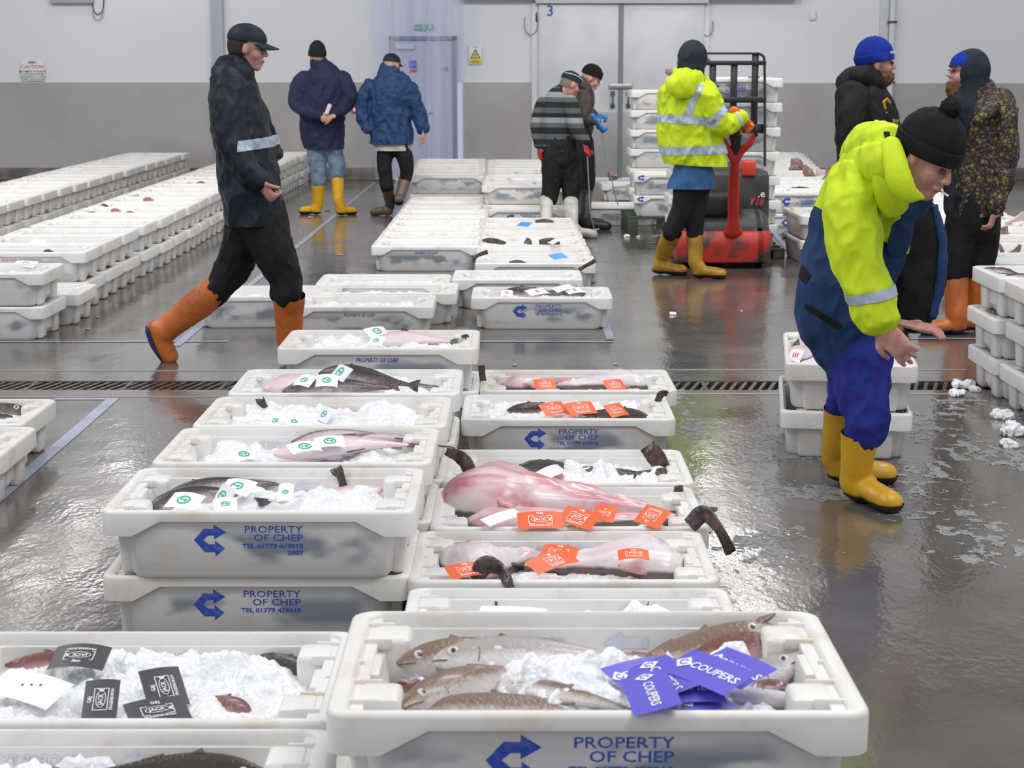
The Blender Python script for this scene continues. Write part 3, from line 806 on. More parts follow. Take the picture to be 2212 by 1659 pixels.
# far right field behind the camouflage jacket
G_FR = 'far right crates behind the camouflage jacket man'
for i in range(16):
    Y = 11.0 + i * .62
    for l_ in (1, 2):
        o = crate(3.05 + CW + i * .035, Y, l_, '%s %s crate from the near end of the file behind the camouflage jacket man' % (ORD[i], ('lower', 'upper')[l_ - 1]), G_FR)
    ice(o, 'ice in the %s upper crate behind the camouflage jacket man' % ORD[i], FAR_ICE[i % 6])
    CM['FR%d' % i] = o
G_FM = 'two high crates between pallet truck and hooded men'
for i in range(13):
    Y = 17.09 + i * .605; xx = 2.80 + i * .066
    for l_ in (1, 2):
        o = crate(xx, Y, l_, '%s %s crate from the near end of the file right of the pallet truck' % (ORD[i], ('lower', 'upper')[l_ - 1]), G_FM, pr=('big',) if i == 0 else ())
    ice(o, 'ice in the %s upper crate right of the pallet truck' % ORD[i], FAR_ICE[(i + 2) % 6]); CM['FM%d' % i] = o
for l_ in (1, 2):
    o = crate(2.64, 14.48, l_, ('lower', 'upper')[l_ - 1] + ' slush covered crate right of the pallet truck, end towards us', 'slush covered pair right of the pallet truck', long_y=True, rz=.03)
    CM['SB'] = o
ice(o, 'ice in the slush covered crate right of the pallet truck', FAR_ICE[1])
# pallets
M['green_wood'] = mat('dark_green_painted_wood', (.025, .07, .045), .6, nscale=12, col2=(.05, .06, .05))
M['grey_wood'] = mat('wet_brown_wood', (.10, .075, .055), .6, nscale=12, col2=(.05, .04, .035))
def pallet(x, y, z, sx, sy, h, m, label, rz=0):
    o = link('pallet', None, label=label, cat='pallet'); o.location = (x, y, z); o.rotation_euler = (0, 0, rz)
    for i in range(3): 
        xx = -sx / 2 + .05 + i * (sx - .10) / 2
        link('bearer', box_mesh(xx - .05, xx + .05, -sy / 2, sy / 2, 0, h - .022, .004), m, o)
    for j in range(5):
        yy = -sy / 2 + .05 + j * (sy - .1) / 4
        link('deck_board', box_mesh(-sx / 2, sx / 2, yy - .048, yy + .048, h - .022, h, .003), m, o)
    return o
pallet(1.62, 17.6, 0, 1.0, 1.1, .18, M['green_wood'], 'dark green wooden pallet on the floor left of the pallet truck')
pallet(1.66, 19.3, 0, 1.0, 1.1, .13, M['green_wood'], 'dark green pallet under the rear left tower, mostly hidden')
pallet(1.83, 15.55, .0, 1.0, 1.15, .085, M['grey_wood'], 'low wooden pallet carried under the tall crate tower behind the truck')
for l_ in range(2):
    o = crate(1.175 + CW, 17.03, l_ + 1, '%s crate with small blue arrow on the green pallet' % ('lower', 'upper')[l_], 'two crates on the green pallet', zb=.18)
    me = flat_join([(arrow_poly(), lambda u, v: Vector((-.375 + u * .075, -.2765, .172 + v * .06)))]); me.materials.append(M['blue_print'])
    link('printed_lettering', me, None, o)
ice(o, 'ice in the upper crate on the green pallet', FAR_ICE[0])
for l_ in range(6):
    o = crate(1.25 + CW, 18.85, l_ + 1, '%s crate counted from the floor in the rear left tower' % ORD[l_], 'crates of the rear left tower', zb=.13)
CM['TL'] = o
for l_ in range(7):
    for k_ in range(2):
        o = crate(1.835 + R.uniform(-.012, .012), 14.98 + k_ * .585, l_ + 1, '%s crate from the bottom of the tall tower on the pallet truck, %s pile' % (ORD[l_], ('front', 'back')[k_]), 'crates of the tall tower on the pallet truck', zb=.085, pr=('big',) if (k_ == 0 and l_ in (6, 3)) else ())
        if l_ == 6: CM['TT%d' % k_] = o; ice(o, 'ice in the topmost %s crate of the tall tower' % ('front', 'back')[k_], FAR_ICE[k_])
# small crates between the brown jacket man and the towers
o = crate(floor_at(1325, 432, CH).x, 18.05, 1, 'white crate with two feet showing, where the hooks rest on its ice', 'small crates before the sliding doors'); CM['H'] = o
ice(o, 'ice in the crate touched by the long hook', FAR_ICE[5])
o = crate(floor_at(1375, 395, CH).x, 21.3, 1, 'cream crate with a reddish fish tail, before the sliding doors', 'small crates before the sliding doors'); CM['CR'] = o
ice(o, 'ice in the cream crate before the sliding doors', FAR_ICE[1])
# ---------------------------------------------------------------- ice of the main crates
ICEK = {}
def ice_for(key, o, label, heaps=(), **kw):
    if heaps:
        c = o.location; z = c.z + .15; bl = []
        for x, y, r_, h_ in heaps:
            w_ = floor_at(x, y, z); bl.append((w_.x - c.x, w_.y - c.y, r_, h_))
        kw['bumps'] = bl
    ICEK[key] = (o, kw); return ice(o, label, **kw)
N = (90, 56)
ice_for('F', CF['F'], 'coarse crushed ice in the front crate of purple tagged fish', n=(170, 104), h=.138, amp=.014, seed=1, fine=.007, heaps=((1250, 1480, .085, .048), (1330, 1455, .06, .040), (1180, 1510, .06, .040), (1300, 1530, .07, .035), (1085, 1455, .05, .035), (1180, 1445, .05, .03), (1020, 1450, .035, .03), (1480, 1540, .07, .03), (905, 1480, .03, .03), (1590, 1420, .05, .035), (1560, 1440, .04, .03), (1640, 1520, .05, .02), (1120, 1490, .04, .035), (1430, 1420, .03, .02)))
ice_for('G1', CF['G1'], 'coarse crushed ice in the crate of black tags', n=(170, 104), h=.152, amp=.022, seed=2, fine=.008, heaps=((300, 1440, .12, .03), (480, 1450, .10, .035), (560, 1500, .08, .035), (180, 1440, .08, .025), (620, 1520, .06, .03)))
ice_for('G2', CF['G2'], 'crushed ice in the nearest bottom left crate', n=(170, 104), h=.150, amp=.03, seed=3, fine=.008, heaps=((130, 1635, .08, .03), (250, 1640, .08, .03), (640, 1645, .05, .03)))
for k_, h, a, s, lab in (('C1', .145, .018, 5, 'crushed ice in the 2007 crate'), ('C2', .150, .018, 6, 'crushed ice around the long pale fish'), ('C3', .170, .03, 7, 'crushed ice heaped in the crate with green tags and a dark fin'),
                   ('C4', .155, .03, 8, 'crushed ice under the heaped dark backed fish'), ('C5', .165, .04, 9, 'crushed ice in the crate with rust marks')):
    ice_for(k_, CC[k_], lab, n=N, h=h, amp=a, seed=s, heaps={'C1': ((560, 1080, .06, .03), (700, 1085, .09, .04), (800, 1080, .06, .04), (560, 1060, .05, .03), (400, 1095, .04, .02)), 'C2': ((480, 970, .09, .035), (560, 985, .05, .03), (800, 985, .08, .025), (400, 985, .05, .02)), 'C3': ((560, 890, .10, .035), (690, 885, .09, .055), (640, 905, .06, .03), (820, 900, .09, .04), (480, 905, .05, .02)), 'C4': ((770, 840, .05, .02), (860, 840, .08, .045), (560, 830, .05, .04), (740, 800, .05, .05)), 'C5': ((700, 735, .09, .055), (660, 745, .05, .03), (760, 742, .06, .03))}[k_])
for k_, h, a, s, lab in (('R0', .15, .03, 11, 'crushed ice in the crate with the split wall'), ('R1', .13, .015, 12, 'crushed ice under the long monkfish'), ('R2', .135, .02, 13, 'crushed ice beneath the large pink monkfish'),
                   ('R3', .155, .03, 14, 'crushed ice in the crate behind the large monkfish'), ('R4', .175, .03, 15, 'crushed ice with three orange tags beside the drain'), ('R5', .14, .02, 16, 'crushed ice in the farthest right column crate')):
    ice_for(k_, CR[k_], lab, n=N, h=h, amp=a, seed=s, heaps={'R0': ((1365, 1312, .05, .06), (1440, 1322, .07, .03)), 'R1': ((1400, 1205, .08, .03),), 'R2': ((1350, 1085, .10, .05), (1440, 1110, .08, .04), (1180, 1130, .05, .03)), 'R3': ((1310, 1030, .06, .05), (1240, 1035, .06, .035), (1440, 1030, .06, .05), (1380, 1035, .06, .03)), 'R4': ((1130, 880, .06, .03), (1250, 900, .07, .03), (1330, 875, .09, .045), (1040, 890, .05, .03)), 'R5': ((1240, 830, .05, .03),)}[k_])
for k_, h, a, s, lab in (('M2', .16, .02, 21, 'crushed ice in the lone blue arrow crate'), ('M3', .17, .03, 22, 'crushed ice in the crate behind the lone blue arrow crate'), ('N1', .165, .035, 23, 'crushed ice in the faded print crate by the orange boot'),
                   ('N2', .15, .03, 24, 'crushed ice in the second crate of the short stack of three'), ('N3', .165, .03, 25, 'crushed ice in the third crate of the short stack of three'), ('N0', .15, .04, 26, 'crushed ice in the crate left of the orange boot'),
                   ('LL0', .155, .02, 27, 'crushed ice around the dark backed fish at the left edge'), ('LL1', .155, .02, 28, 'crushed ice in the nearest crate at the left edge'), ('B2', .15, .02, 29, 'crushed ice in the crate behind the bending man'),
                   ('RT0', .175, .01, 30, 'crushed ice in the first top crate at the right edge'), ('RT1', .175, .01, 31, 'crushed ice in the second top crate at the right edge')):
    ice_for(k_, CM[k_], lab, n=(56, 34), h=h, amp=a, seed=s)

# the split inner wall of the crate behind the front one
for u_, du in ((-.205, .010), (.225, -.022)):
    me = flat_join([([[(u_, .172), (u_ + du * .3 + .004, .172), (u_ + du + .0015, .06), (u_ + du, .06)]], lambda u, v: Vector((u, .225 + .022 * (v - .022) / .153 - .0016, v)))])
    link('wall_crack', me, M['rust'], CR['R0'], label='dark crack in the inner wall')
ice(CM['RT2'], 'ice in the third top crate at the right edge', FAR_ICE[4])
ice(CM['TL'], 'ice in the top crate of the rear left tower', FAR_ICE[5])

# ================================================================ people
def cloth(name, col, rough=.75, col2=None, ns=14, bump=.15, bs=90, amt=.25):
    return mat(name, col, rough, spec=.3, nscale=ns, namt=amt, col2=col2, bump=bump, bscale=bs)
M['skin'] = mat('skin', (.62, .35, .28), .5, spec=.4, nscale=20, col2=(.50, .235, .19), sss=.15)
M['skin2'] = mat('ruddy_skin', (.58, .30, .24), .5, spec=.4, nscale=18, col2=(.44, .19, .16), sss=.15)
M['eye'] = mat('eye', (.05, .04, .04), .2)
M['brow'] = mat('dark_brown_hair', (.035, .022, .016), .8, bump=.5, bscale=300)
M['greyhair'] = mat('short_grey_hair', (.22, .18, .15), .8, bump=.5, bscale=300)
M['beard'] = mat('reddish_brown_beard', (.17, .075, .035), .85, bump=.9, bscale=220, nscale=60, col2=(.26, .13, .07))
M['hi'] = cloth('fluorescent_yellow_cloth', (.62, .80, .015), .6, ns=5, amt=.10)
M['silver'] = mat('silver_reflective_tape', (.46, .54, .62), .35, spec=.6, nscale=30, col2=(.36, .44, .52))
M['navy'] = cloth('navy_cloth', (.022, .028, .075))
M['navy_b'] = cloth('blue_navy_quilted_cloth', (.018, .055, .15), .6, bump=.3, bs=40)
M['black'] = cloth('black_cloth', (.012, .012, .014))
M['slate'] = cloth('blue_black_coat_cloth', (.012, .018, .028), .5)
M['jeans'] = cloth('faded_blue_denim', (.13, .19, .27), .8, col2=(.19, .25, .33))
M['apron'] = cloth('blue_apron_cloth', (.045, .14, .32), .6)
M['royal'] = cloth('royal_blue_work_cloth', (.02, .03, .26), .8)
M['nvy_coat'] = cloth('navy_work_coat', (.018, .055, .16), .6)
M['char'] = cloth('charcoal_hood_cloth', (.022, .032, .045), .85)
M['brownj'] = cloth('brown_jacket_cloth', (.075, .055, .05), .6)
M['bean_green'] = cloth('dark_green_knit', (.010, .022, .018), .9, bump=.4, bs=200)
M['bean_black'] = cloth('black_knit', (.010, .010, .011), .9, bump=.4, bs=200)
M['bean_blue'] = cloth('royal_blue_knit', (.008, .035, .34), .9, bump=.4, bs=200)
M['cap'] = cloth('navy_cap_cloth', (.012, .022, .038), .6)
M['boot_y'] = mat('yellow_rubber', (.72, .40, .015), .32, spec=.5, nscale=7, col2=(.50, .27, .02), nlo=.45, nhi=.75)
M['boot_yd'] = mat('worn_dark_yellow_rubber', (.50, .27, .015), .35, nscale=9, col2=(.26, .14, .02), nlo=.45, nhi=.7)
M['boot_o'] = mat('orange_rubber', (.60, .16, .025), .38, nscale=7, col2=(.42, .10, .02))
M['boot_w'] = mat('white_rubber', (.66, .64, .58), .4, nscale=8, col2=(.50, .47, .42))
M['boot_b'] = mat('brown_rubber', (.13, .085, .055), .4)
M['boot_g'] = mat('dark_green_rubber', (.022, .03, .026), .4)
M['sole_k'] = mat('black_rubber_sole', (.018, .018, .018), .5)
M['sole_b'] = mat('blue_rubber_sole', (.015, .03, .12), .45)
M['glove_r'] = mat('red_rubber_glove', (.38, .02, .02), .4); M['glove_b'] = mat('blue_rubber_glove', (.01, .18, .55), .4)
M['glove_o'] = mat('orange_rubber_glove', (.85, .17, .02), .4)
M['shirt'] = cloth('pale_shirt_cloth', (.45, .44, .40), .8)
def stripe_mat():
    m = cloth('grey_and_black_striped_knit', (.02, .024, .028), .9)
    nt = m.node_tree; b = nt.nodes['Principled BSDF']; N = nt.nodes.new; L = nt.links.new
    tc = N('ShaderNodeTexCoord'); s = N('ShaderNodeSeparateXYZ'); L(tc.outputs['Object'], s.inputs[0])
    q = N('ShaderNodeMath'); q.operation = 'MULTIPLY_ADD'; q.inputs[1].default_value = 1 / .56; q.inputs[2].default_value = -.86 / .56 + 1; L(s.outputs['Z'], q.inputs[0])
    fr = N('ShaderNodeMath'); fr.operation = 'FRACT'; L(q.outputs[0], fr.inputs[0])
    cr = N('ShaderNodeValToRGB'); cr.color_ramp.interpolation = 'CONSTANT'; L(fr.outputs[0], cr.inputs[0])
    seq = [(0, (.02, .024, .028)), (.10, (.10, .11, .105)), (.19, (.02, .024, .028)), (.30, (.10, .11, .105)), (.38, (.27, .30, .31)), (.47, (.02, .024, .028)), (.55, (.10, .11, .105)), (.64, (.02, .024, .028)), (.74, (.10, .11, .105)), (.82, (.27, .30, .31)), (.91, (.02, .024, .028)), (.97, (.10, .11, .105))]
    e = cr.color_ramp.elements
    e[0].position, e[0].color = 0, (*seq[0][1], 1); e[1].position, e[1].color = seq[1][0], (*seq[1][1], 1)
    for p, c in seq[2:]:
        x = e.new(p); x.color = (*c, 1)
    L(cr.outputs[0], b.inputs['Base Color']); return m
M['striped'] = stripe_mat()
def camo_mat():
    m = cloth('brown_and_lime_patterned_cloth', (.06, .045, .038), .7)
    nt = m.node_tree; b = nt.nodes['Principled BSDF']; N = nt.nodes.new; L = nt.links.new
    tc = N('ShaderNodeTexCoord')
    v = N('ShaderNodeTexVoronoi'); v.inputs['Scale'].default_value = 26; L(tc.outputs['Object'], v.inputs['Vector'])
    n = N('ShaderNodeTexNoise'); n.inputs['Scale'].default_value = 70; n.inputs['Detail'].default_value = 3; L(tc.outputs['Object'], n.inputs['Vector'])
    r1 = N('ShaderNodeMapRange'); r1.inputs[1].default_value = .52; r1.inputs[2].default_value = .60; L(n.outputs['Fac'], r1.inputs[0])
    m1 = N('ShaderNodeMix'); m1.data_type = 'RGBA'; m1.inputs[6].default_value = (.035, .025, .024, 1); m1.inputs[7].default_value = (.17, .115, .09, 1); L(r1.outputs[0], m1.inputs[0])
    a = N('ShaderNodeMath'); a.operation = 'MULTIPLY'; L(n.outputs['Fac'], a.inputs[0]); L(v.outputs['Distance'], a.inputs[1])
    r2 = N('ShaderNodeMapRange'); r2.inputs[1].default_value = .16; r2.inputs[2].default_value = .10; L(a.outputs[0], r2.inputs[0]); r2.inputs[4].default_value = .75
    m2 = N('ShaderNodeMix'); m2.data_type = 'RGBA'; m2.inputs[7].default_value = (.26, .31, .025, 1); L(m1.outputs[2], m2.inputs[6]); L(r2.outputs[0], m2.inputs[0])
    L(m2.outputs[2], b.inputs['Base Color']); return m
M['camo'] = camo_mat()

class Person:
    def __init__(s, Y, label, skin='skin', vox=.009):
        s.Y = Y; s.label = label; s.skin = M[skin]; s.vox = vox
        s.body = bmesh.new(); s.kids = []; s.base = None
    def p(s, x, y, dy=0): return at(x, y, s.Y + dy)
    def conv(s, pts):
        P_, r = [], []
        for q in curve_pts([(a[0], a[1], a[2], a[3] if len(a) > 3 else 0) for a in pts], 5):
            v = s.p(q[0], q[1], q[3]); P_.append(v); r.append(q[2] * mpp(v.y, v.z))
        return P_, r
    def tube(s, bm, pts, k=1.0, inner=.72, n=20, trim=0):
        """garment tube given in pixels; the limb inside goes into the body"""
        P_, r = s.conv(pts)
        if bm is not None: tube(bm, P_, r, k, n)
        if trim: P_, r = s.conv(pts[:-trim])
        if inner: tube(s.body, P_, [q * inner for q in r], k, 16)
    def add(s, name, me, m, parent=None, label=None):
        if me is None: return None
        s.kids.append([name, me, m, parent, label]); return len(s.kids) - 1
    def garment(s, name, bm, m, wr=.006, ws=9, vox=None, iters=4, seed=0, label=None, hem=None, tilt=0):
        me = remesh(bm, vox or s.vox * 1.15, iters, .5, wr, ws, seed or len(s.kids) + int(s.Y * 7))
        if hem: me = cut(me, [(at(hem[0], hem[1], s.Y), (-tilt, 0, 1))])
        i = s.add(name, me, m, label=label); return i, me
    def band(s, parent, me, planes, m, off=.004, name='reflective_band'):
        c = cut(me, planes, off)
        if c is not None: s.add(name, c, m, parent)
    def head(s, x, y, dy, yaw, pitch=0, roll=0, sc_=1.0, neck=(0, 0, -.12)):
        c = s.p(x, y, dy)
        Rm = Matrix.Rotation(math.radians(yaw), 3, 'Z') @ Matrix.Rotation(math.radians(pitch), 3, 'Y') @ Matrix.Rotation(math.radians(roll), 3, 'X')
        s.H = (c, Rm, sc_)
        b = s.body; h = s.h
        def e(c_, r_): ell(b, h(c_), [q * sc_ for q in r_], Rm, 24, 16)
        e((-.012, 0, .028), (.098, .076, .097)); e((.018, 0, -.035), (.068, .056, .080)); e((.064, 0, -.086), (.026, .030, .026))
        e((.068, 0, .034), (.022, .050, .018)); e((.050, .034, -.022), (.034, .028, .034)); e((.050, -.034, -.022), (.034, .028, .034))
        e((.086, 0, -.050), (.012, .024, .007)); e((.083, 0, -.064), (.013, .021, .008))
        for q in (-1, 1):
            e((-.004, q * .078, -.004), (.017, .011, .032)); e((.095, q * .011, -.022), (.011, .008, .009))
        tube(b, [h((.082, 0, .020)), h((.096, 0, -.002)), h((.104, 0, -.018))], [.009 * sc_, .010 * sc_, .012 * sc_], 1, 10, up=Rm @ Vector((0, 0, 1)))
        nk = h((-.03, 0, -.06)); tube(b, [h((-.015, 0, -.02)), nk, nk + Vector(neck)], [.055 * sc_, .054 * sc_, .050], 1, 16)
        for q in (-1, 1):
            bm = bmesh.new(); ell(bm, h((.0865, q * .031, .010)), (.009 * sc_, .013 * sc_, .008 * sc_), Rm, 12, 8)
            s.add('eye', bm_mesh(bm, 'eye', 60), M['eye'])
            bm = bmesh.new(); tube(bm, [h((.093, q * .014, .033)), h((.092, q * .032, .038)), h((.078, q * .048, .031))], .005 * sc_, 1, 8)
            s.add('eyebrow', bm_mesh(bm, 'brow', 60), M['brow'])
        bm = bmesh.new(); tube(bm, [h((.088, -.020, -.0575)), h((.0975, 0, -.056)), h((.088, .020, -.0575))], .0032 * sc_, 1, 8)
        s.add('mouth', bm_mesh(bm, 'mouth', 60), mat('lips', (.33, .12, .10), .5))
    def h(s, v):
        c, Rm, k = s.H; return c + Rm @ (Vector(v) * k)
    def shell(s, name, c, r, planes, m, wr=0, ws=18, lab=None, extra=None, parent=None):
        """ellipsoid in head space kept where (v-p).n > 0"""
        bm = bmesh.new(); bmesh.ops.create_uvsphere(bm, u_segments=40, v_segments=28, radius=1, matrix=Matrix.Translation(c) @ Matrix.Diagonal((*r, 1)))
        for co, no in planes:
            g = list(bm.verts) + list(bm.edges) + list(bm.faces)
            bmesh.ops.bisect_plane(bm, geom=g, plane_co=Vector(co), plane_no=Vector(no), clear_inner=True)
        if wr:
            bm.normal_update()
            for v in bm.verts: v.co += v.normal * wr * noise.noise(v.co * ws * 3)
        for v in bm.verts: v.co = s.h(v.co)
        me = bm_mesh(bm, name); smooth(me)
        return s.add(name, me, m, parent, lab)
    def beanie(s, m, tall=0, cuff=True, pom=False):
        i = s.shell('beanie', (-.014, 0, .050), (.112, .092, .098 + tall), [((0, 0, .030), (-.15, 0, 1))], m, wr=.006)
        if cuff:
            bm = bmesh.new(); n = 40; rings = []
            for a in range(n):
                t = 2 * math.pi * a / n; ring = []
                for dz, dr in ((-.028, .001), (-.026, .005), (.018, .006), (.022, .001), (.018, -.004), (-.026, -.004)):
                    z = .042 + dz + .15 * (math.cos(t) * .11 - .014); f = math.sqrt(max(.2, 1 - ((z - .05) / (.10 + tall)) ** 2))
                    ring.append(s.h((-.014 + (.112 * f + dr) * math.cos(t), (.092 * f + dr) * math.sin(t), z)))
                rings.append([bm.verts.new(q) for q in ring])
            for a in range(n):
                A, B = rings[a], rings[(a + 1) % n]
                for q in range(6): bm.faces.new((A[q], A[(q + 1) % 6], B[(q + 1) % 6], B[q]))
            s.add('cuff', bm_mesh(bm, 'cuff', 60), m, i)
        if pom:
            bm = bmesh.new(); ell(bm, s.h((-.02, .0, .172)), (.036, .036, .036), None, 32, 20); bm.normal_update()
            for v in bm.verts: v.co += v.normal * (.010 * noise.noise(v.co * 160))
            s.add('pompom', bm_mesh(bm, 'pom', 60), m, i)
        return i
    def cap(s, m, stripe=None):
        i = s.shell('cap', (-.014, 0, .045), (.108, .088, .085), [((0, 0, .038), (-.08, 0, 1))], m)
        bm = bmesh.new(); top, bot = [], []
        for j in range(13):
            a = -1.05 + 2.1 * j / 12
            row = []
            for f in (0, .5, 1):
                x = -.014 + .104 * math.cos(a) + f * .075 * math.cos(a * .75); y = .086 * math.sin(a) * (1 - .12 * f)
                row.append((x, y, .044 - .012 * f - 2.2 * y * y * (1 + f)))
            top.append([bm.verts.new(s.h(q)) for q in row]); bot.append([bm.verts.new(s.h((q[0], q[1], q[2] - .006))) for q in row])
        for a, b in zip(top, top[1:]):
            for q in range(2): bm.faces.new((a[q], a[q + 1], b[q + 1], b[q]))
        for a, b in zip(bot, bot[1:]):
            for q in range(2): bm.faces.new((b[q], b[q + 1], a[q + 1], a[q]))
        for a, b, c, d in zip(top, top[1:], bot, bot[1:]): bm.faces.new((a[2], c[2], d[2], b[2]))
        s.add('peak', bm_mesh(bm, 'peak', 50), m, i)
        if stripe:
            pts = [s.h((-.014 - .110 * math.cos(a) * 1.0, .0895 * math.sin(a) * -1, .062 + .028 * math.sin(a))) for a in [math.pi * q / 14 for q in range(2, 15)]]
            bm = bmesh.new(); tube(bm, pts, .0035, 1, 6); s.add('piping', bm_mesh(bm, 'pip', 60), stripe, i)
        return i
    def hood(s, m, drop=.16, rx=.125):
        bm = bmesh.new()
        ell(bm, s.h((-.030, 0, .022)), (rx, .108, .135), s.H[1], 28, 20)
        tube(bm, [s.h((-.045, 0, -.04)), s.h((-.035, 0, -.10)), s.h((-.03, 0, -.10)) + Vector((0, 0, -drop))], [.105, .10, .13], 1, 24)
        me = remesh(bm, .009, 4, .5, .006, 10, 5)
        c = s.H[1] @ Vector((1, 0, .0)); me2 = cut(me, [(s.h((.058, 0, 0)), -c)])
        return s.add('hood', me2, m)
    def hand(s, wrist, d, nrm, curl=.5, side=1, scale=1.0, glove=None, spread=.12, fr=.0088, bmo=None):
        bm = bmo if bmo is not None else (bmesh.new() if glove else s.body)
        w = Vector(wrist); d = Vector(d).normalized(); n = Vector(nrm); n = (n - d * n.dot(d)).normalized(); a = d.cross(n).normalized() * side
        k = scale
        tube(bm, [w - d * .03 * k, w + d * .02 * k, w + d * .055 * k, w + d * .088 * k], [.026 * k, .033 * k, .041 * k, .040 * k], .42, 16, up=n)
        for i, (off, L_) in enumerate(((.029, .072), (.010, .080), (-.010, .074), (-.028, .058))):
            dd = (d + a * (off * spread * 12)).normalized(); p0 = w + d * .082 * k + a * off * k; pts = [p0 - dd * .02 * k]; cur = p0; ang = 0
            pts.append(cur)
            for f, q in ((.46, .55), (.30, 1.0), (.24, .8)):
                ang += curl * q * (1 + .12 * i)
                cur = cur + (dd * math.cos(ang) + n * math.sin(ang)) * L_ * f * k; pts.append(cur)
            tube(bm, pts, [fr * k * 1.05, fr * k * 1.05, fr * k, fr * k * .95, fr * k * .82], 1, 10, up=a)
        p0 = w + d * .022 * k + a * .026 * k; dd = (d * .72 + a * .68).normalized()
        c1 = p0 + dd * .042 * k; c2 = c1 + (d * .9 + a * .25 + n * .35 * (1 + curl)).normalized() * .034 * k; c3 = c2 + (d * .9 + n * .6 * (1 + curl)).normalized() * .024 * k
        tube(bm, [p0, c1, c2, c3], [fr * 1.4 * k, fr * 1.25 * k, fr * 1.1 * k, fr * .9 * k], 1, 10, up=n)
        if glove:
            tube(bm, [w - d * .07 * k, w], [.036 * k, .031 * k], .8, 16, up=n)
            s.add('glove', remesh(bm, .0058, 2, .5), glove)
            tube(s.body, [w - d * .05, w + d * .07 * k], [.020, .024], .5, 10, up=n)
    def boot(s, top, ankle, heel, ang, m, sole, size=.295, k=1.0, h=.052):
        """top, ankle: pixel (x, y, radius, dy); heel: floor pixel; ang: heading in degrees, 0 = right"""
        hp = floor_at(*heel); d = Vector((math.cos(math.radians(ang)), math.sin(math.radians(ang)), 0))
        if s.base is None: s.base = Vector((hp.x, hp.y, 0))
        A = at(ankle[0], ankle[1], hp.y + d.y * .05); T = s.p(top[0], top[1], top[3] if len(top) > 3 else 0)
        bm = bmesh.new(); ra, rt = ankle[2] * mpp(A.y), top[2] * mpp(T.y)
        mid = T.lerp(A, .55)
        pts = [tuple(T) + (rt,), tuple(mid) + ((rt + ra) * .5 * .98,), tuple(A) + (ra,)]
        q = curve_pts(pts, 5); P_ = [Vector(z[:3]) for z in q]; r_ = [z[3] for z in q]
        tube(bm, P_, r_, k, 24)
        f = [hp + d * .042 + Vector((0, 0, .052)), hp + d * (.10) + Vector((0, 0, .058)), hp + d * .17 + Vector((0, 0, .049)), hp + d * (size - .052) + Vector((0, 0, .040))]
        tube(bm, f, [.046, .050, .050, .050], .86, 20, up=Vector((0, 0, 1)))
        tube(bm, [A, hp + d * .07 + Vector((0, 0, .06))], [ra, .06], k, 20)
        tube(s.body, [T, mid, A, hp + d * .07 + Vector((0, 0, .06))], [rt * .7, rt * .62, ra * .6, .035], k, 14)
        tube(s.body, [hp + d * .05 + Vector((0, 0, .055)), hp + d * (size - .07) + Vector((0, 0, .04))], [.036, .032], .8, 12, up=Vector((0, 0, 1)))
        me = remesh(bm, .0075, 3, .5, .003, 14, len(s.kids) + 3)
        for v in me.vertices:
            if v.co.z < .0: v.co.z = 0
            if v.co.z < .03:
                c = Vector((v.co.x - hp.x, v.co.y - hp.y, 0)); 
        b = cut(me, [(T - (A - T).normalized() * -.004, (A - T).normalized())])
        i = s.add('boot', b or me, m)
        sl = cut(b or me, [((0, 0, .034), (0, 0, -1))], .005)
        if sl is not None:
            for v in sl.vertices: v.co.z = max(0.0, v.co.z)
            s.add('sole', sl, sole, i)
        # rolled rim at the shaft top
        u = (A - T).normalized()
        return i
    def free_boot(s, pts, m, sole_planes, sole, k=1.0, cutp=None):
        bm = bmesh.new()
        for pp in pts: s.tube(bm, pp, k, inner=.62)
        me = remesh(bm, .0075, 3, .5, .003, 14, 4)
        if cutp: me = cut(me, [cutp])
        i = s.add('boot', me, m)
        c = cut(me, sole_planes, .005)
        if c is not None: s.add('sole', c, sole, i)
        return i
    def finish(s, group='people in the market hall'):
        me = remesh(s.body, s.vox * .78, 2, .5)
        b = s.base or Vector((0, s.Y, 0))
        me.transform(Matrix.Translation(-b))
        o = link('person', me, s.skin, None, b, label=s.label, cat='person', group=group)
        objs = []
        for name, m_, mm, par, lab in s.kids:
            m_.transform(Matrix.Translation(-b))
            q = link(name, m_, mm, o if par is None else objs[par], label=lab)
            objs.append(q)
        s.obj = o
        return o
X_, Y_, Z_ = Vector((1, 0, 0)), Vector((0, 1, 0)), Vector((0, 0, 1))
def slab(z0, z1, tilt=0.0, x0=0, extra=()):
    """planes keeping z0<z<z1 measured at x0, tilted along x"""
    n = Vector((-tilt, 0, 1)); return [((x0, 0, z0), n), ((x0, 0, z1), -n)] + list(extra)

# -- the man striding past in the orange boots
w1 = Person(9.62, 'person striding right in long blue black coat, dark peaked cap and orange boots', vox=.0085)
bm = bmesh.new()
w1.tube(bm, [(520, 140, 30, 0), (506, 165, 46, 0), (508, 213, 54, 0), (523, 290, 62, 0), (531, 333, 61, 0), (540, 405, 66, 0), (549, 490, 62, 0), (550, 510, 60, 0)], 1.45, .66, trim=3)
w1.tube(bm, [(492, 178, 40, -.13), (492, 240, 38, -.20), (506, 310, 34, -.25), (530, 365, 28, -.26), (558, 388, 23, -.26)], 1.1)
w1.tube(bm, [(520, 180, 34, .14), (550, 250, 30, .20), (575, 310, 26, .24), (594, 335, 20, .24)], 1.1)
i, me = w1.garment('coat', bm, M['slate'], .020, 8, hem=(549, 483), tilt=.02)
za, zb = at(0, 324, 9.4).z, at(0, 301, 9.4).z; xc = at(545, 312, 9.4).x
w1.band(i, me, slab(za, zb, .10, xc, [((at(519, 312, 9.4).x, 0, 0), (1, 0, 0))]), M['silver'])
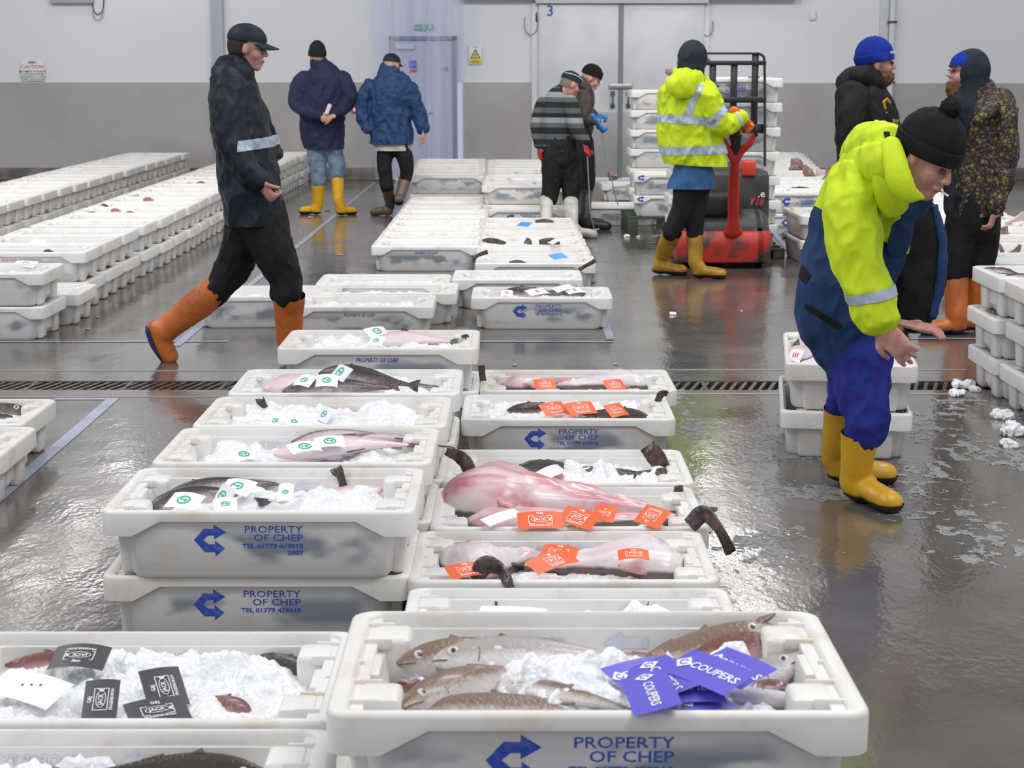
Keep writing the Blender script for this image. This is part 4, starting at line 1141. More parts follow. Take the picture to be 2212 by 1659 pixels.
bm = bmesh.new(); w1.tube(bm, [(500, 148, 30, .05), (488, 160, 30, 0), (520, 160, 34, 0)], 1.6, 0); w1.garment('collar', bm, M['char'], .004)
bm = bmesh.new()
w1.tube(bm, [(557, 455, 58, 0), (578, 505, 50, -.03), (600, 562, 41, -.05), (618, 604, 34, -.05), (617, 636, 33, -.05)], 1.25)
w1.tube(bm, [(540, 470, 52, .05), (524, 530, 42, .08), (503, 578, 38, .10), (478, 616, 32, .10), (466, 634, 28, .10)], 1.15)
w1.garment('trousers', bm, M['black'], .018, 9)
w1.boot((624, 636, 36, -.05), (624, 735, 27), (600, 786), 5, M['boot_o'], M['sole_b'])
w1.free_boot([[(472, 622, 33, .10), (425, 660, 33, .10), (372, 700, 28, .10), (352, 716, 30, .10)], [(342, 712, 27, .10), (350, 740, 24, .10), (366, 770, 20, .10)]], M['boot_o'],
             [((at(333, 728, 9.7)), at(333, 728, 9.7) - at(352, 722, 9.7)), (at(0, 706, 9.7), (0, 0, -1))], M['sole_b'])
w1.head(536, 104, 0, 0, 12, neck=(-.04, 0, -.12)); w1.cap(M['cap'])
w1.shell('hair', (-.022, 0, .008), (.094, .082, .088), [((.0, 0, 0), (-1, 0, .2)), ((0, 0, -.075), (0, 0, 1))], M['brow'], .006)
w1.hand(w1.p(560, 391, -.26), (.55, -.15, -.75), (.7, .5, .3), 1.0, 1, 1.08)
w1.finish()

# -- navy coat, hands behind the back
w2 = Person(19.35, 'person in long navy coat, dark green beanie and yellow boots, hands clasped behind', vox=.011)
bm = bmesh.new()
w2.tube(bm, [(692, 137, 17, 0), (696, 152, 34, 0), (697, 172, 46, 0), (697, 205, 48, 0), (696, 245, 49, 0), (697, 290, 47, 0), (702, 322, 42, 0), (703, 345, 42, 0)], .78, trim=3)
w2.tube(bm, [(655, 168, 17, 0), (642, 195, 17, -.02), (638, 222, 15, -.08), (660, 240, 13, -.25), (690, 249, 10, -.30)], 1, .55)
w2.tube(bm, [(740, 168, 17, 0), (753, 195, 17, -.02), (756, 218, 15, -.08), (735, 238, 13, -.25), (712, 250, 10, -.30)], 1, .55)
w2.garment('coat', bm, M['navy'], .018, 9, hem=(700, 321))
bm = bmesh.new(); w2.tube(bm, [(690, 144, 20, 0), (688, 133, 19, 0)], .9, 0); w2.garment('collar', bm, M['navy'], .002)
bm = bmesh.new()
w2.tube(bm, [(686, 305, 24, 0), (684, 340, 20, 0), (688, 370, 17, 0), (688, 392, 16, 0)], 1); w2.tube(bm, [(718, 305, 24, 0), (722, 335, 19, 0), (728, 355, 18, 0), (729, 378, 16, 0)], 1)
w2.garment('jeans', bm, M['jeans'], .012, 12)
w2.boot((688, 390, 15, 0), (687, 440, 12), (694, 464), 160, M['boot_y'], M['sole_k'], .27); w2.boot((729, 379, 14, 0), (731, 430, 12), (727, 466), 40, M['boot_y'], M['sole_k'], .27)
w2.head(685, 124, 0, 118, 5); w2.beanie(M['bean_green'], .035)
w2.hand(w2.p(694, 247, -.31), (.8, 0, -.35), (0, 1, 0), .8, -1, 1.0); w2.hand(w2.p(716, 252, -.34), (-.85, 0, -.2), (0, 1, 0), .9, 1, 1.0)
o = w2.finish()
bm = bmesh.new(); tube(bm, [w2.p(706, 244, -.37), w2.p(712, 228, -.37)], .022, .5); link('held_paper_cup', bm_mesh(bm, 'mesh', 50), mat('pink_white_card', (.72, .60, .64), .5), label='small pinkish white cup held behind the back of the navy coat', cat='cup')

# -- padded blue jacket
w3 = Person(19.1, 'person in padded blue jacket over a pale shirt, dark cap and brown boots, walking away', vox=.011)
bm = bmesh.new()
w3.tube(bm, [(841, 156, 21, 0), (843, 170, 38, 0), (845, 195, 47, 0), (842, 230, 46, 0), (843, 262, 45, 0), (846, 290, 47, 0), (846, 330, 46, 0)], .72, trim=2)
w3.tube(bm, [(800, 188, 19, 0), (788, 220, 17, 0), (786, 255, 15, -.02), (797, 280, 12, -.05)], 1)
w3.tube(bm, [(880, 186, 19, 0), (895, 220, 17, 0), (906, 252, 15, 0), (916, 282, 12, -.03)], 1)
w3.garment('padded_jacket', bm, M['navy_b'], .030, 11, hem=(846, 311))
bm = bmesh.new(); w3.tube(bm, [(840, 166, 27, 0), (841, 150, 23, 0)], .9, 0); w3.garment('collar', bm, M['navy_b'], .006)
bm = bmesh.new(); w3.tube(bm, [(847, 300, 40, 0), (848, 322, 43, 0), (848, 340, 44, 0)], .66, 0); w3.garment('shirt_hem', bm, M['shirt'], .012, 14, hem=(848, 325))
bm = bmesh.new()
w3.tube(bm, [(835, 312, 22, 0), (831, 350, 17, 0), (832, 380, 15, 0), (836, 405, 14, 0)], 1); w3.tube(bm, [(864, 312, 23, 0), (876, 345, 17, -.02), (878, 368, 15, .02), (874, 388, 14, .05)], 1)
w3.garment('trousers', bm, M['black'], .010, 12)
w3.boot((837, 404, 14, 0), (843, 445, 10), (849, 466), 165, M['boot_b'], M['boot_b'], .27)
q = at(862, 434, 19.1)
w3.free_boot([[(874, 388, 14, .05), (868, 412, 12, -.02), (862, 428, 11, -.06)], [(862, 430, 10, -.10), (861, 434, 10, .12)]], M['boot_b'], [(q + Vector((0, 0, .0)), (0, 0, -1))], M['sole_k'])
w3.head(847, 142, 0, 55, 12); w3.cap(M['cap'])
w3.hand(w3.p(916, 285, -.03), (-.1, 0, -1), (-.9, .3, 0), .5, -1, 1.0)
w3.finish()

# -- striped jumper with red gloves
w4 = Person(17.35, 'person in grey and black striped jumper, red gloves and white boots, holding a hook', 'skin2', vox=.0105)
bm = bmesh.new()
w4.tube(bm, [(1216, 194, 15, 0), (1208, 208, 26, 0), (1206, 228, 31, 0), (1207, 255, 33, 0), (1208, 288, 36, 0), (1210, 318, 39, 0), (1211, 345, 40, 0)], .72, trim=2)
w4.tube(bm, [(1174, 222, 15, .02), (1163, 250, 14, .02), (1158, 280, 12, 0), (1164, 312, 11, -.02)], 1)
w4.tube(bm, [(1230, 222, 19, -.08), (1239, 250, 18, -.12), (1248, 282, 16, -.16), (1264, 304, 12, -.2)], 1)
w4.garment('striped_jumper', bm, M['striped'], .008, 10, hem=(1210, 325), tilt=-.05)
bm = bmesh.new(); w4.tube(bm, [(1216, 200, 17, 0), (1219, 190, 14, 0)], .9, 0); w4.garment('collar', bm, M['black'], .002)
bm = bmesh.new()
w4.tube(bm, [(1212, 312, 39, 0), (1212, 340, 40, 0)], .75); w4.tube(bm, [(1197, 335, 27, 0), (1194, 375, 24, 0), (1190, 405, 20, 0), (1187, 428, 18, 0)], 1); w4.tube(bm, [(1230, 335, 26, 0), (1236, 380, 22, 0), (1235, 410, 20, 0), (1233, 430, 18, 0)], 1)
w4.garment('trousers', bm, M['black'], .014, 10)
w4.boot((1181, 430, 15, 0), (1180, 480, 12), (1178, 508), -6, M['boot_w'], M['boot_w'], .28); w4.boot((1233, 432, 16, 0), (1236, 488, 13), (1230, 514), -8, M['boot_w'], M['boot_w'], .28)
w4.head(1233, 183, 0, 18, 24, neck=(-.05, 0, -.10)); w4.cap(M['cap'], M['white_paint'])
w4.shell('hair', (-.020, 0, .006), (.093, .080, .088), [((-.03, 0, 0), (-1, 0, .2)), ((0, 0, -.05), (0, 0, 1))], M['greyhair'], .003)
w4.hand(w4.p(1165, 318, -.02), (.12, 0, -1), (.9, .3, 0), .5, -1, 1.05, M['glove_r']); w4.hand(w4.p(1263, 312, -.2), (.35, 0, -.9), (.8, -.3, 0), 1.25, 1, 1.1, M['glove_r'])
w4.finish()
M['rod'] = mat('bright_steel_rod', (.55, .55, .56), .25, .9)
P_ = [w4.p(1268, 322, -.2), w4.p(1272, 400, -.2), w4.p(1275, 455, -.2), w4.p(1281, 486, -.2), w4.p(1286, 496, -.2), w4.p(1294, 494, -.2)]
link('hook', wire([Vector(q) for q in curve_pts([tuple(p) for p in P_], 6)], .006, 8), M['rod'], label='long steel hook held by the red gloves, its tip near the floor', cat='hook')

# -- brown jacket with blue gloves
w5 = Person(18.15, 'person in brown jacket, black beanie and blue gloves, leaning over with a long hook', vox=.0105)
bm = bmesh.new()
w5.tube(bm, [(1264, 176, 15, 0), (1260, 192, 22, 0), (1260, 220, 23, 0), (1260, 255, 22, 0), (1258, 290, 22, 0), (1256, 325, 22, 0)], .95, trim=1)
w5.tube(bm, [(1264, 196, 13, -.12), (1264, 225, 13, -.16), (1263, 252, 12, -.18), (1284, 262, 9, -.18)], 1)
w5.tube(bm, [(1266, 196, 12, .12), (1266, 232, 12, .16), (1284, 248, 9, .12)], 1)
w5.garment('jacket', bm, M['brownj'], .018, 12, hem=(1258, 308))
bm = bmesh.new(); w5.tube(bm, [(1258, 305, 24, 0), (1262, 350, 23, 0), (1266, 385, 20, 0), (1264, 412, 17, 0)], 1.1); w5.garment('trousers', bm, M['black'], .008, 10)
w5.boot((1264, 415, 16, 0), (1262, 470, 13), (1258, 496), -5, M['boot_g'], M['boot_g'], .30); w5.boot((1260, 415, 16, .12), (1256, 468, 13), (1250, 490), 0, M['boot_g'], M['boot_g'], .28)
w5.head(1277, 170, 0, -4, 28, neck=(-.06, 0, -.10)); w5.beanie(M['bean_black'], 0, False)
w5.hand(w5.p(1289, 264, -.18), (.55, 0, -.75), (.7, .4, .4), .9, -1, 1.1, M['glove_b']); w5.hand(w5.p(1286, 250, .12), (.9, 0, -.1), (0, .3, -1), .9, 1, 1.05, M['glove_b'])
w5.finish()
P_ = [w5.p(1297, 255, -.02), w5.p(1300, 290, 0), w5.p(1318, 375, 0), w5.p(1334, 440, 0), w5.p(1339, 451, 0), w5.p(1345, 450, 0)]
link('hook', wire([Vector(q) for q in curve_pts([tuple(p) for p in P_], 6)], .006, 8), M['rod'], label='long thin hook in the blue gloves reaching down to a white crate', cat='hook')

# -- pallet truck driver
w6 = Person(13.6, 'person in hi-vis yellow jacket and slate hood steering the red and black pallet truck', vox=.0095)
bm = bmesh.new()
w6.tube(bm, [(1482, 164, 30, 0), (1484, 182, 48, 0), (1486, 214, 58, 0), (1486, 259, 63, 0), (1488, 300, 66, 0), (1500, 330, 66, 0), (1508, 352, 62, 0), (1509, 380, 62, 0)], .72, trim=3)
w6.tube(bm, [(1524, 202, 28, -.10), (1540, 240, 27, -.12), (1556, 268, 25, -.10), (1580, 266, 20, -.02), (1600, 255, 15, .05)], 1)
w6.tube(bm, [(1448, 202, 24, .05), (1444, 240, 23, .15), (1470, 270, 20, .35)], 1)
i, me = w6.garment('hi_vis_jacket', bm, M['hi'], .028, 10, hem=(1508, 357), tilt=-.05)
w6.jk = me
Yj = 13.35
for y0, y1, tl in ((269, 251, -.06), (337, 318, .03)):
    w6.band(i, me, slab(at(0, y0, Yj).z, at(0, y1, Yj).z, tl, at(1480, 260, Yj).x, [((at(1558, 0, Yj).x, 0, 0), (-1, 0, 0))] if y0 == 269 else ()), M['silver'])
# vertical braces and sleeve bands
a, b = at(1516, 180, Yj), at(1487, 252, Yj); d = (b - a).normalized(); n = Vector((-d.z, 0, d.x))
w6.band(i, me, [(a + n * -.028, n), (a + n * .028, -n), (a, d), (b, -d), ((0, 13.55, 0), (0, -1, 0))], M['silver'])
a, b = at(1537, 268, Yj), at(1574, 229, Yj); d = (b - a).normalized(); n = Vector((-d.z, 0, d.x))
w6.band(i, me, [(a + n * -.030, n), (a + n * .030, -n), (a - d * .03, d), (b + d * .04, -d)], M['silver'])
a, b = at(1592, 248, 13.6), at(1604, 268, 13.6); d = (b - a).normalized(); n = Vector((-d.z, 0, d.x))
w6.band(i, me, [(a + n * -.012, n), (a + n * .012, -n), (a - d * .03, d)], M['silver'])
bm = bmesh.new(); w6.tube(bm, [(1500, 172, 26, -.12), (1478, 180, 34, -.15), (1462, 186, 28, -.17)], .55, 0); w6.tube(bm, [(1474, 160, 18, .02), (1496, 166, 26, -.02), (1522, 182, 16, -.02)], .9, 0)
w6.garment('jacket_hood', bm, M['hi'], .012, 9)
bm = bmesh.new(); w6.tube(bm, [(1498, 362, 42, 0), (1497, 385, 47, 0), (1492, 410, 50, 0), (1491, 430, 50, 0)], .85, 0); me = remesh(bm, .011, 3, .5, .014, 6, 3)
w6.add('apron', cut(me, [(at(1490, 407, 13.6), (0, 0, 1))]), M['apron'])
bm = bmesh.new(); w6.tube(bm, [(1500, 370, 36, 0), (1482, 420, 29, 0), (1474, 455, 25, 0), (1456, 490, 20, 0), (1449, 504, 19, 0)], 1); w6.tube(bm, [(1504, 370, 34, .03), (1507, 420, 25, .03), (1502, 465, 21, .03), (1500, 508, 18, .03)], 1)
w6.garment('trousers', bm, M['black'], .008, 10)
w6.boot((1452, 500, 22, 0), (1430, 556, 17), (1408, 592), -22, M['boot_yd'], M['sole_k'], .30, .85); w6.boot((1501, 508, 19, .03), (1502, 568, 15), (1494, 601), -10, M['boot_yd'], M['sole_k'], .28, .9)
w6.head(1501, 132, 0, 48, 6, sc_=1.02); w6.hood(M['char'], .12); w6.cap(M['apron'])
w6.hand(w6.p(1599, 254, .05), (.45, .2, -.4), (.5, -.2, -.8), 1.1, 1, 1.15, M['glove_o'])
w6.finish()

# -- two men talking
w7 = Person(10.75, 'person in black hooded top and royal blue beanie, bearded, facing right', 'skin2', vox=.0085)
bm = bmesh.new()
w7.tube(bm, [(1862, 178, 36, 0), (1862, 198, 52, 0), (1866, 232, 62, 0), (1874, 275, 67, 0), (1872, 330, 62, 0), (1868, 400, 58, 0), (1868, 430, 56, 0)], 1.1)
w7.tube(bm, [(1842, 208, 36, -.14), (1836, 255, 34, -.20), (1838, 300, 31, -.22), (1872, 326, 26, -.26), (1915, 322, 22, -.22)], 1)
w7.tube(bm, [(1880, 210, 32, .18), (1890, 265, 30, .24), (1905, 315, 26, .20)], 1)
i, me = w7.garment('hooded_top', bm, M['black'], .018, 9)
bm = bmesh.new(); w7.tube(bm, [(1872, 172, 30, -.05), (1846, 166, 24, 0), (1826, 178, 20, 0), (1830, 188, 18, 0)], 1.9, 0); w7.tube(bm, [(1876, 162, 28, 0), (1890, 185, 26, -.03)], 1.4, 0); w7.garment('hood', bm, M['black'], .008, 10)
bm = bmesh.new(); w7.tube(bm, [(1862, 420, 52, 0), (1846, 500, 40, 0), (1842, 600, 34, 0), (1840, 640, 30, 0)], 1); w7.tube(bm, [(1872, 420, 50, .05), (1880, 500, 38, .1), (1884, 600, 33, .12), (1884, 640, 30, .12)], 1); w7.garment('trousers', bm, M['black'], .008, 8)
w7.boot((1840, 636, 30, 0), (1838, 690, 25), (1824, 728), 5, M['boot_yd'], M['sole_k']); w7.boot((1884, 630, 30, .12), (1882, 690, 25), (1866, 722), 0, M['boot_yd'], M['sole_k'])
w7.head(1893, 140, 0, -6, -2, neck=(-.05, 0, -.11), sc_=1.05); ib = w7.beanie(M['bean_blue'], .015)
w7.shell('beard', (.028, 0, -.066), (.072, .066, .066), [((0, 0, -.028), (-.25, 0, -1)), ((.0, 0, 0), (1, 0, -.25))], M['beard'], .010, 60)
w7.shell('hair', (-.022, 0, .004), (.093, .081, .086), [((.0, 0, 0), (-1, 0, .2)), ((0, 0, -.055), (0, 0, 1))], M['brow'], .003)
w7.hand(w7.p(1925, 322, -.22), (.7, .6, 0), (0, 0, 1), .6, 1, 1.0)
# chest print
pl = []
for (x0, y0), (x1, y1) in (((1909, 220), (1916, 214)), ((1916, 214), (1923, 222)), ((1909, 220), (1914, 244)), ((1914, 244), (1922, 266))):
    pl.append(((x0, y0), (x1, y1)))
def on_chest(x, y): return at(x, y, 10.41)
bm = bmesh.new()
for p0, p1 in pl: tube(bm, [w7.p(*p0, -.16), w7.p(*p1, -.14)], .008, .5, 8)
w7.add('chest_emblem', bm_mesh(bm, 'em', 60), mat('mustard_print', (.62, .38, .03), .6))
t = text_mesh('mar', .085, 'LEFT', bold=.003); A = w7.p(1919, 262, -.15); dv = (w7.p(1944, 264, .08) - A).normalized()
w7.add('chest_lettering', flat_join([(t, lambda u, v: A + dv * u + Z_ * v + Vector((.012, -.06, 0)))]), mat('mustard_print_letters', (.62, .38, .03), .6))
t = text_mesh('mcr', .028, 'CENTER', bold=.001); 
w7.add('beanie_lettering', flat_join([(t, lambda u, v: w7.h((.085, -.075, .07)) + Vector((u * .9, -.012 + u * .7, v)))]), M['paper'])
w7.finish()

w8 = Person(10.8, 'person in brown and lime patterned jacket with charcoal hood and long beard', 'skin', vox=.0085)
bm = bmesh.new()
w8.tube(bm, [(2114, 208, 44, .02), (2120, 232, 62, .02), (2126, 280, 64, .02), (2122, 340, 64, .02), (2112, 400, 62, .02), (2106, 450, 58, .02), (2106, 480, 58, .02)], .95, trim=2)
w8.tube(bm, [(2165, 236, 30, -.10), (2172, 290, 29, -.13), (2172, 350, 26, -.14), (2160, 410, 22, -.16), (2150, 448, 18, -.18)], 1)
w8.tube(bm, [(2064, 240, 26, .10), (2056, 290, 24, .16), (2060, 350, 22, .18), (2070, 400, 20, .16)], 1)
me = cut(remesh(bm, .0095, 4, .5, .020, 9, 2), [(at(2108, 466, 10.8), (0, 0, 1))])
i = w8.add('patterned_jacket', me, M['camo'])
w8.tube(None, [(2152, 455, 16, -.18), (2150, 462, 14, -.18)], 1)
a = w8.p(2124, 225, -.30); b = w8.p(2064, 455, -.30); d = (b - a).normalized(); n = Vector((-d.z, 0, d.x)); n = n if n.x < 0 else -n
ip = cut(me, [(a, n), (at(0, 465, 10.8), (0, 0, 1)), (Vector((0, 10.9, 0)), (0, -1, 0))], .006)
w8.add('dark_jumper', ip, M['char'])
bm = bmesh.new(); w8.tube(bm, [(2090, 200, 34, 0), (2086, 225, 40, -.02), (2080, 262, 34, .0), (2068, 330, 28, .0), (2062, 400, 24, .0), (2062, 450, 24, .0)], .8, 0); w8.garment('zipped_jumper', bm, M['char'], .006)
bm = bmesh.new(); w8.tube(bm, [(2108, 262, 9, -.30), (2130, 244, 14, -.26), (2150, 226, 22, -.10), (2162, 214, 26, .02), (2172, 226, 24, .02)], .9, 0); w8.garment('jacket_collar', bm, M['camo'], .006)
bm = bmesh.new(); w8.tube(bm, [(2104, 425, 52, 0), (2104, 480, 54, 0)], .9); w8.tube(bm, [(2082, 470, 38, 0), (2070, 530, 35, 0), (2064, 588, 31, 0)], 1); w8.tube(bm, [(2122, 470, 40, .03), (2118, 540, 36, .05), (2112, 590, 31, .05)], 1)
w8.garment('trousers', bm, M['black'], .010, 8)
w8.boot((2066, 588, 27, 0), (2066, 680, 24), (2088, 722), 183, M['boot_o'], M['sole_b'], .31); w8.boot((2112, 590, 27, .05), (2112, 680, 24), (2138, 716), 180, M['boot_o'], M['sole_b'], .31)
w8.head(2086, 160, 0, 187, -6, neck=(.06, 0, -.12), sc_=1.05); w8.hood(M['char'], .10, .122)
w8.shell('beanie', (-.014, 0, .050), (.112, .088, .085), [((0, 0, .040), (0, 0, 1)), ((.03, 0, 0), (1, 0, 0))], M['bean_blue'])
w8.shell('beard', (.034, 0, -.082), (.070, .055, .078), [((0, 0, -.036), (-.2, 0, -1)), ((.0, 0, 0), (1, 0, -.3))], M['beard'], .012, 60)
q = [w8.h((.098, .012, .012)), w8.h((.100, .030, .022)), w8.h((.092, .046, .012)), w8.h((.098, .030, .0)), w8.h((.098, .012, .012))]
bm = bmesh.new(); tube(bm, q, .0022, 1, 6); tube(bm, [w8.h((.092, .046, .016)), w8.h((.02, .080, .014))], .002, 1, 6); w8.add('glasses', bm_mesh(bm, 'gl', 60), M['black_plastic'])
w8.hand(w8.p(2150, 452, -.18), (-.25, 0, -1), (-.8, .4, 0), .5, 1, 1.0)
w8.finish()

# -- the man bending forward
w9 = Person(6.62, 'person bending over in yellow and navy coat, black bobble hat and blue trousers', vox=.0075)
bm = bmesh.new()
w9.tube(bm, [(1930, 330, 48, -.12), (1897, 372, 82, -.08), (1872, 440, 100, 0), (1852, 520, 104, .02), (1828, 600, 99, .02), (1810, 680, 88, .02), (1814, 740, 66, .02), (1826, 782, 44, 0)], .80, .66)
me = remesh(bm, .009, 4, .5, .028, 7, 9)
pc = (w9.p(1780, 455, 0), w9.p(1905, 520, 0)); d = (pc[1] - pc[0]).normalized(); n = Vector((-d.z, 0, d.x))
i = w9.add('navy_coat', cut(me, [(pc[0], -n)]), M['nvy_coat']); w9.add('yellow_yoke', cut(me, [(pc[0], n)], .003), M['hi'])
# dark pocket flaps on the coat
def patch(me, q, off, front):
    P_ = [w9.p(x, y, -.3) for x, y in q]; pl = []
    for a, b in zip(P_, P_[1:] + P_[:1]):
        d = b - a; n = Vector((d.z, 0, -d.x)); c = sum(P_, Vector()) / 4 - a
        pl.append((a, n if n.dot(c) > 0 else -n))
    return cut(me, pl + [(Vector((0, front, 0)), (0, -1, 0))], off)
for q in (((1762, 686), (1768, 676), (1842, 720), (1836, 732)), ((1762, 590), (1776, 612), (1764, 634), (1750, 612))):
    c = patch(me, q, .004, 6.62)
    if c is not None: w9.add('pocket_flap', c, M['black'], i)
bm = bmesh.new(); w9.tube(bm, [(1850, 340, 34, -.02), (1868, 318, 42, -.06), (1898, 310, 44, -.16), (1926, 322, 44, -.26)], 1.25, 0); w9.tube(bm, [(1862, 366, 42, -.16), (1888, 358, 50, -.26), (1922, 352, 44, -.38)], 1.0, 0)
ih, mh = w9.garment('coat_hood', bm, M['hi'], .020, 9)
c = patch(mh, ((1908, 285), (1920, 285), (1926, 400), (1914, 400)), .004, 6.5)
if c is not None: w9.add('zip', c, M['black'], ih)
bm = bmesh.new(); w9.tube(bm, [(1926, 312, 22, -.46), (1934, 352, 26, -.50), (1942, 388, 28, -.52), (1962, 416, 22, -.52), (1996, 428, 7, -.50)], .5, 0); w9.tube(bm, [(1918, 350, 30, -.36), (1925, 400, 40, -.38), (1930, 440, 34, -.34)], .9, 0); w9.garment('collar', bm, M['hi'], .006, 9)
bm = bmesh.new(); w9.tube(bm, [(1960, 448, 26, -.20), (1972, 450, 30, -.20), (2000, 430, 18, -.22)], .5, 0); w9.tube(bm, [(1950, 490, 24, -.18), (1938, 540, 24, -.12)], .6, 0); w9.garment('lapel', bm, M['nvy_coat'], .005)
bm = bmesh.new()
w9.tube(bm, [(1965, 440, 46, .05), (1988, 500, 55, .05), (1990, 560, 57, .05), (1985, 620, 53, .05), (1976, 665, 44, .05), (1978, 690, 36, .05)], .30, 0); w9.tube(bm, [(1930, 470, 46, .08), (1950, 560, 55, .08), (1958, 640, 45, .08), (1965, 680, 26, .08)], .4, 0)
w9.garment('open_coat_lining', bm, M['black'], .016, 6)
bm = bmesh.new(); w9.tube(bm, [(2018, 446, 9, .03), (2034, 520, 11, .02), (2032, 600, 12, .02), (2014, 684, 10, .02)], .5, 0); w9.garment('lining_edge', bm, M['nvy_coat'], .008)
bm = bmesh.new()
w9.tube(bm, [(1852, 398, 60, -.24), (1842, 460, 62, -.30), (1848, 530, 55, -.34), (1862, 590, 51, -.36), (1882, 645, 49, -.38), (1897, 686, 43, -.40)], .9)
i, me = w9.garment('yellow_sleeve', bm, M['hi'], .026, 9)
w9.band(i, me, slab(at(0, 652, 6.2).z, at(0, 628, 6.2).z, .22, at(1880, 640, 6.2).x), M['silver'])
bm = bmesh.new(); w9.tube(bm, [(1950, 420, 40, .20), (1955, 520, 34, .34), (1956, 610, 26, .28), (1955, 676, 16, .16)], .9); w9.garment('yellow_sleeve', bm, M['hi'], .008)
bm = bmesh.new(); w9.tube(bm, [(1848, 725, 66, .06), (1860, 780, 64, 0), (1866, 850, 57, -.06), (1873, 900, 47, -.12), (1866, 938, 41, -.12)], 1); w9.tube(bm, [(1836, 735, 58, .12), (1832, 800, 44, .16), (1826, 850, 34, .14), (1818, 884, 31, .14)], 1)
w9.garment('trousers', bm, M['royal'], .022, 9)
w9.boot((1858, 934, 41, -.12), (1846, 1042, 33), (1842, 1076), -66, M['boot_y'], M['sole_k'], .29, 1.0); w9.boot((1812, 880, 33, .14), (1800, 990, 27), (1786, 1042), -4, M['boot_y'], M['sole_k'], .285)
w9.head(2000, 342, -.42, -42, 33, 0, neck=(-.10, .1, -.04), sc_=1.12); w9.beanie(M['bean_black'], .012, True, True)
w9.shell('hair', (-.022, 0, .006), (.094, .081, .088), [((.0, 0, 0), (-1, 0, .2)), ((0, 0, -.03), (0, 0, 1))], M['brow'], .003)
bm = bmesh.new(); q = w9.h((.098, .01, -.056)); tube(bm, [q, q + Vector((.012, -.05, -.012))], .004, 1, 8); w9.add('cigarette', bm_mesh(bm, 'c', 60), M['paper'])
w9.hand(w9.p(1902, 702, -.41), (.62, -.15, -.70), (.3, .9, .2), .18, -1, 1.12, spread=.22)
w9.hand(w9.p(1958, 700, -.04), (.95, -.1, -.18), (0, .2, -1), .25, 1, 1.0, spread=.2)
w9.finish()

# ================================================================ pallet truck
M['truck_red'] = mat('worn_red_paint', (.55, .035, .022), .38, spec=.5, nscale=6, col2=(.075, .05, .045), nlo=.47, nhi=.60, detail=8)
M['tiller_red'] = mat('bright_red_moulding', (.58, .035, .025), .35)
M['truck_dark'] = mat('dark_grey_moulding', (.030, .031, .035), .42, nscale=5, col2=(.055, .055, .055), detail=7)
M['truck_step'] = mat('scuffed_grey_moulding', (.05, .05, .053), .45, nscale=9, col2=(.13, .13, .135), detail=8, nlo=.5, nhi=.7)
TY = 14.2
tk = link('pallet_truck', None, label='red and dark grey powered pallet truck with a black load guard', cat='pallet truck'); tk.location = (1.725, TY, 0)
TO = Vector((1.725, TY, 0))
def tl(x, y, Y): return at(x, y, Y) - TO
def rr_prism(rings):
    """rings of (hx, y0, y1, r, z) rounded rectangles"""
    bm = bmesh.new(); out = []
    for hx, y0, y1, r, z in rings:
        cy = (y0 + y1) / 2; L_ = rr_loop(hx, (y1 - y0) / 2, r, z); out.append([Vector((p.x, p.y + cy, p.z)) for p in L_])
    loft(bm, out); return bm_mesh(bm, 'mesh', 50)
link('bumper', rr_prism([(.37, .03, .62, .10, .045), (.385, .0, .65, .12, .06), (.388, -.01, .65, .12, .18), (.385, .0, .65, .12, .295), (.37, .02, .64, .11, .31)]), M['truck_red'], tk)
link('step_cover', rr_prism([(.372, .02, .64, .11, .305), (.370, .02, .64, .11, .33), (.362, .05, .63, .11, .40), (.350, .14, .62, .10, .47), (.340, .18, .60, .08, .50)]), M['truck_step'], tk)
link('motor_housing', rr_prism([(.372, .15, .62, .035, .40), (.372, .15, .64, .035, .55), (.368, .155, .64, .035, .74), (.355, .17, .63, .04, .775), (.31, .20, .60, .06, .79)]), M['truck_dark'], tk)
bm = bmesh.new(); a = tl(1520, 520, TY + .1)
box(bm, -.26, .13, .02, .18, .42, .62, .05, 3); link('tiller_recess', bm_mesh(bm, 'mesh', 50), M['black_plastic'], tk)
P_ = [tl(1583, 500, 14.16), tl(1584, 470, 14.12), tl(1585, 400, 14.0), tl(1588, 340, 13.86)]
bm = bmesh.new(); tube(bm, P_, [.060, .048, .046, .040], .6, 16); tube(bm, [tl(1570, 500, 14.2), tl(1597, 500, 14.2)], .03, 1, 12)
tube(bm, [tl(1588, 345, 13.87), tl(1600, 326, 13.84), tl(1620, 310, 13.80), tl(1631, 290, 13.78)], [.042, .036, .028, .022], .7, 14)
tube(bm, [tl(1588, 345, 13.87), tl(1575, 325, 13.84), tl(1562, 304, 13.80), tl(1556, 290, 13.78)], [.042, .034, .026, .022], .7, 14)
link('tiller_arm', remesh(bm, .007, 4, .5), M['tiller_red'], tk)
bm = bmesh.new(); tube(bm, [Vector(q) for q in curve_pts([tuple(tl(*q)) for q in ((1556, 294, 13.78), (1560, 276, 13.76), (1580, 268, 13.74), (1610, 267, 13.74), (1628, 273, 13.76), (1633, 292, 13.78))], 5)], .017, 1, 12); tube(bm, [tl(1590, 330, 13.84), tl(1589, 290, 13.78)], [.030, .052], .6, 14)
link('tiller_grip', bm_mesh(bm, 'mesh', 50), M['black_plastic'], tk)
a, b = tl(1605, 347, 14.34), tl(1632, 381, 14.34)
link('battery_latch', box_mesh(a.x, b.x, .12, .30, b.z, a.z, .018, 3), mat('red_latch', (.70, .06, .035), .4), tk)
def guard(rects, Y):
    bm = bmesh.new()
    for x0, y0, x1, y1 in rects:
        a, b = tl(x0, y0, Y), tl(x1, y1, Y); box(bm, a.x, b.x, a.y - .012, a.y + .012, b.z, a.z, .004, 1)
    return bm
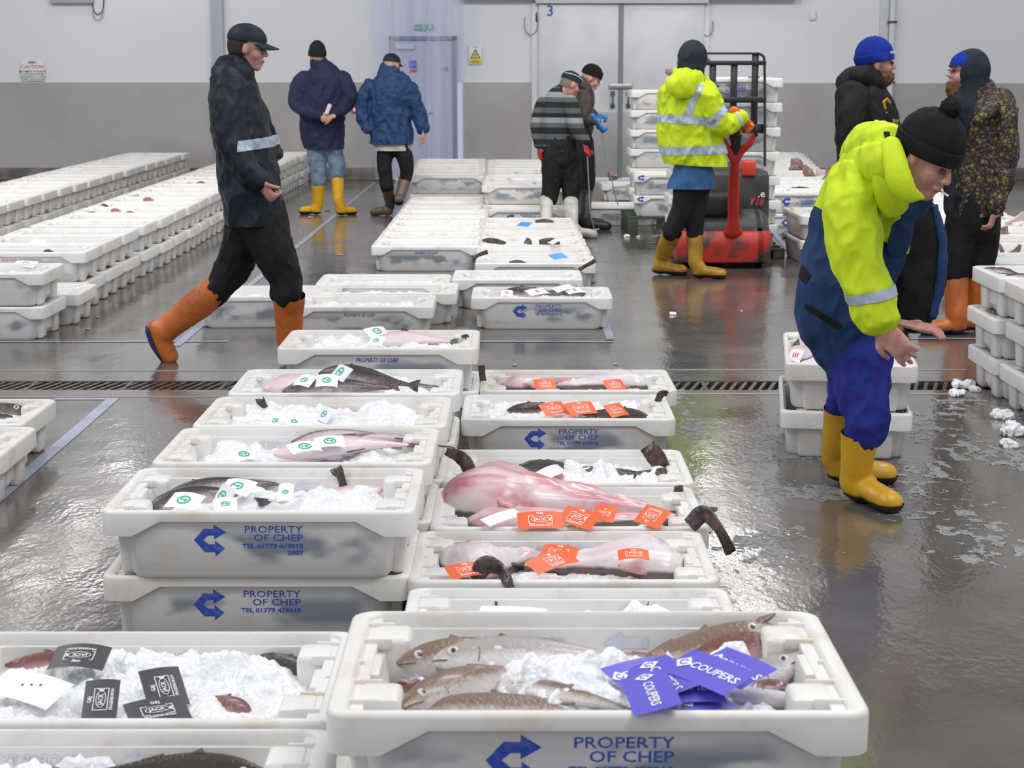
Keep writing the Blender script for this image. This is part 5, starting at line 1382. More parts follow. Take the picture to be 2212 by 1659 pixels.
GR = [(1470, 113, 1640, 118), (1463, 131, 1655, 141), (1463, 209, 1655, 222), (1463, 268, 1655, 288)]
link('guard_crossbars', bm_mesh(guard(GR, 14.86), 'mesh', 50), M['black_plastic'], tk)
for x0, x1, y0 in ((1485, 1495, 114), (1533, 1544, 131), (1579, 1590, 131), (1625, 1635, 114)):
    link('guard_upright', bm_mesh(guard([(x0, y0, x1, 286)], 14.875), 'mesh', 50), M['black_plastic'], tk)
for s_, xx in ((1, 1652), (-1, 1466)):
    pts = [tl(xx - s_ * 14, 115.5, 14.86), tl(xx - s_ * 5, 120, 14.86), tl(xx - s_ * 1, 132, 14.86), tl(xx, 200, 14.86), tl(xx, 357, 14.80)]
    link('guard_post', wire([Vector(q) for q in curve_pts([tuple(q) for q in pts], 5)], .011, 8), M['black_plastic'], tk)
for xx in (-.22, .22):
    link('fork', box_mesh(xx - .075, xx + .075, .55, 1.85, .035, .060, .006), M['truck_red'], tk)
for xx in (-.30, .30):
    bm = bmesh.new(); bmesh.ops.create_cone(bm, cap_ends=True, segments=24, radius1=.055, radius2=.055, depth=.05, matrix=Matrix.Translation((xx, .22, .055)) @ Matrix.Rotation(math.pi / 2, 4, 'Y'))
    link('wheel', bm_mesh(bm, 'mesh', 40), M['black_plastic'], tk)
a = tl(1633, 437, 14.34); t = text_mesh('T18', .075, 'CENTER', bold=.003, shear=.25)
link('model_lettering', flat_join([(t, lambda u, v: Vector((a.x + u, .1475, a.z + v)))]), mat('dull_red_letters', (.42, .05, .04), .5), tk)
b_ = tl(1648, 419, 14.34); t = text_mesh('.e', .085, 'CENTER', bold=.0015)
link('worn_white_lettering', flat_join([(t, lambda u, v: Vector((b_.x - .01 + u, .1475, b_.z + v)))]), M['paper'], tk)

# ================================================================ fish
def fish_mat(name, back, side, belly, rough=.22, spots=None, z0=-.3, z1=.35):
    m = mat(name, side, .32, spec=.5, coat=.3)
    nt = m.node_tree; b = nt.nodes['Principled BSDF']; N = nt.nodes.new; L = nt.links.new
    tc = N('ShaderNodeTexCoord'); s = N('ShaderNodeSeparateXYZ'); L(tc.outputs['Generated'], s.inputs[0])
    n = N('ShaderNodeTexNoise'); n.inputs['Scale'].default_value = 34; n.inputs['Detail'].default_value = 8; n.inputs['Roughness'].default_value = .7; L(tc.outputs['Object'], n.inputs['Vector'])
    a = N('ShaderNodeMath'); a.operation = 'MULTIPLY_ADD'; a.inputs[1].default_value = .50; L(n.outputs['Fac'], a.inputs[0]); L(s.outputs['Z'], a.inputs[2])
    cr = N('ShaderNodeValToRGB'); e = cr.color_ramp.elements; L(a.outputs[0], cr.inputs[0])
    e[0].position = .30; e[0].color = (*belly, 1); e[1].position = 1.1; e[1].color = (*back, 1)
    x = e.new(.62); x.color = (*side, 1); x = e.new(.80); x.color = (*back, 1)
    L(cr.outputs[0], b.inputs['Base Color'])
    bp = N('ShaderNodeBump'); bp.inputs['Strength'].default_value = .5; bp.inputs['Distance'].default_value = .005
    n2 = N('ShaderNodeTexNoise'); n2.inputs['Scale'].default_value = 120; L(tc.outputs['Object'], n2.inputs['Vector']); L(n2.outputs['Fac'], bp.inputs['Height']); L(bp.outputs[0], b.inputs['Normal'])
    return m
M['f_mouth'] = mat('dark_reddish_crease', (.22, .09, .08), .4)
M['f_brown'] = fish_mat('brown_backed_silver_fish_skin', (.20, .13, .09), (.50, .44, .40), (.72, .66, .64))
M['f_red'] = fish_mat('reddish_brown_fish_skin', (.17, .065, .05), (.36, .20, .17), (.62, .50, .48))
M['f_silver'] = fish_mat('pale_silver_fish_skin', (.38, .35, .32), (.66, .64, .62), (.76, .72, .71))
M['f_dark'] = fish_mat('dark_slate_fish_skin', (.035, .028, .030), (.15, .10, .11), (.66, .54, .56))
M['f_pink'] = fish_mat('pink_white_belly_skin', (.74, .52, .54), (.76, .60, .61), (.80, .70, .71))
M['f_olive'] = fish_mat('olive_brown_fish_skin', (.045, .035, .022), (.16, .12, .08), (.45, .38, .30))
def monk_mat(c0=(.48, .15, .16), c3=(.76, .66, .66), c1=(.64, .33, .34), c2=(.70, .51, .52), nm='wet_pink_monkfish_belly'):
    m = mat(nm, c2, .3, spec=.5, coat=.25)
    nt = m.node_tree; b = nt.nodes['Principled BSDF']; N = nt.nodes.new; L = nt.links.new
    tc = N('ShaderNodeTexCoord'); v = N('ShaderNodeVectorMath'); v.operation = 'MULTIPLY'; v.inputs[1].default_value = (4, 14, 10); L(tc.outputs['Object'], v.inputs[0])
    n = N('ShaderNodeTexNoise'); n.inputs['Scale'].default_value = 1.2; n.inputs['Detail'].default_value = 7; L(v.outputs[0], n.inputs['Vector'])
    cr = N('ShaderNodeValToRGB'); e = cr.color_ramp.elements; L(n.outputs['Fac'], cr.inputs[0])
    e[0].position = .30; e[0].color = (*c0, 1); e[1].position = .68; e[1].color = (*c3, 1)
    x = e.new(.42); x.color = (*c1, 1); x = e.new(.52); x.color = (*c2, 1)
    g = N('ShaderNodeSeparateXYZ'); L(tc.outputs['Object'], g.inputs[0])
    n3 = N('ShaderNodeTexNoise'); n3.inputs['Scale'].default_value = 30; n3.inputs['Detail'].default_value = 4; L(tc.outputs['Object'], n3.inputs['Vector'])
    a = N('ShaderNodeMath'); a.operation = 'MULTIPLY_ADD'; a.inputs[1].default_value = .012; L(n3.outputs['Fac'], a.inputs[0]); L(g.outputs['Z'], a.inputs[2])
    r = N('ShaderNodeMapRange'); r.inputs[1].default_value = .026; r.inputs[2].default_value = .016; L(a.outputs[0], r.inputs[0])
    dk = N('ShaderNodeMix'); dk.data_type = 'RGBA'; dk.inputs[6].default_value = (.075, .05, .04, 1); dk.inputs[7].default_value = (.20, .16, .13, 1); L(n3.outputs['Fac'], dk.inputs[0])
    mx = N('ShaderNodeMix'); mx.data_type = 'RGBA'; L(cr.outputs[0], mx.inputs[6]); L(dk.outputs[2], mx.inputs[7]); L(r.outputs[0], mx.inputs[0]); L(mx.outputs[2], b.inputs['Base Color'])
    bp = N('ShaderNodeBump'); bp.inputs['Strength'].default_value = .4; bp.inputs['Distance'].default_value = .01; L(n.outputs['Fac'], bp.inputs['Height']); L(bp.outputs[0], b.inputs['Normal'])
    return m
M['monk'] = monk_mat()
M['monk_pale'] = monk_mat((.56, .36, .37), (.80, .76, .77), (.72, .60, .62), (.77, .70, .71), 'wet_white_monkfish_belly')
M['fin_dark'] = mat('wet_dark_fin', (.030, .018, .018), .25, coat=.5, nscale=40, col2=(.10, .05, .05), bump=.6, bscale=60)
M['fin_brown'] = mat('brown_fin', (.17, .09, .07), .3, coat=.4, nscale=40, col2=(.30, .20, .17), bump=.4, bscale=70)
M['fin_pink'] = mat('pink_fin', (.62, .34, .34), .3, coat=.4, nscale=30, col2=(.40, .15, .15))
M['fin_pale'] = mat('pale_fin', (.55, .46, .43), .3, coat=.4)
M['eye_ring'] = mat('pale_gold_eye', (.62, .57, .48), .15, coat=.8); M['pupil'] = mat('black_pupil', (.01, .01, .015), .08, coat=1)
FP = [(0, .010, .008), (.03, .032, .020), (.08, .058, .034), (.15, .083, .048), (.24, .10, .058), (.36, .108, .060), (.50, .098, .052), (.64, .074, .040), (.78, .046, .026), (.90, .026, .015), (.97, .020, .010), (1, .018, .008)]
def outline_fin(pts, thick, m, parent, name='fin', Mx=None):
    bm = bmesh.new(); solid_poly(bm, pts, thick, Mx); return link(name, bm_mesh(bm, 'fin', 30), m, parent)
def fish(label, head, tail, z, m='f_brown', roll=75, girth=1.0, wide=1.0, L=None, fins=True, eye=True, mouth=0.0, bend=.04, group=None, fin=None, zt=None, tailfin=True, seed=0):
    """fish lying from head pixel to tail pixel at height z"""
    A = floor_at(head[0], head[1], z); B = floor_at(tail[0], tail[1], z if zt is None else zt)
    d = A - B
    if L is not None: B = A - d.normalized() * L; d = A - B
    L = d.length; ex = d.normalized()
    ey = Z_.cross(ex).normalized(); ez = ex.cross(ey); roll = abs(roll) * (1 if ex.x < 0 else -1)
    Rm = Matrix((ex, ey, ez)).transposed() @ Matrix.Rotation(math.radians(roll), 3, 'X')
    o = link('fish', None, label=label, cat='fish', group=group)
    o.matrix_world = Matrix.Translation((A + B) / 2) @ Rm.to_4x4()
    o.rotation_mode = 'XYZ'
    bm = bmesh.new(); rings = []; n = 22
    def cen(t): return Vector((L * (.5 - t), bend * L * math.sin(math.pi * t) * 1.0, 0))
    for t, hh, ww in [q for q in curve_pts(FP, 3)]:
        c = cen(t); hz, hy = hh * L * girth, ww * L * girth * wide
        rings.append([c + Vector((0, hy * math.cos(a) * (1 - .12 * max(0, math.sin(a))), hz * math.sin(a) + .01 * L * (1 - t))) for a in [2 * math.pi * q / n for q in range(n)]])
    loft(bm, rings)
    me = bm_mesh(bm, 'fishbody'); smooth(me)
    link('fish_body', me, M[m], o)
    fm = M[fin or ('fin_brown' if m in ('f_brown', 'f_silver', 'f_red', 'f_olive') else 'fin_dark')]
    g = girth
    if mouth:
        bm = bmesh.new()
        for s_ in (1, -1): tube(bm, [cen(.10) + Vector((0, 0, s_ * .02 * L)), cen(.04) + Vector((0, 0, s_ * (.03 + mouth * .03) * L)), cen(-.03) + Vector((0, 0, s_ * (.022 + mouth * .05) * L))], [.036 * L * g, .024 * L * g, .009 * L * g], .8, 12)
        link('jaws', bm_mesh(bm, 'mesh', 60), M[m], o)
    if tailfin:
        c = cen(1)
        outline_fin([(c.x + .03 * L, .014 * L), (c.x - .06 * L, .055 * L * g), (c.x - .10 * L, .062 * L * g), (c.x - .085 * L, 0), (c.x - .10 * L, -.062 * L * g), (c.x - .06 * L, -.055 * L * g), (c.x + .03 * L, -.014 * L)], .004, fm, o, 'tail_fin')
    if eye:                                            # mouth line and gill cover
        for s_ in (1, -1):
            c = cen(.05); bm = bmesh.new()
            tube(bm, [cen(.004) + Vector((0, s_ * .004 * L * g, -.004 * L)), cen(.05) + Vector((0, s_ * .026 * L * g * wide, -.012 * L)), cen(.085) + Vector((0, s_ * .033 * L * g * wide, -.020 * L))], .0035 * L * g, 1, 6)
            link('mouth_line', bm_mesh(bm, 'mesh', 60), M['f_mouth'], o)
            bm = bmesh.new(); ar_ = [cen(.215) + Vector((-.018 * L * math.cos(q), s_ * .0555 * L * g * wide * math.cos(q * .62), .06 * L * g * math.sin(q * .8))) for q in [-1.3 + 2.6 * k_ / 10 for k_ in range(11)]]
            tube(bm, ar_, [.004 * L * g] * 11, 1, 6); link('gill_cover_edge', bm_mesh(bm, 'mesh', 60), M['f_mouth'], o)
    if fins:
        for t0, t1, hgt, s_ in ((.30, .46, .05, 1), (.50, .66, .04, 1), (.48, .66, .035, -1)):
            p0, p1 = cen(t0), cen(t1); z0_ = .088 * L * g * s_ * (1 if t0 < .45 else .80); z1_ = .062 * L * g * s_
            outline_fin([(p0.x, z0_ * .9), (p0.x - .03 * L, z0_ + hgt * L * s_), (p1.x + .02 * L, z1_ + hgt * .5 * L * s_), (p1.x, z1_ * .9)], .003, fm, o, 'dorsal_fin' if s_ > 0 else 'anal_fin', Matrix.Translation((0, cen((t0 + t1) / 2).y, 0)))
        for s_ in (1, -1):
            c = cen(.26); Mx = Matrix.Translation(c + Vector((0, s_ * .052 * L * g * wide, -.012 * L))) @ Matrix.Rotation(s_ * .35, 4, 'Z') @ Matrix.Rotation(.2, 4, 'Y')
            outline_fin([(0, .012 * L), (-.07 * L, .022 * L), (-.10 * L, .004 * L), (-.07 * L, -.018 * L), (0, -.012 * L)], .003, fm, o, 'pectoral_fin', Mx)
    if eye:
        for s_ in (1, -1):
            c = cen(.115) + Vector((0, s_ * .034 * L * g * wide, .022 * L * g)); bm = bmesh.new(); ell(bm, c, (.027 * L * g, .012 * L * g, .027 * L * g), None, 16, 10)
            q = link('eye', bm_mesh(bm, 'mesh', 60), M['eye_ring'], o)
            bm = bmesh.new(); ell(bm, c + Vector((0, s_ * .0065 * L * g, 0)), (.015 * L * g, .0075 * L * g, .015 * L * g), None, 14, 8); link('pupil', bm_mesh(bm, 'mesh', 60), M['pupil'], q)
    return o
def monkfish(label, head, tail, z, wid, hgt, group=None, m='monk', zt=None, bulge=1.0):
    """belly-up anglerfish: very wide flat head narrowing to a thick tail"""
    A = floor_at(head[0], head[1], z); B = floor_at(tail[0], tail[1], z if zt is None else zt)
    d = A - B; L = d.length; ex = d.normalized(); ey = Z_.cross(ex).normalized(); ez = ex.cross(ey)
    o = link('monkfish', None, label=label, cat='fish', group=group)
    o.matrix_world = Matrix.Translation((A + B) / 2) @ Matrix((ex, ey, ez)).transposed().to_4x4()
    bm = bmesh.new(); rings = []; n = 36
    prof = [(0, .35, .30), (.04, .72, .55), (.12, .98, .85), (.24, 1.0, 1.0), (.36, .84, .95), (.46, .60, .80), (.58, .44, .66), (.74, .33, .52), (.88, .23, .40), (.97, .14, .26), (1, .08, .14)]
    for t, a_, b_ in curve_pts(prof, 4):
        c = Vector((L * (.5 - t), .02 * math.sin(t * 5), 0)); ring = []
        for q in range(n):
            an = 2 * math.pi * q / n; cy, cz = math.cos(an), math.sin(an)
            sy = math.copysign(abs(cy) ** .8, cy); zz = hgt * b_ * (abs(cz) ** .9) * (1 if cz > 0 else -.45)
            w_ = 1 + .05 * noise.noise(Vector((t * 6, q * .3, 3)))
            ring.append(c + Vector((.0, wid / 2 * a_ * sy * w_, zz + hgt * .16 * noise.noise(Vector((t * 5 + wid * 9, sy * 2.2, 1))) + .007 * noise.noise(Vector((t * 22 + wid * 9, sy * 6, 4))))))
        rings.append(ring)
    loft(bm, rings); me = bm_mesh(bm, 'monk'); smooth(me); link('fish_body', me, M[m], o)
    c = Vector((-L * .5, 0, hgt * .05))
    outline_fin([(c.x + .04 * L, .02), (c.x - .09, .045), (c.x - .11, .02), (c.x - .10, -.02), (c.x - .08, -.045), (c.x + .04 * L, -.02)], .008, M['fin_dark'], o, 'tail_fin', Matrix.Rotation(.9, 4, 'X'))
    for s_ in (1, -1):
        Mx = Matrix.Translation((L * .12, s_ * wid * .36, hgt * .35)) @ Matrix.Rotation(s_ * 1.2, 4, 'Z') @ Matrix.Rotation(1.3, 4, 'X')
        outline_fin([(0, .03), (.06, .045), (.08, 0), (.06, -.04), (0, -.03)], .008, M['fin_pink'], o, 'pectoral_fin', Mx)
    return o
def strip_fin(label, pts, m='fin_dark', thick=.35, group=None, name='fish_tail', cat='fish', Y=None):
    """fleshy dark tail or fin rising from the ice; pts = (x, y, radius px, height z)"""
    P_, r = [], []
    Y0 = Y or floor_at(pts[0][0], pts[0][1], pts[0][3]).y
    for q in curve_pts([(p[0], p[1], p[2], p[4] if len(p) > 4 else 0) for p in pts], 5):
        v = at(q[0], q[1], Y0 + q[3]); P_.append(v); r.append(q[2] * mpp(v.y, v.z))
    bm = bmesh.new(); n = 20; rings = []; m_ = len(P_); rr_ = random.Random(len(label))
    jag = [rr_.uniform(-.2, 1.0) for _ in range(n)]
    for i in range(m_):
        t = (P_[min(i + 1, m_ - 1)] - P_[max(i - 1, 0)]).normalized(); sx_ = t.cross(Vector((0, 1, 0)))
        if sx_.length < .05: sx_ = Vector((1, 0, 0))
        sx_.normalize(); u_ = sx_.cross(t).normalized(); f_ = i / (m_ - 1); th = thick * (1 - .82 * f_ ** 1.5)
        rings.append([P_[i] + sx_ * (r[i] * math.cos(a) * (1 + .10 * noise.noise(Vector((f_ * 7, math.cos(a) * 2, len(label)))))) + u_ * (r[i] * th * math.sin(a) * (1 + .25 * math.cos(a * 7))) for a in [2 * math.pi * q / n for q in range(n)]])
    t = (P_[-1] - P_[-2]).normalized()
    rings.append([p + t * r[-1] * .9 * jag[min(q, n - q)] for q, p in enumerate(rings[-1])])
    c0 = P_[-1]; rings[-1] = [c0 + (p - c0) * .96 for p in rings[-1]]
    loft(bm, rings)
    # two small stumps of fin rays at the tip are one piece with it
    c = P_[0].copy()
    me = bm_mesh(bm, 'tail'); me.transform(Matrix.Translation(-c)); smooth(me)
    return link(name, me, M[m], None, c, label=label, cat=cat, group=group)

# ---- cards
M['c_orange'] = mat('fluorescent_orange_card', (.86, .14, .035), .45); M['c_black'] = mat('charcoal_card', (.060, .060, .066), .45)
M['c_purple'] = mat('violet_blue_card', (.115, .105, .58), .45); M['c_print'] = mat('white_print', (.84, .84, .87), .5)
M['c_white'] = mat('damp_white_card', (.84, .85, .88), .5); M['c_green'] = mat('green_print', (.04, .48, .22), .5)
M['c_blue'] = mat('light_blue_card', (.08, .34, .78), .45); M['c_redp'] = mat('red_print', (.72, .05, .07), .5); M['c_ink'] = M['ink']
def oval(a, b, n=22, t0=0): return [(a * math.cos(2 * math.pi * i / n + t0), b * math.sin(2 * math.pi * i / n + t0)) for i in range(n)]
def ringpoly(a, b, w, n=24):
    out = []
    for i in range(n):
        t, u = 2 * math.pi * i / n, 2 * math.pi * (i + 1) / n
        out.append([(a * math.cos(t), b * math.sin(t)), (a * math.cos(u), b * math.sin(u)), ((a - w) * math.cos(u), (b - w) * math.sin(u)), ((a - w) * math.cos(t), (b - w) * math.sin(t))])
    return out
def frame(a, b, w): return [[(-a, -b), (a, -b), (a, -b + w), (-a, -b + w)], [(-a, b - w), (a, b - w), (a, b), (-a, b)], [(-a, -b), (-a + w, -b), (-a + w, b), (-a, b)], [(a - w, -b), (a, -b), (a, b), (a - w, b)]]
def jack(L, W):
    """merchant's print: initials, framed fish oval with the name, town"""
    s = min(L * .62, W * 1.15)
    sh = lambda ps, dx, dy: [[(x + dx, y + dy) for x, y in p] for p in ps]
    pol = frame(s * .46, s * .22, s * .025) + ringpoly(s * .36, s * .15, s * .022) + [[(s * .30, 0), (s * .44, s * .12), (s * .40, 0), (s * .44, -s * .12)]]
    return pol, [('G&J', s * .17, 0, s * .33), ('JACK', s * .20, -s * .02, 0), ('FRASERBURGH', s * .135, 0, -s * .32)]
def card(label, A, B, z, w, style='orange', elev=22, bend=.0, rot=0, curl=0, zb=None, group=None, off=0, text=None):
    a, b = floor_at(A[0], A[1], z), floor_at(B[0], B[1], z if zb is None else zb)
    D = b - a; L = D.length; D.normalize()
    back = Vector((-D.y, D.x, 0)).normalized()
    if back.y < 0: back = -back
    W = back * math.cos(math.radians(elev)) + Z_ * math.sin(math.radians(elev)); W = (W - D * W.dot(D)).normalized()
    Nn = D.cross(W); Nn = Nn if Nn.z > 0 else -Nn
    C = (a + b) / 2
    flip = 1 if D.cross(W).dot(Nn) > 0 else -1
    def f(u, v, lift=0): return D * u + W * v + Nn * (lift + bend * (1 - (2 * u / L) ** 2) + curl * (v / w) ** 2 * 4)
    base = {'orange': 'c_orange', 'black': 'c_black', 'purple': 'c_purple', 'white': 'c_white', 'green': 'c_white', 'red': 'c_white', 'blue': 'c_blue', 'blank': 'c_white', 'bluew': 'c_white'}[style]
    bm = bmesh.new(); g = [[bm.verts.new(f(-L / 2 + L * i / 10, -w / 2 + w * j / 4)) for i in range(11)] for j in range(5)]
    for j in range(4):
        for i in range(10): bm.faces.new((g[j][i], g[j][i + 1], g[j + 1][i + 1], g[j + 1][i]))
    me = bm_mesh(bm); smooth(me)
    o = link('paper_tag', me, M[base], None, C, label=label, cat='tag', group=group)
    def pr(items, mm, name='print'):
        out = []
        for it in items:
            if isinstance(it, tuple):
                s, sz, x, y = it; t = text_mesh(s, sz, 'CENTER', bold=.02 * sz); out.append((t, x, y))
            else: out.append(([it], 0, 0))
        def mp(x, y, dx, dy):
            x, y = x + dx, y + dy
            if rot == 90: x, y = -y, x
            elif rot == 180: x, y = -x, -y
            elif rot == -90: x, y = y, -x
            return f(x * flip * 1.0 if False else x, y, .0012)
        return link(name, flat_join([(t, (lambda u, v, dx=dx, dy=dy: mp(u, v, dx, dy))) for t, dx, dy in out]), M[mm], o)
    LL, WW = (L, w) if rot in (0, 180) else (w, L)
    if style in ('orange', 'black'):
        p_, t_ = jack(LL * .95, WW * .95); pr(p_, 'c_print', 'emblem'); pr(t_, 'c_print', 'lettering')
    elif style == 'purple':
        s = WW
        dm = [[(-LL * .36 - s * .22, 0), (-LL * .36, -s * .22), (-LL * .36 + s * .22, 0), (-LL * .36, s * .22)]]
        pr(dm, 'c_print', 'emblem')
        rg = [[(x - LL * .36, y) for x, y in q] for q in ringpoly(s * .10, s * .10, s * .03)[3:]]
        q = link('emblem_ring', flat_join([([p], lambda u, v: (lambda u2, v2: f(u2, v2, .002))(*((-v, u) if rot == 90 else ((-u, -v) if rot == 180 else (u, v))))) for p in rg]), M['c_purple'], o)
        pr([(text or 'COUPERS', s * .30, LL * .10, 0)], 'c_print', 'lettering')
    elif style == 'green':
        s = min(LL * .5, WW)
        pr([[(x, y) for x, y in p] for p in ringpoly(s * .42, s * .34, s * .10, 16)] + [[(x + s * .1, y) for x, y in oval(s * .12, s * .10)], [(x - s * .15, y + s * .06) for x, y in oval(s * .08, s * .07)]], 'c_green', 'emblem')
    elif style == 'red':
        pr([('%s' % (text or 'III'), WW * .5, 0, 0)], 'c_redp', 'lettering')
    elif style == 'bluew':
        pr([('%s' % (text or 'BF'), WW * .5, 0, 0)], 'blue_print' if 'blue_print' in M else 'c_ink', 'lettering')
    elif style == 'blank':
        pr([[(x * .003 + .02 * k_ - .01, y * .003 + .006 * k_) for x, y in oval(1, 1, 8)] for k_ in range(3)], 'c_ink', 'marks')
    return o

# ---- contents of the big front crate (ice surface at about z = .56)
ZF = .562
G1_ = 'whole round fish in the front crate'
fish('brown fish with gaping mouth and ringed eye, topmost right in the front crate', (1672, 1356), (1370, 1440), ZF + .035, 'f_brown', 48, 1.05, L=.36, mouth=1.0, group=G1_, zt=ZF - .02)
fish('red snouted fish just below the gaping one, front crate', (1700, 1390), (1440, 1420), ZF + .022, 'f_red', 50, 1.15, L=.34, group=G1_, zt=ZF - .01)
fish('silver fish raising its pale chin at the right lugs of the front crate', (1742, 1422), (1560, 1490), ZF + .028, 'f_silver', 60, 1.15, L=.34, mouth=.3, group=G1_, zt=ZF - .03)
fish('white bellied fish below the purple tags, dark snout at the rim', (1745, 1514), (1500, 1478), ZF + .008, 'f_silver', 110, 1.0, L=.36, group=G1_, zt=ZF - .01)
fish('dark headed fish peeping between the right lugs of the front crate', (1712, 1492), (1580, 1478), ZF + .004, 'f_red', 60, .9, L=.30, group=G1_, zt=ZF - .03)
fish('brown fish with wet eye at the far left corner of the front crate', (858, 1436), (1120, 1420), ZF + .012, 'f_brown', 45, 1.1, L=.34, group=G1_, zt=ZF - .01)
fish('long silver fish stretched along the back of the front crate', (925, 1430), (1330, 1428), ZF + .014, 'f_silver', 55, 1.1, L=.40, bend=.02, group=G1_, zt=ZF + .01)
fish('large reddish fish slanting to the near left corner of the front crate', (872, 1530), (1120, 1456), ZF + .022, 'f_brown', 55, .95, L=.38, group=G1_, zt=ZF - .012)
fish('silvery brown fish lying along the near rim of the front crate', (905, 1534), (1230, 1528), ZF + .010, 'f_brown', 56, 1.0, L=.38, bend=-.05, group=G1_, eye=False, zt=ZF + .01)
fish('small dark mouthed fish half under ice at the left wall of the front crate', (860, 1490), (1000, 1500), ZF + .006, 'f_red', 20, .75, L=.26, mouth=.5, group=G1_, eye=False, zt=ZF - .06)
fish('brown fish mostly under ice in the middle of the front crate', (1215, 1442), (1360, 1436), ZF + .004, 'f_red', 50, .7, L=.26, group=G1_, eye=False, zt=ZF - .004)
fish('brown tail end coming out of the ice near the middle of the front rim', (1050, 1486), (1235, 1516), ZF - .006, 'f_brown', 70, .8, L=.32, group=G1_, eye=False, zt=ZF + .010)
fish('fish under the right ends of the purple tags, lying toward the camera', (1630, 1508), (1500, 1468), ZF - .004, 'f_silver', 60, .8, L=.26, group=G1_, zt=ZF - .01)
G2_ = 'purple paper tags on the front crate'
zt_ = ZF + .045
for i, (A, B, ww, el, rot, tx, lab, dz) in enumerate((
        ((1322, 1468), (1440, 1440), .075, 10, 0, 'COUPERS', 'purple tag at the far left of the fan, half hidden', -.004),
        ((1392, 1430), (1470, 1495), .085, 14, 0, 'COUPERS', 'purple tag with white diamond at the upper left of the fan', .004),
        ((1388, 1455), (1422, 1534), .080, 12, 0, 'COUPERS', 'purple tag pointing at the front rim, nearest of the fan', .012),
        ((1560, 1486), (1430, 1490), .085, 12, 180, 'COUPERS', 'upside down purple tag in the middle of the fan', .000),
        ((1460, 1425), (1600, 1478), .085, 16, 0, 'COUPERS', 'purple tag reading across the top of the fan', .014),
        ((1530, 1418), (1640, 1468), .085, 14, 0, 'COUPERS', 'purple tag farthest right in the fan', .006),
        ((1470, 1520), (1560, 1500), .080, 10, 0, 'COUPERS', 'lowest purple tag of the fan, edge only', -.008))):
    card(lab, A, B, zt_ + dz * 1.6, ww, 'purple', 14, .003, rot, group=G2_, text=tx)
# ---- black tagged crate
ZG = .375
G3_ = 'black paper tags on the ice'
card('black tag lying on its side farthest back on the ice', (112, 1422), (232, 1424), ZG + .03, .085, 'black', 16, .010, 180, group=G3_)
card('black tag facing the camera left of centre on the ice', (180, 1515), (256, 1512), ZG + .012, .115, 'black', 24, .004, 90, group=G3_)
card('black tag right of centre, tilted beside the upright one', (310, 1492), (398, 1480), ZG + .015, .115, 'black', 24, .004, 90, group=G3_)
card('black tag cut off by the near rim of the crate', (275, 1548), (405, 1528), ZG + .012, .085, 'black', 14, .006, 0, group=G3_)
card('blank white tag with dots at the left edge of the black tagged crate', (-10, 1470), (130, 1506), ZG + .012, .085, 'blank', 20, .008)
fish('reddish spiny fish head poking out of the ice near the black tags', (540, 1535), (400, 1520), ZG - .004, 'f_red', 40, 1.1, L=.24, eye=False, zt=ZG - .03)
fish('mottled brown fish back in the far right of the black tagged crate', (690, 1466), (610, 1448), ZG - .032, 'f_olive', 10, 1.2, L=.26, eye=False)
fish('thin reddish fish at the far left of the black tagged crate', (10, 1440), (140, 1430), ZG - .022, 'f_red', 30, .8, L=.26, eye=False, zt=ZG - .022, tailfin=False)
fish('spiny brown fish at the bottom edge in the nearest left crate', (575, 1672), (320, 1676), .352, 'f_olive', 5, .95, L=.36)
P_ = [floor_at(540, 1650, .57), floor_at(540, 1650, .57) + Vector((-.03, .02, .05)), floor_at(540, 1650, .57) + Vector((-.08, .03, .072))]
# ---- middle right column
G4_ = 'orange paper tags on the monkfish'
ZR = .150
monkfish('large pink monkfish sprawling over its crate, belly up, the biggest fish', (962, 1078), (1420, 1120), ZR + .02, .36, .135, zt=ZR - .005)
monkfish('second pink monkfish lying in front of the largest one', (1010, 1132), (1480, 1128), ZR + .005, .20, .055, zt=ZR)
strip_fin('dark fin curling up over the left rim beside the largest monkfish', [(1022, 1050, 13, .20), (1012, 1010, 15, .2, .0), (995, 988, 15, .2, .02), (968, 976, 10, .2, .02)])
strip_fin('ragged dark tail hanging over the right rim and down toward the floor', [(1490, 1135, 18, .22), (1518, 1110, 20, .2, .02), (1540, 1126, 13, .2, .0), (1562, 1158, 11, .2, -.02), (1576, 1188, 13, .2, -.02)])
strip_fin('pinkish fin tip pointing right above the right rim', [(1505, 1110, 12, .23), (1530, 1102, 8, .2), (1548, 1100, 5, .2)], 'fin_brown')
strip_fin('small black fin standing against the back wall behind the orange tags', [(1464, 1085, 11, .16), (1466, 1055, 10, .16)], 'fin_dark')
for A, B, el, lab in (((1118, 1126), (1216, 1124), 30, 'orange tag reading upright, nearest on the pink monkfish'), ((1212, 1110), (1288, 1128), 34, 'orange tag second from the left on the pink monkfish'), ((1282, 1108), (1330, 1112), 30, 'small orange tag third along on the pink monkfish'), ((1382, 1108), (1436, 1125), 40, 'orange tag farthest right on the pink monkfish')):
    card(lab, A, B, .232, .075, 'orange', el, .006, 180 if A[0] > 1300 else 0, group=G4_)
card('blank white paper strip at the left of the pink monkfish tags', (1048, 1130), (1122, 1106), .225, .045, 'white', 20, .006)
monkfish('long white bellied monkfish lying along the front rim with four tags', (1478, 1222), (1130, 1226), ZR - .01, .26, .080, m='monk_pale')
monkfish('pink monkfish with a dark head at the left of its crate', (962, 1236), (1180, 1210), ZR - .01, .26, .080, m='monk_pale')
strip_fin('dark red tail drooping over the front rim of the four tag crate', [(1030, 1252, 15, .19), (1046, 1222, 22, .19), (1075, 1226, 16, .19), (1092, 1248, 14, .19, -.06), (1102, 1268, 9, .19, -.08)], 'fin_dark')
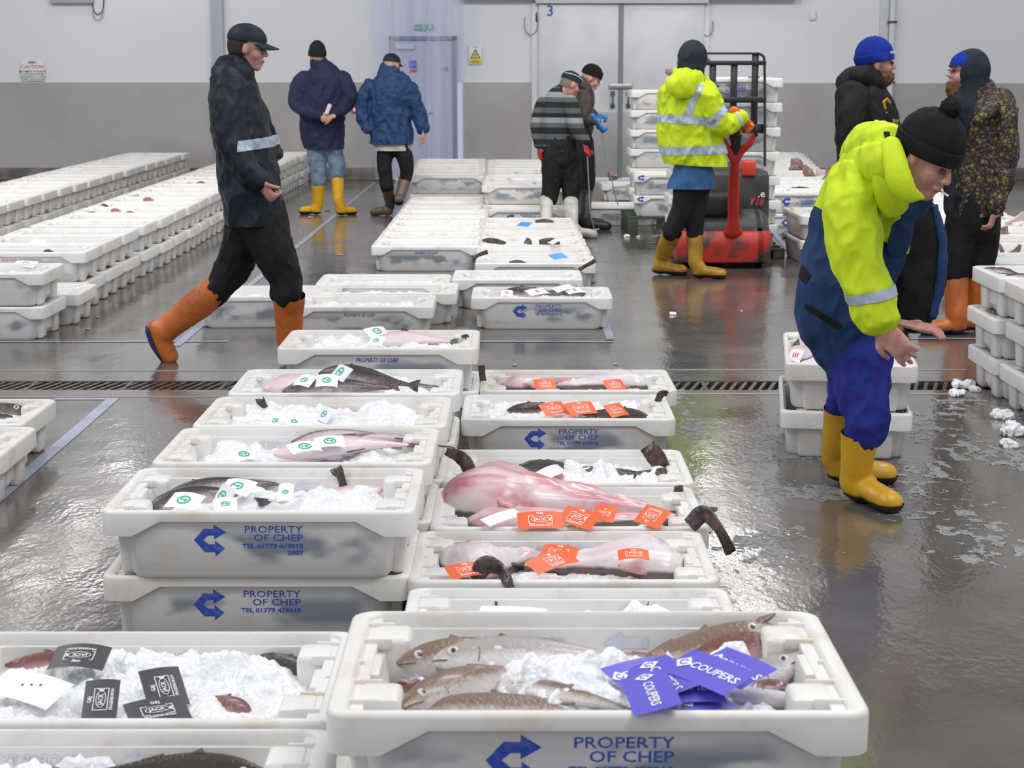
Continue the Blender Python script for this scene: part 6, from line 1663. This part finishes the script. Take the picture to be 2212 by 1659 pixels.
for A, B, el, lab in (((968, 1240), (1048, 1228), 24, 'orange tag at the left on the dark headed monkfish'), ((1148, 1228), (1238, 1200), 26, 'long orange tag folded over the white belly'), ((1168, 1192), (1246, 1200), 30, 'orange tag at the back of the white bellied monkfish'), ((1335, 1200), (1402, 1200), 14, 'faint orange tag at the right under thin ice')):
    card(lab, A, B, .215, .062, 'orange', el, .008, 0, group=G4_)
monkfish('dark backed fish along the back wall behind the largest monkfish', (1110, 1020), (1380, 1030), ZR + .01, .14, .05, m='f_olive')
strip_fin('broad ribbed dark tail standing at the right end behind the largest monkfish', [(1436, 1020, 14, .16), (1420, 992, 20, .16), (1406, 974, 19, .16)])
card('folded black and white paper on the ice behind the monkfish', (1168, 1030), (1215, 1012), .21, .05, 'white', 30, .01)
for A, B, lab in (((1172, 888), (1222, 880), 'orange tag leftmost in the blue arrow crate beside the drain'), ((1225, 886), (1284, 880), 'orange tag second in the blue arrow crate beside the drain'), ((1312, 890), (1350, 884), 'orange tag rightmost in the blue arrow crate beside the drain')):
    card(lab, A, B, .222, .075, 'orange', 34, .006, 0, group=G4_)
fish('mottled dark fish back left of the orange tags, blue arrow crate', (1095, 888), (1190, 882), .195, 'f_olive', 10, 1.0, L=.28, eye=False)
fish('mottled dark fish under the rightmost orange tag, blue arrow crate', (1400, 900), (1300, 896), .195, 'f_olive', 10, 1.0, L=.30, eye=False)
strip_fin('thin black tail at the right end of the blue arrow crate', [(1420, 868, 7, .20), (1428, 852, 8, .2), (1440, 849, 6, .2)])
monkfish('pale pink fish at the left in the farthest right column crate', (1085, 838), (1250, 830), .150, .14, .06)
monkfish('pale pink fish at the right in the farthest right column crate', (1402, 832), (1200, 836), .145, .20, .070, m='monk_pale')
strip_fin('dark twisted tail standing at the left rim of the farthest right column crate', [(1046, 838, 8, .17), (1042, 812, 7, .17), (1040, 792, 8, .17)])
for A, B, lab in (((1155, 832), (1200, 830), 'orange tag at the left in the farthest right column crate'), ((1308, 834), (1348, 830), 'orange tag at the right in the farthest right column crate')):
    card(lab, A, B, .218, .07, 'orange', 34, .004, 0, group=G4_)
card('white tag in the nearly hidden crate behind the front crate', (1035, 1322), (1180, 1328), .205, .06, 'white', 14, .004)
# ---- middle left column (z of ice about .56)
G5_ = 'white tags with green print, middle left column'
ZL = .352
fish('pink brown fish at the left end of the 2007 crate', (322, 1098), (520, 1068), ZL, 'f_dark', 60, 1.3, L=.34, eye=False)
fish('dark edged fish behind the green tags of the 2007 crate', (360, 1070), (560, 1050), ZL + .01, 'f_dark', 70, 1.1, L=.36, eye=False)
fish('pale pink fish at the right of the 2007 crate', (828, 1058), (620, 1078), ZL + .014, 'f_pink', 80, 1.3, L=.36, eye=False, fin='fin_dark')
strip_fin('dark forked tail standing up at the right of the 2007 crate', [(742, 1050, 9, .36), (736, 1030, 9, .57), (729, 1018, 14, .57)], 'fin_dark', .2)
strip_fin('black fin behind the green tags of the 2007 crate', [(480, 1050, 7, .37), (440, 1047, 8, .6), (418, 1042, 7, .6)])
for A, B, el, lab in (((365, 1080), (432, 1088), 26, 'leftmost green printed tag in the 2007 crate'), ((468, 1066), (500, 1080), 55, 'green printed tag standing in the middle of the 2007 crate'), ((480, 1050), (545, 1058), 26, 'green printed tag behind the standing one, 2007 crate'), ((600, 1066), (634, 1066), 34, 'rightmost green printed tag in the 2007 crate'), ((462, 1094), (512, 1092), 20, 'green printed tag nearest the rim, 2007 crate')):
    card(lab, A, B, ZL + .045, .07, 'green', el, .008, group=G5_)
fish('long pale fish lying on the ice, head left, second crate', (592, 984), (868, 962), ZL + .035, 'f_pink', 75, 1.15, L=.46, eye=False, fin='fin_dark')
fish('pale fish with dark edge behind the long one, second crate', (630, 955), (730, 948), ZL + .03, 'f_dark', 100, 1.1, L=.34, eye=False)
fish('pink brown fish tail to the right, second crate', (760, 950), (866, 958), ZL + .02, 'f_dark', 110, .9, L=.34, eye=False)
for A, B, el, lab in (((500, 990), (552, 980), 20, 'green printed tag on the ice left of the long pale fish'), ((625, 972), (690, 964), 20, 'green printed tag on the back of the long pale fish'), ((680, 958), (745, 955), 24, 'green printed tag behind the long pale fish')):
    card(lab, A, B, ZL + .075 if A[0] > 600 else ZL + .03, .06, 'green', el, .008, group=G5_)
strip_fin('dark forked fin standing at the left of the third crate', [(572, 884, 9, .375), (566, 872, 9, .585), (563, 866, 10, .585)], 'fin_dark', .3)
fish('faint pink fish under ice at the right of the third crate', (905, 898), (760, 892), ZL + .008, 'f_pink', 80, 1.1, L=.36, eye=False)
for A, B, el, lab in (((580, 908), (612, 912), 34, 'leftmost green printed tag in the third crate'), ((620, 916), (650, 910), 24, 'second green printed tag near the rim, third crate'), ((690, 892), (714, 900), 50, 'green printed tag standing on the heap, third crate')):
    card(lab, A, B, ZL + .045, .06, 'green', el, .006, group=G5_)
fish('pale headed fish at the left of the fourth crate heap', (572, 842), (700, 824), ZL + .03, 'f_pink', 70, 1.5, L=.34, eye=False)
fish('dark backed fish across the top of the fourth crate heap', (688, 808), (856, 828), ZL + .075, 'f_dark', 40, 1.2, L=.38, eye=False, zt=ZL + .05)
fish('dark backed fish along the front of the fourth crate', (610, 848), (830, 838), ZL + .04, 'f_dark', 45, 1.1, L=.42, eye=False)
fish('slender grey fish tail at the right in the fourth crate', (800, 842), (918, 838), ZL + .01, 'f_dark', 60, .7, L=.30, eye=False)
for A, B, el, lab in (((640, 822), (676, 826), 30, 'green printed tag at the left of the fourth crate heap'), ((682, 824), (730, 824), 34, 'green printed tag at the centre of the fourth crate heap'), ((722, 800), (752, 812), 46, 'green printed tag on the highest fish of the fourth crate')):
    card(lab, A, B, ZL + .115, .065, 'green', el, .008, group=G5_)
fish('pale fish in the farthest crate of the left column', (805, 738), (950, 738), ZL + .03, 'f_pink', 70, 1.5, L=.36, eye=False)
strip_fin('dark pointed fin above the pale fish of the farthest left column crate', [(882, 728, 10, .39), (876, 718, 8, .6), (870, 712, 4, .6)], 'fin_dark', .3)
strip_fin('thin dark tail at the right end of the farthest left column crate', [(1006, 738, 4, .38), (1009, 726, 4, .58), (998, 727, 3, .58)], 'fin_dark')
for A, B, lab in (((792, 720), (835, 714), 'green printed tag at the back left of the farthest left column crate'), ((798, 736), (828, 738), 'green printed tag at the front of the farthest left column crate')):
    card(lab, A, B, ZL + .06, .06, 'green', 34, .006, group=G5_)
# ---- further crates
fish('dark backed fish in the crate at the left edge', (60, 888), (-80, 892), .165, 'f_olive', 50, 1.25, L=.42)
fish('dark backed fish in front of the larger one at the left edge', (28, 902), (-100, 906), .155, 'f_dark', 50, .9, L=.34, eye=False)
fish('dark fish under red printed tags in the lone blue arrow crate', (1082, 634), (1250, 636), .170, 'f_dark', 30, 1.0, L=.40, eye=False)
fish('second dark fish at the right in the lone blue arrow crate', (1265, 636), (1180, 632), .170, 'f_dark', 30, 1.0, L=.34, eye=False)
for A, B, lab in (((1082, 634), (1108, 634), 'red printed tag leftmost in the lone blue arrow crate'), ((1140, 634), (1180, 628), 'red printed tag in the middle of the lone blue arrow crate'), ((1222, 630), (1258, 626), 'red printed tag rightmost in the lone blue arrow crate')):
    card(lab, A, B, .215, .07, 'red', 24, .006, text='III', group='red printed tags in the lone blue arrow crate')
card('plain white paper sticking up at the back of the lone blue arrow crate', (1198, 628), (1236, 618), .235, .05, 'white', 30, .006)
strip_fin('small brown fin above the white papers in the lone blue arrow crate', [(1242, 630, 5, .20), (1246, 620, 3, .2)], 'fin_brown')
card('red printed tag on the fish behind the bending man', (1705, 768), (1732, 770), .405, .075, 'red', 36, .004, text='III')
for i, (A, B, lab) in enumerate((((1702, 772), (1790, 750), 'pink grey fish nearest, in the crate behind the bending man'), ((1715, 745), (1800, 740), 'grey fish at the back, in the crate behind the bending man'), ((1940, 750), (1880, 772), 'pinkish fish at the right, in the crate behind the bending man'))):
    fish(lab, A, B, .365, 'f_pink' if i != 1 else 'f_dark', 60, 1.3, L=.30, eye=False, group='fish behind the bending man')
for A, B, z_, lab in (((2118, 583), (2150, 588), .60, 'small dark fish leftmost in the top crate at the right edge'), ((2136, 584), (2190, 592), .605, 'striped dark fish across the top crate at the right edge'), ((2162, 600), (2240, 602), .60, 'dark fish at the front of the top crate at the right edge')):
    fish(lab, A, B, z_, 'f_dark', 60, .9, L=.24, eye=False, group='fish in the top crate at the right edge')
strip_fin('brown upright fin at the left, crate behind the camouflage jacket', [(2166, 546, 5, .385), (2160, 532, 4, .385), (2157, 526, 2, .385)], 'fin_brown', .4)
strip_fin('brown curved fin at the right, crate behind the camouflage jacket', [(2180, 548, 4, .385), (2196, 542, 7, .385), (2203, 530, 4, .385)], 'fin_brown', .4)
strip_fin('mauve broad tail beside the camouflage jacket', [(2150, 504, 9, .385), (2166, 500, 10, .385), (2176, 497, 9, .385)], 'fin_brown', .3)
strip_fin('grey fish tail at the right edge behind the camouflage jacket', [(2172, 484, 3, .385), (2192, 476, 6, .385), (2212, 468, 12, .385)], 'fin_pale', .4)
for i, (pts, mm, lab) in enumerate((([(1716, 372, 14, .385), (1722, 355, 13, .385), (1712, 350, 8, .385)], 'fin_brown', 'mauve fish head bulging at the left of the file right of the truck'), ([(1756, 386, 8, .385), (1745, 372, 11, .385), (1738, 358, 4, .385)], 'fin_brown', 'brown curved wing standing beside the mauve head'),
        ([(1775, 382, 10, .385), (1770, 372, 8, .385), (1766, 366, 4, .385)], 'fin_pale', 'pale mauve wing in the middle of the file'), ([(1788, 392, 14, .385), (1792, 378, 9, .385), (1784, 364, 3, .385)], 'fin_brown', 'rightmost brown wing beside the yellow coat'))):
    strip_fin(lab, pts, mm, .4, group='skate wings right of the truck')
fish('grey fish on white paper, nearest crate right of the truck', (1752, 409), (1700, 410), .385, 'f_dark', 30, 1.0, L=.34, eye=False)
fish('striped pink fish in the slush covered crate', (1702, 448), (1728, 456), .385, 'f_pink', 30, 1.0, L=.26, eye=False)
strip_fin('reddish fin standing in the slush covered crate', [(1768, 454, 9, .385), (1768, 444, 7, .385), (1769, 438, 4, .385)], 'fin_pink', .5)
strip_fin('reddish tail over the left end of the cream crate before the doors', [(1335, 382, 6, .2), (1322, 381, 10, .2), (1318, 381, 9, .2)], 'fin_brown', .8, Y=21.5)
strip_fin('brown tail rising above the tall tower left of the yellow jacket', [(1466, 168, 8, 1.50), (1456, 160, 10, 1.5), (1440, 154, 5, 1.5)], 'fin_brown', .6, Y=15.75)
strip_fin('small brown tail above the tall tower, seen through the load guard', [(1640, 171, 5, 1.5), (1632, 168, 5, 1.5), (1618, 168, 3, 1.5)], 'fin_brown', .7, Y=15.25)
G6_ = 'dark tails poking out of the right file'
for pts, lab in (([(1042, 521, 4, .2), (1062, 519, 6, .2), (1090, 526, 5, .2)], 'long dark tail at the left of the second nearest right file crate'), ([(1140, 527, 10, .2), (1142, 517, 6, .2)], 'black triangular fin in the right file'), ([(1165, 526, 8, .2), (1190, 522, 9, .2), (1206, 526, 5, .2)], 'rounded dark back beside the white wrapper in the right file'),
                 ([(1022, 566, 4, .2), (1030, 553, 4, .2), (1050, 545, 5, .2)], 'dark tail drooping over the left rim of the right file'), ([(1100, 571, 6, .17), (1118, 569, 8, .2), (1136, 572, 5, .2)], 'brown rounded back in the nearest crate of the right file'),
                 ([(1250, 584, 5, .2), (1262, 576, 4, .2), (1284, 564, 5, .2)], 'dark crooked tail over the right rim of the right file'), ([(1196, 480, 3, .17), (1178, 480, 8, .2), (1160, 481, 6, .2)], 'pinkish fish near the white boots in the right file'),
                 ([(1050, 379, 3, .39), (1058, 383, 3, .41), (1066, 388, 3, .41)], 'black tail over the left rim of the two high right file')):
    strip_fin(lab, pts, 'fin_dark', .8, group=G6_)
for i, (A, B, z_, st, lab) in enumerate((((1100, 376), (1130, 373), .40, 'bluew', 'blue printed tag left in the two high right file'), ((1140, 370), (1172, 372), .40, 'green', 'green printed tag in the two high right file'), ((1090, 388), (1110, 387), .40, 'red', 'red printed tag in the two high right file'),
        ((1140, 398), (1170, 396), .40, 'bluew', 'blue printed tag near the front of the two high right file'), ((1120, 484), (1145, 486), .22, 'blue', 'light blue tag near the white boots'), ((1190, 556), (1222, 552), .22, 'blue', 'light blue tag in the right file near its front'),
        ((1190, 520), (1202, 524), .24, 'white', 'white wrapper around a dark fish in the right file'), ((30, 570), (78, 572), .40, 'green', 'white tag with green letters in the near left stack'), ((64, 522), (95, 526), .40, 'white', 'white paper on the ice heap of the first inner left row crate'),
        ((1695, 412), (1712, 412), .40, 'bluew', 'blue printed paper in the nearest crate right of the truck'))):
    card(lab, A, B, z_, .075, st, 26, .004, text='XY' if st == 'bluew' else None)
for i in range(10):
    x, y = ((285, 428), (310, 432), (150, 467), (190, 463), (240, 456), (272, 462), (400, 401), (425, 398), (215, 447), (95, 545))[i]
    strip_fin(('orange pink tail', 'pink tail', 'brown tail', 'reddish tail', 'pinkish tail', 'brown pointed tail', 'orange tail', 'pink brown tail', 'dark thin tail', 'dark tail')[i] + ' on the inner left row, ' + ORD[i] + ' of those seen', [(x, y, 3, .385), (x + 9, y - 3, 4, .43), (x + 20, y, 2, .43)], ('fin_pink', 'fin_pink', 'fin_dark', 'fin_brown', 'fin_pink', 'fin_brown', 'fin_pink', 'fin_brown', 'fin_dark', 'fin_dark')[i], .8, group='fish tails on the inner left row')

# ================================================================ spilled ice and scraps on the wet floor
def clump(label, x, y, r, seed):
    c = floor_at(x, y); bm = bmesh.new(); rr = random.Random(seed)
    for k_ in range(5): ell(bm, (c.x + rr.uniform(-r, r) * .7, c.y + rr.uniform(-r, r) * .5, r * rr.uniform(.10, .35)), [r * rr.uniform(.35, .6)] * 2 + [r * rr.uniform(.3, .5)], None, 14, 10)
    me = remesh(bm, max(.004, r * .06), 1, .5, r * .30, 45, seed)
    for v in me.vertices: v.co.z = max(v.co.z, 0)
    me.transform(Matrix.Translation((-c.x, -c.y, 0)))
    link('ice_clump', me, M['ice'], None, (c.x, c.y, 0), label=label, cat='ice', group='clumps of spilled ice')
for i, (x, y, r, lab) in enumerate(((2078, 838, .055, 'rounded ice clump at the foot of the right edge tower, beside the grating'), (2066, 856, .045, 'low ice clump just before the rounded one by the grating'), (2100, 845, .035, 'small ice clump touching the tower legs'), (2165, 905, .06, 'ice clump under the middle legs of the right edge tower'),
        (2200, 938, .075, 'big ice clump at the right frame edge'), (2185, 965, .05, 'ice clump below the big one at the right frame edge'), (1456, 680, .028, 'small ice lump on the floor under the pallet truck reflection'), (1602, 672, .010, 'tiny ice lump right of the driver on open floor'),
        (1356, 512, .035, 'ice lump on the floor left of the driver'), (1378, 512, .02, 'flat ice bit beside the ice lump left of the driver'))):
    clump(lab, x, y, r, i + 3)
M['slush'] = mat('grey_white_slush', (.36, .365, .38), .25, spec=.6, nscale=45, col2=(.22, .21, .20), bump=.8, bscale=150, nlo=.42, nhi=.62)
def slush(label, x0, x1, y0, y1, seed, thr=.10, hgt=.010, n=230):
    a, b = floor_at(x0, y1), floor_at(x1, y0); X0, X1, Y0, Y1 = min(a.x, floor_at(x0, y0).x), max(b.x, floor_at(x1, y1).x), a.y, b.y
    c = Vector(((X0 + X1) / 2, (Y0 + Y1) / 2, 0)); ny = max(10, int(n * (Y1 - Y0) / (X1 - X0))); bm = bmesh.new(); V = {}
    def hh(x, y):
        q = Vector((x * 2.2, y * 1.6, seed * 5.0)); e = min(1, min(x - X0, X1 - x, y - Y0, Y1 - y) / .18)
        return (noise.noise(q) * .6 + noise.noise(q * 3.3) * .30 + noise.noise(q * 9) * .38 + noise.noise(q * 23) * .25 - thr - (1 - e) * .5)
    for j in range(ny + 1):
        for i in range(n + 1):
            x, y = X0 + (X1 - X0) * i / n, Y0 + (Y1 - Y0) * j / ny; h_ = hh(x, y)
            if h_ > -.03: V[i, j] = bm.verts.new((x - c.x, y - c.y, max(.0006, min(hgt, h_ * hgt * 2.5))))
    for j in range(ny):
        for i in range(n):
            q = [V.get(k_) for k_ in ((i, j), (i + 1, j), (i + 1, j + 1), (i, j + 1))]
            if all(q): bm.faces.new(q)
    me = bm_mesh(bm); smooth(me); link('spilled_slush', me, M['slush'], None, c, label=label, cat='slush', kind='stuff')
slush('thin slush streaks on the wet floor right of the orange tagged crates', 1440, 1720, 835, 1010, 1, .16, .006)
slush('slush scattered on the wet floor between the bending man and the right tower', 1900, 2260, 850, 1250, 2, .17, .008)
slush('slush trodden along the floor beyond the white boots', 1290, 1500, 498, 530, 3, .12, .006, 60)
slush('slush streaks on the floor before the bending man', 1560, 1800, 1120, 1300, 4, .26, .004)
slush('slush left of the lower two crates behind the bending man', 1560, 1790, 930, 1100, 5, .20, .005)
M['scrap'] = mat('pink_fish_scrap', (.62, .34, .34), .4)
for i, (x, y, sz, lab) in enumerate(((212, 687, .02, 'pale'), (190, 712, .018, 'pink'), (292, 584, .02, 'whitish'), (671, 471, .035, 'pinkish'), (735, 552, .03, 'white'), (1112, 790, .02, 'pale pink'), (707, 456, .03, 'orange'), (648, 503, .022, 'reddish'), (1330, 788, .015, 'brown'))):
    bm = bmesh.new(); ell(bm, (0, 0, sz * .25), (sz, sz * .6, sz * .3), None, 12, 8)
    for v in bm.verts:
        v.co += Vector((noise.noise(v.co * 80), noise.noise(v.co * 90 + Vector((5, 0, 0))), 0)) * sz * .5; v.co.z = max(0, v.co.z)
    link('fish_scrap', bm_mesh(bm, 'mesh', 60), M['scrap'], None, floor_at(x, y), label=lab + ' scrap lying on the wet floor, ' + ORD[i] + ' counted from the near left', cat='scrap', group='scraps on the wet floor')
bm = bmesh.new(); solid_poly(bm, [(-.055, 0), (-.02, .018), (.03, .014), (.05, -.004), (.01, -.012), (-.03, -.010)], .004, Matrix.Rotation(math.pi / 2 - .3, 4, 'X'))
c = floor_at(103, 722); c.z = .012
link('dry_leaf', bm_mesh(bm, 'mesh', 50), mat('yellow_brown_leaf', (.36, .20, .05), .6), None, c, label='yellow brown curled leaf on the floor by the near left stack', cat='leaf')
c = floor_at(486, 668); bm = bmesh.new(); ell(bm, (0, 0, .014), (.022, .02, .014), None, 14, 10)
link('blue_cap', bm_mesh(bm, 'mesh', 60), mat('bright_blue_plastic', (.03, .14, .55), .4), None, c, label='small bright blue plastic bit at the end of the worn floor line', cat='scrap')
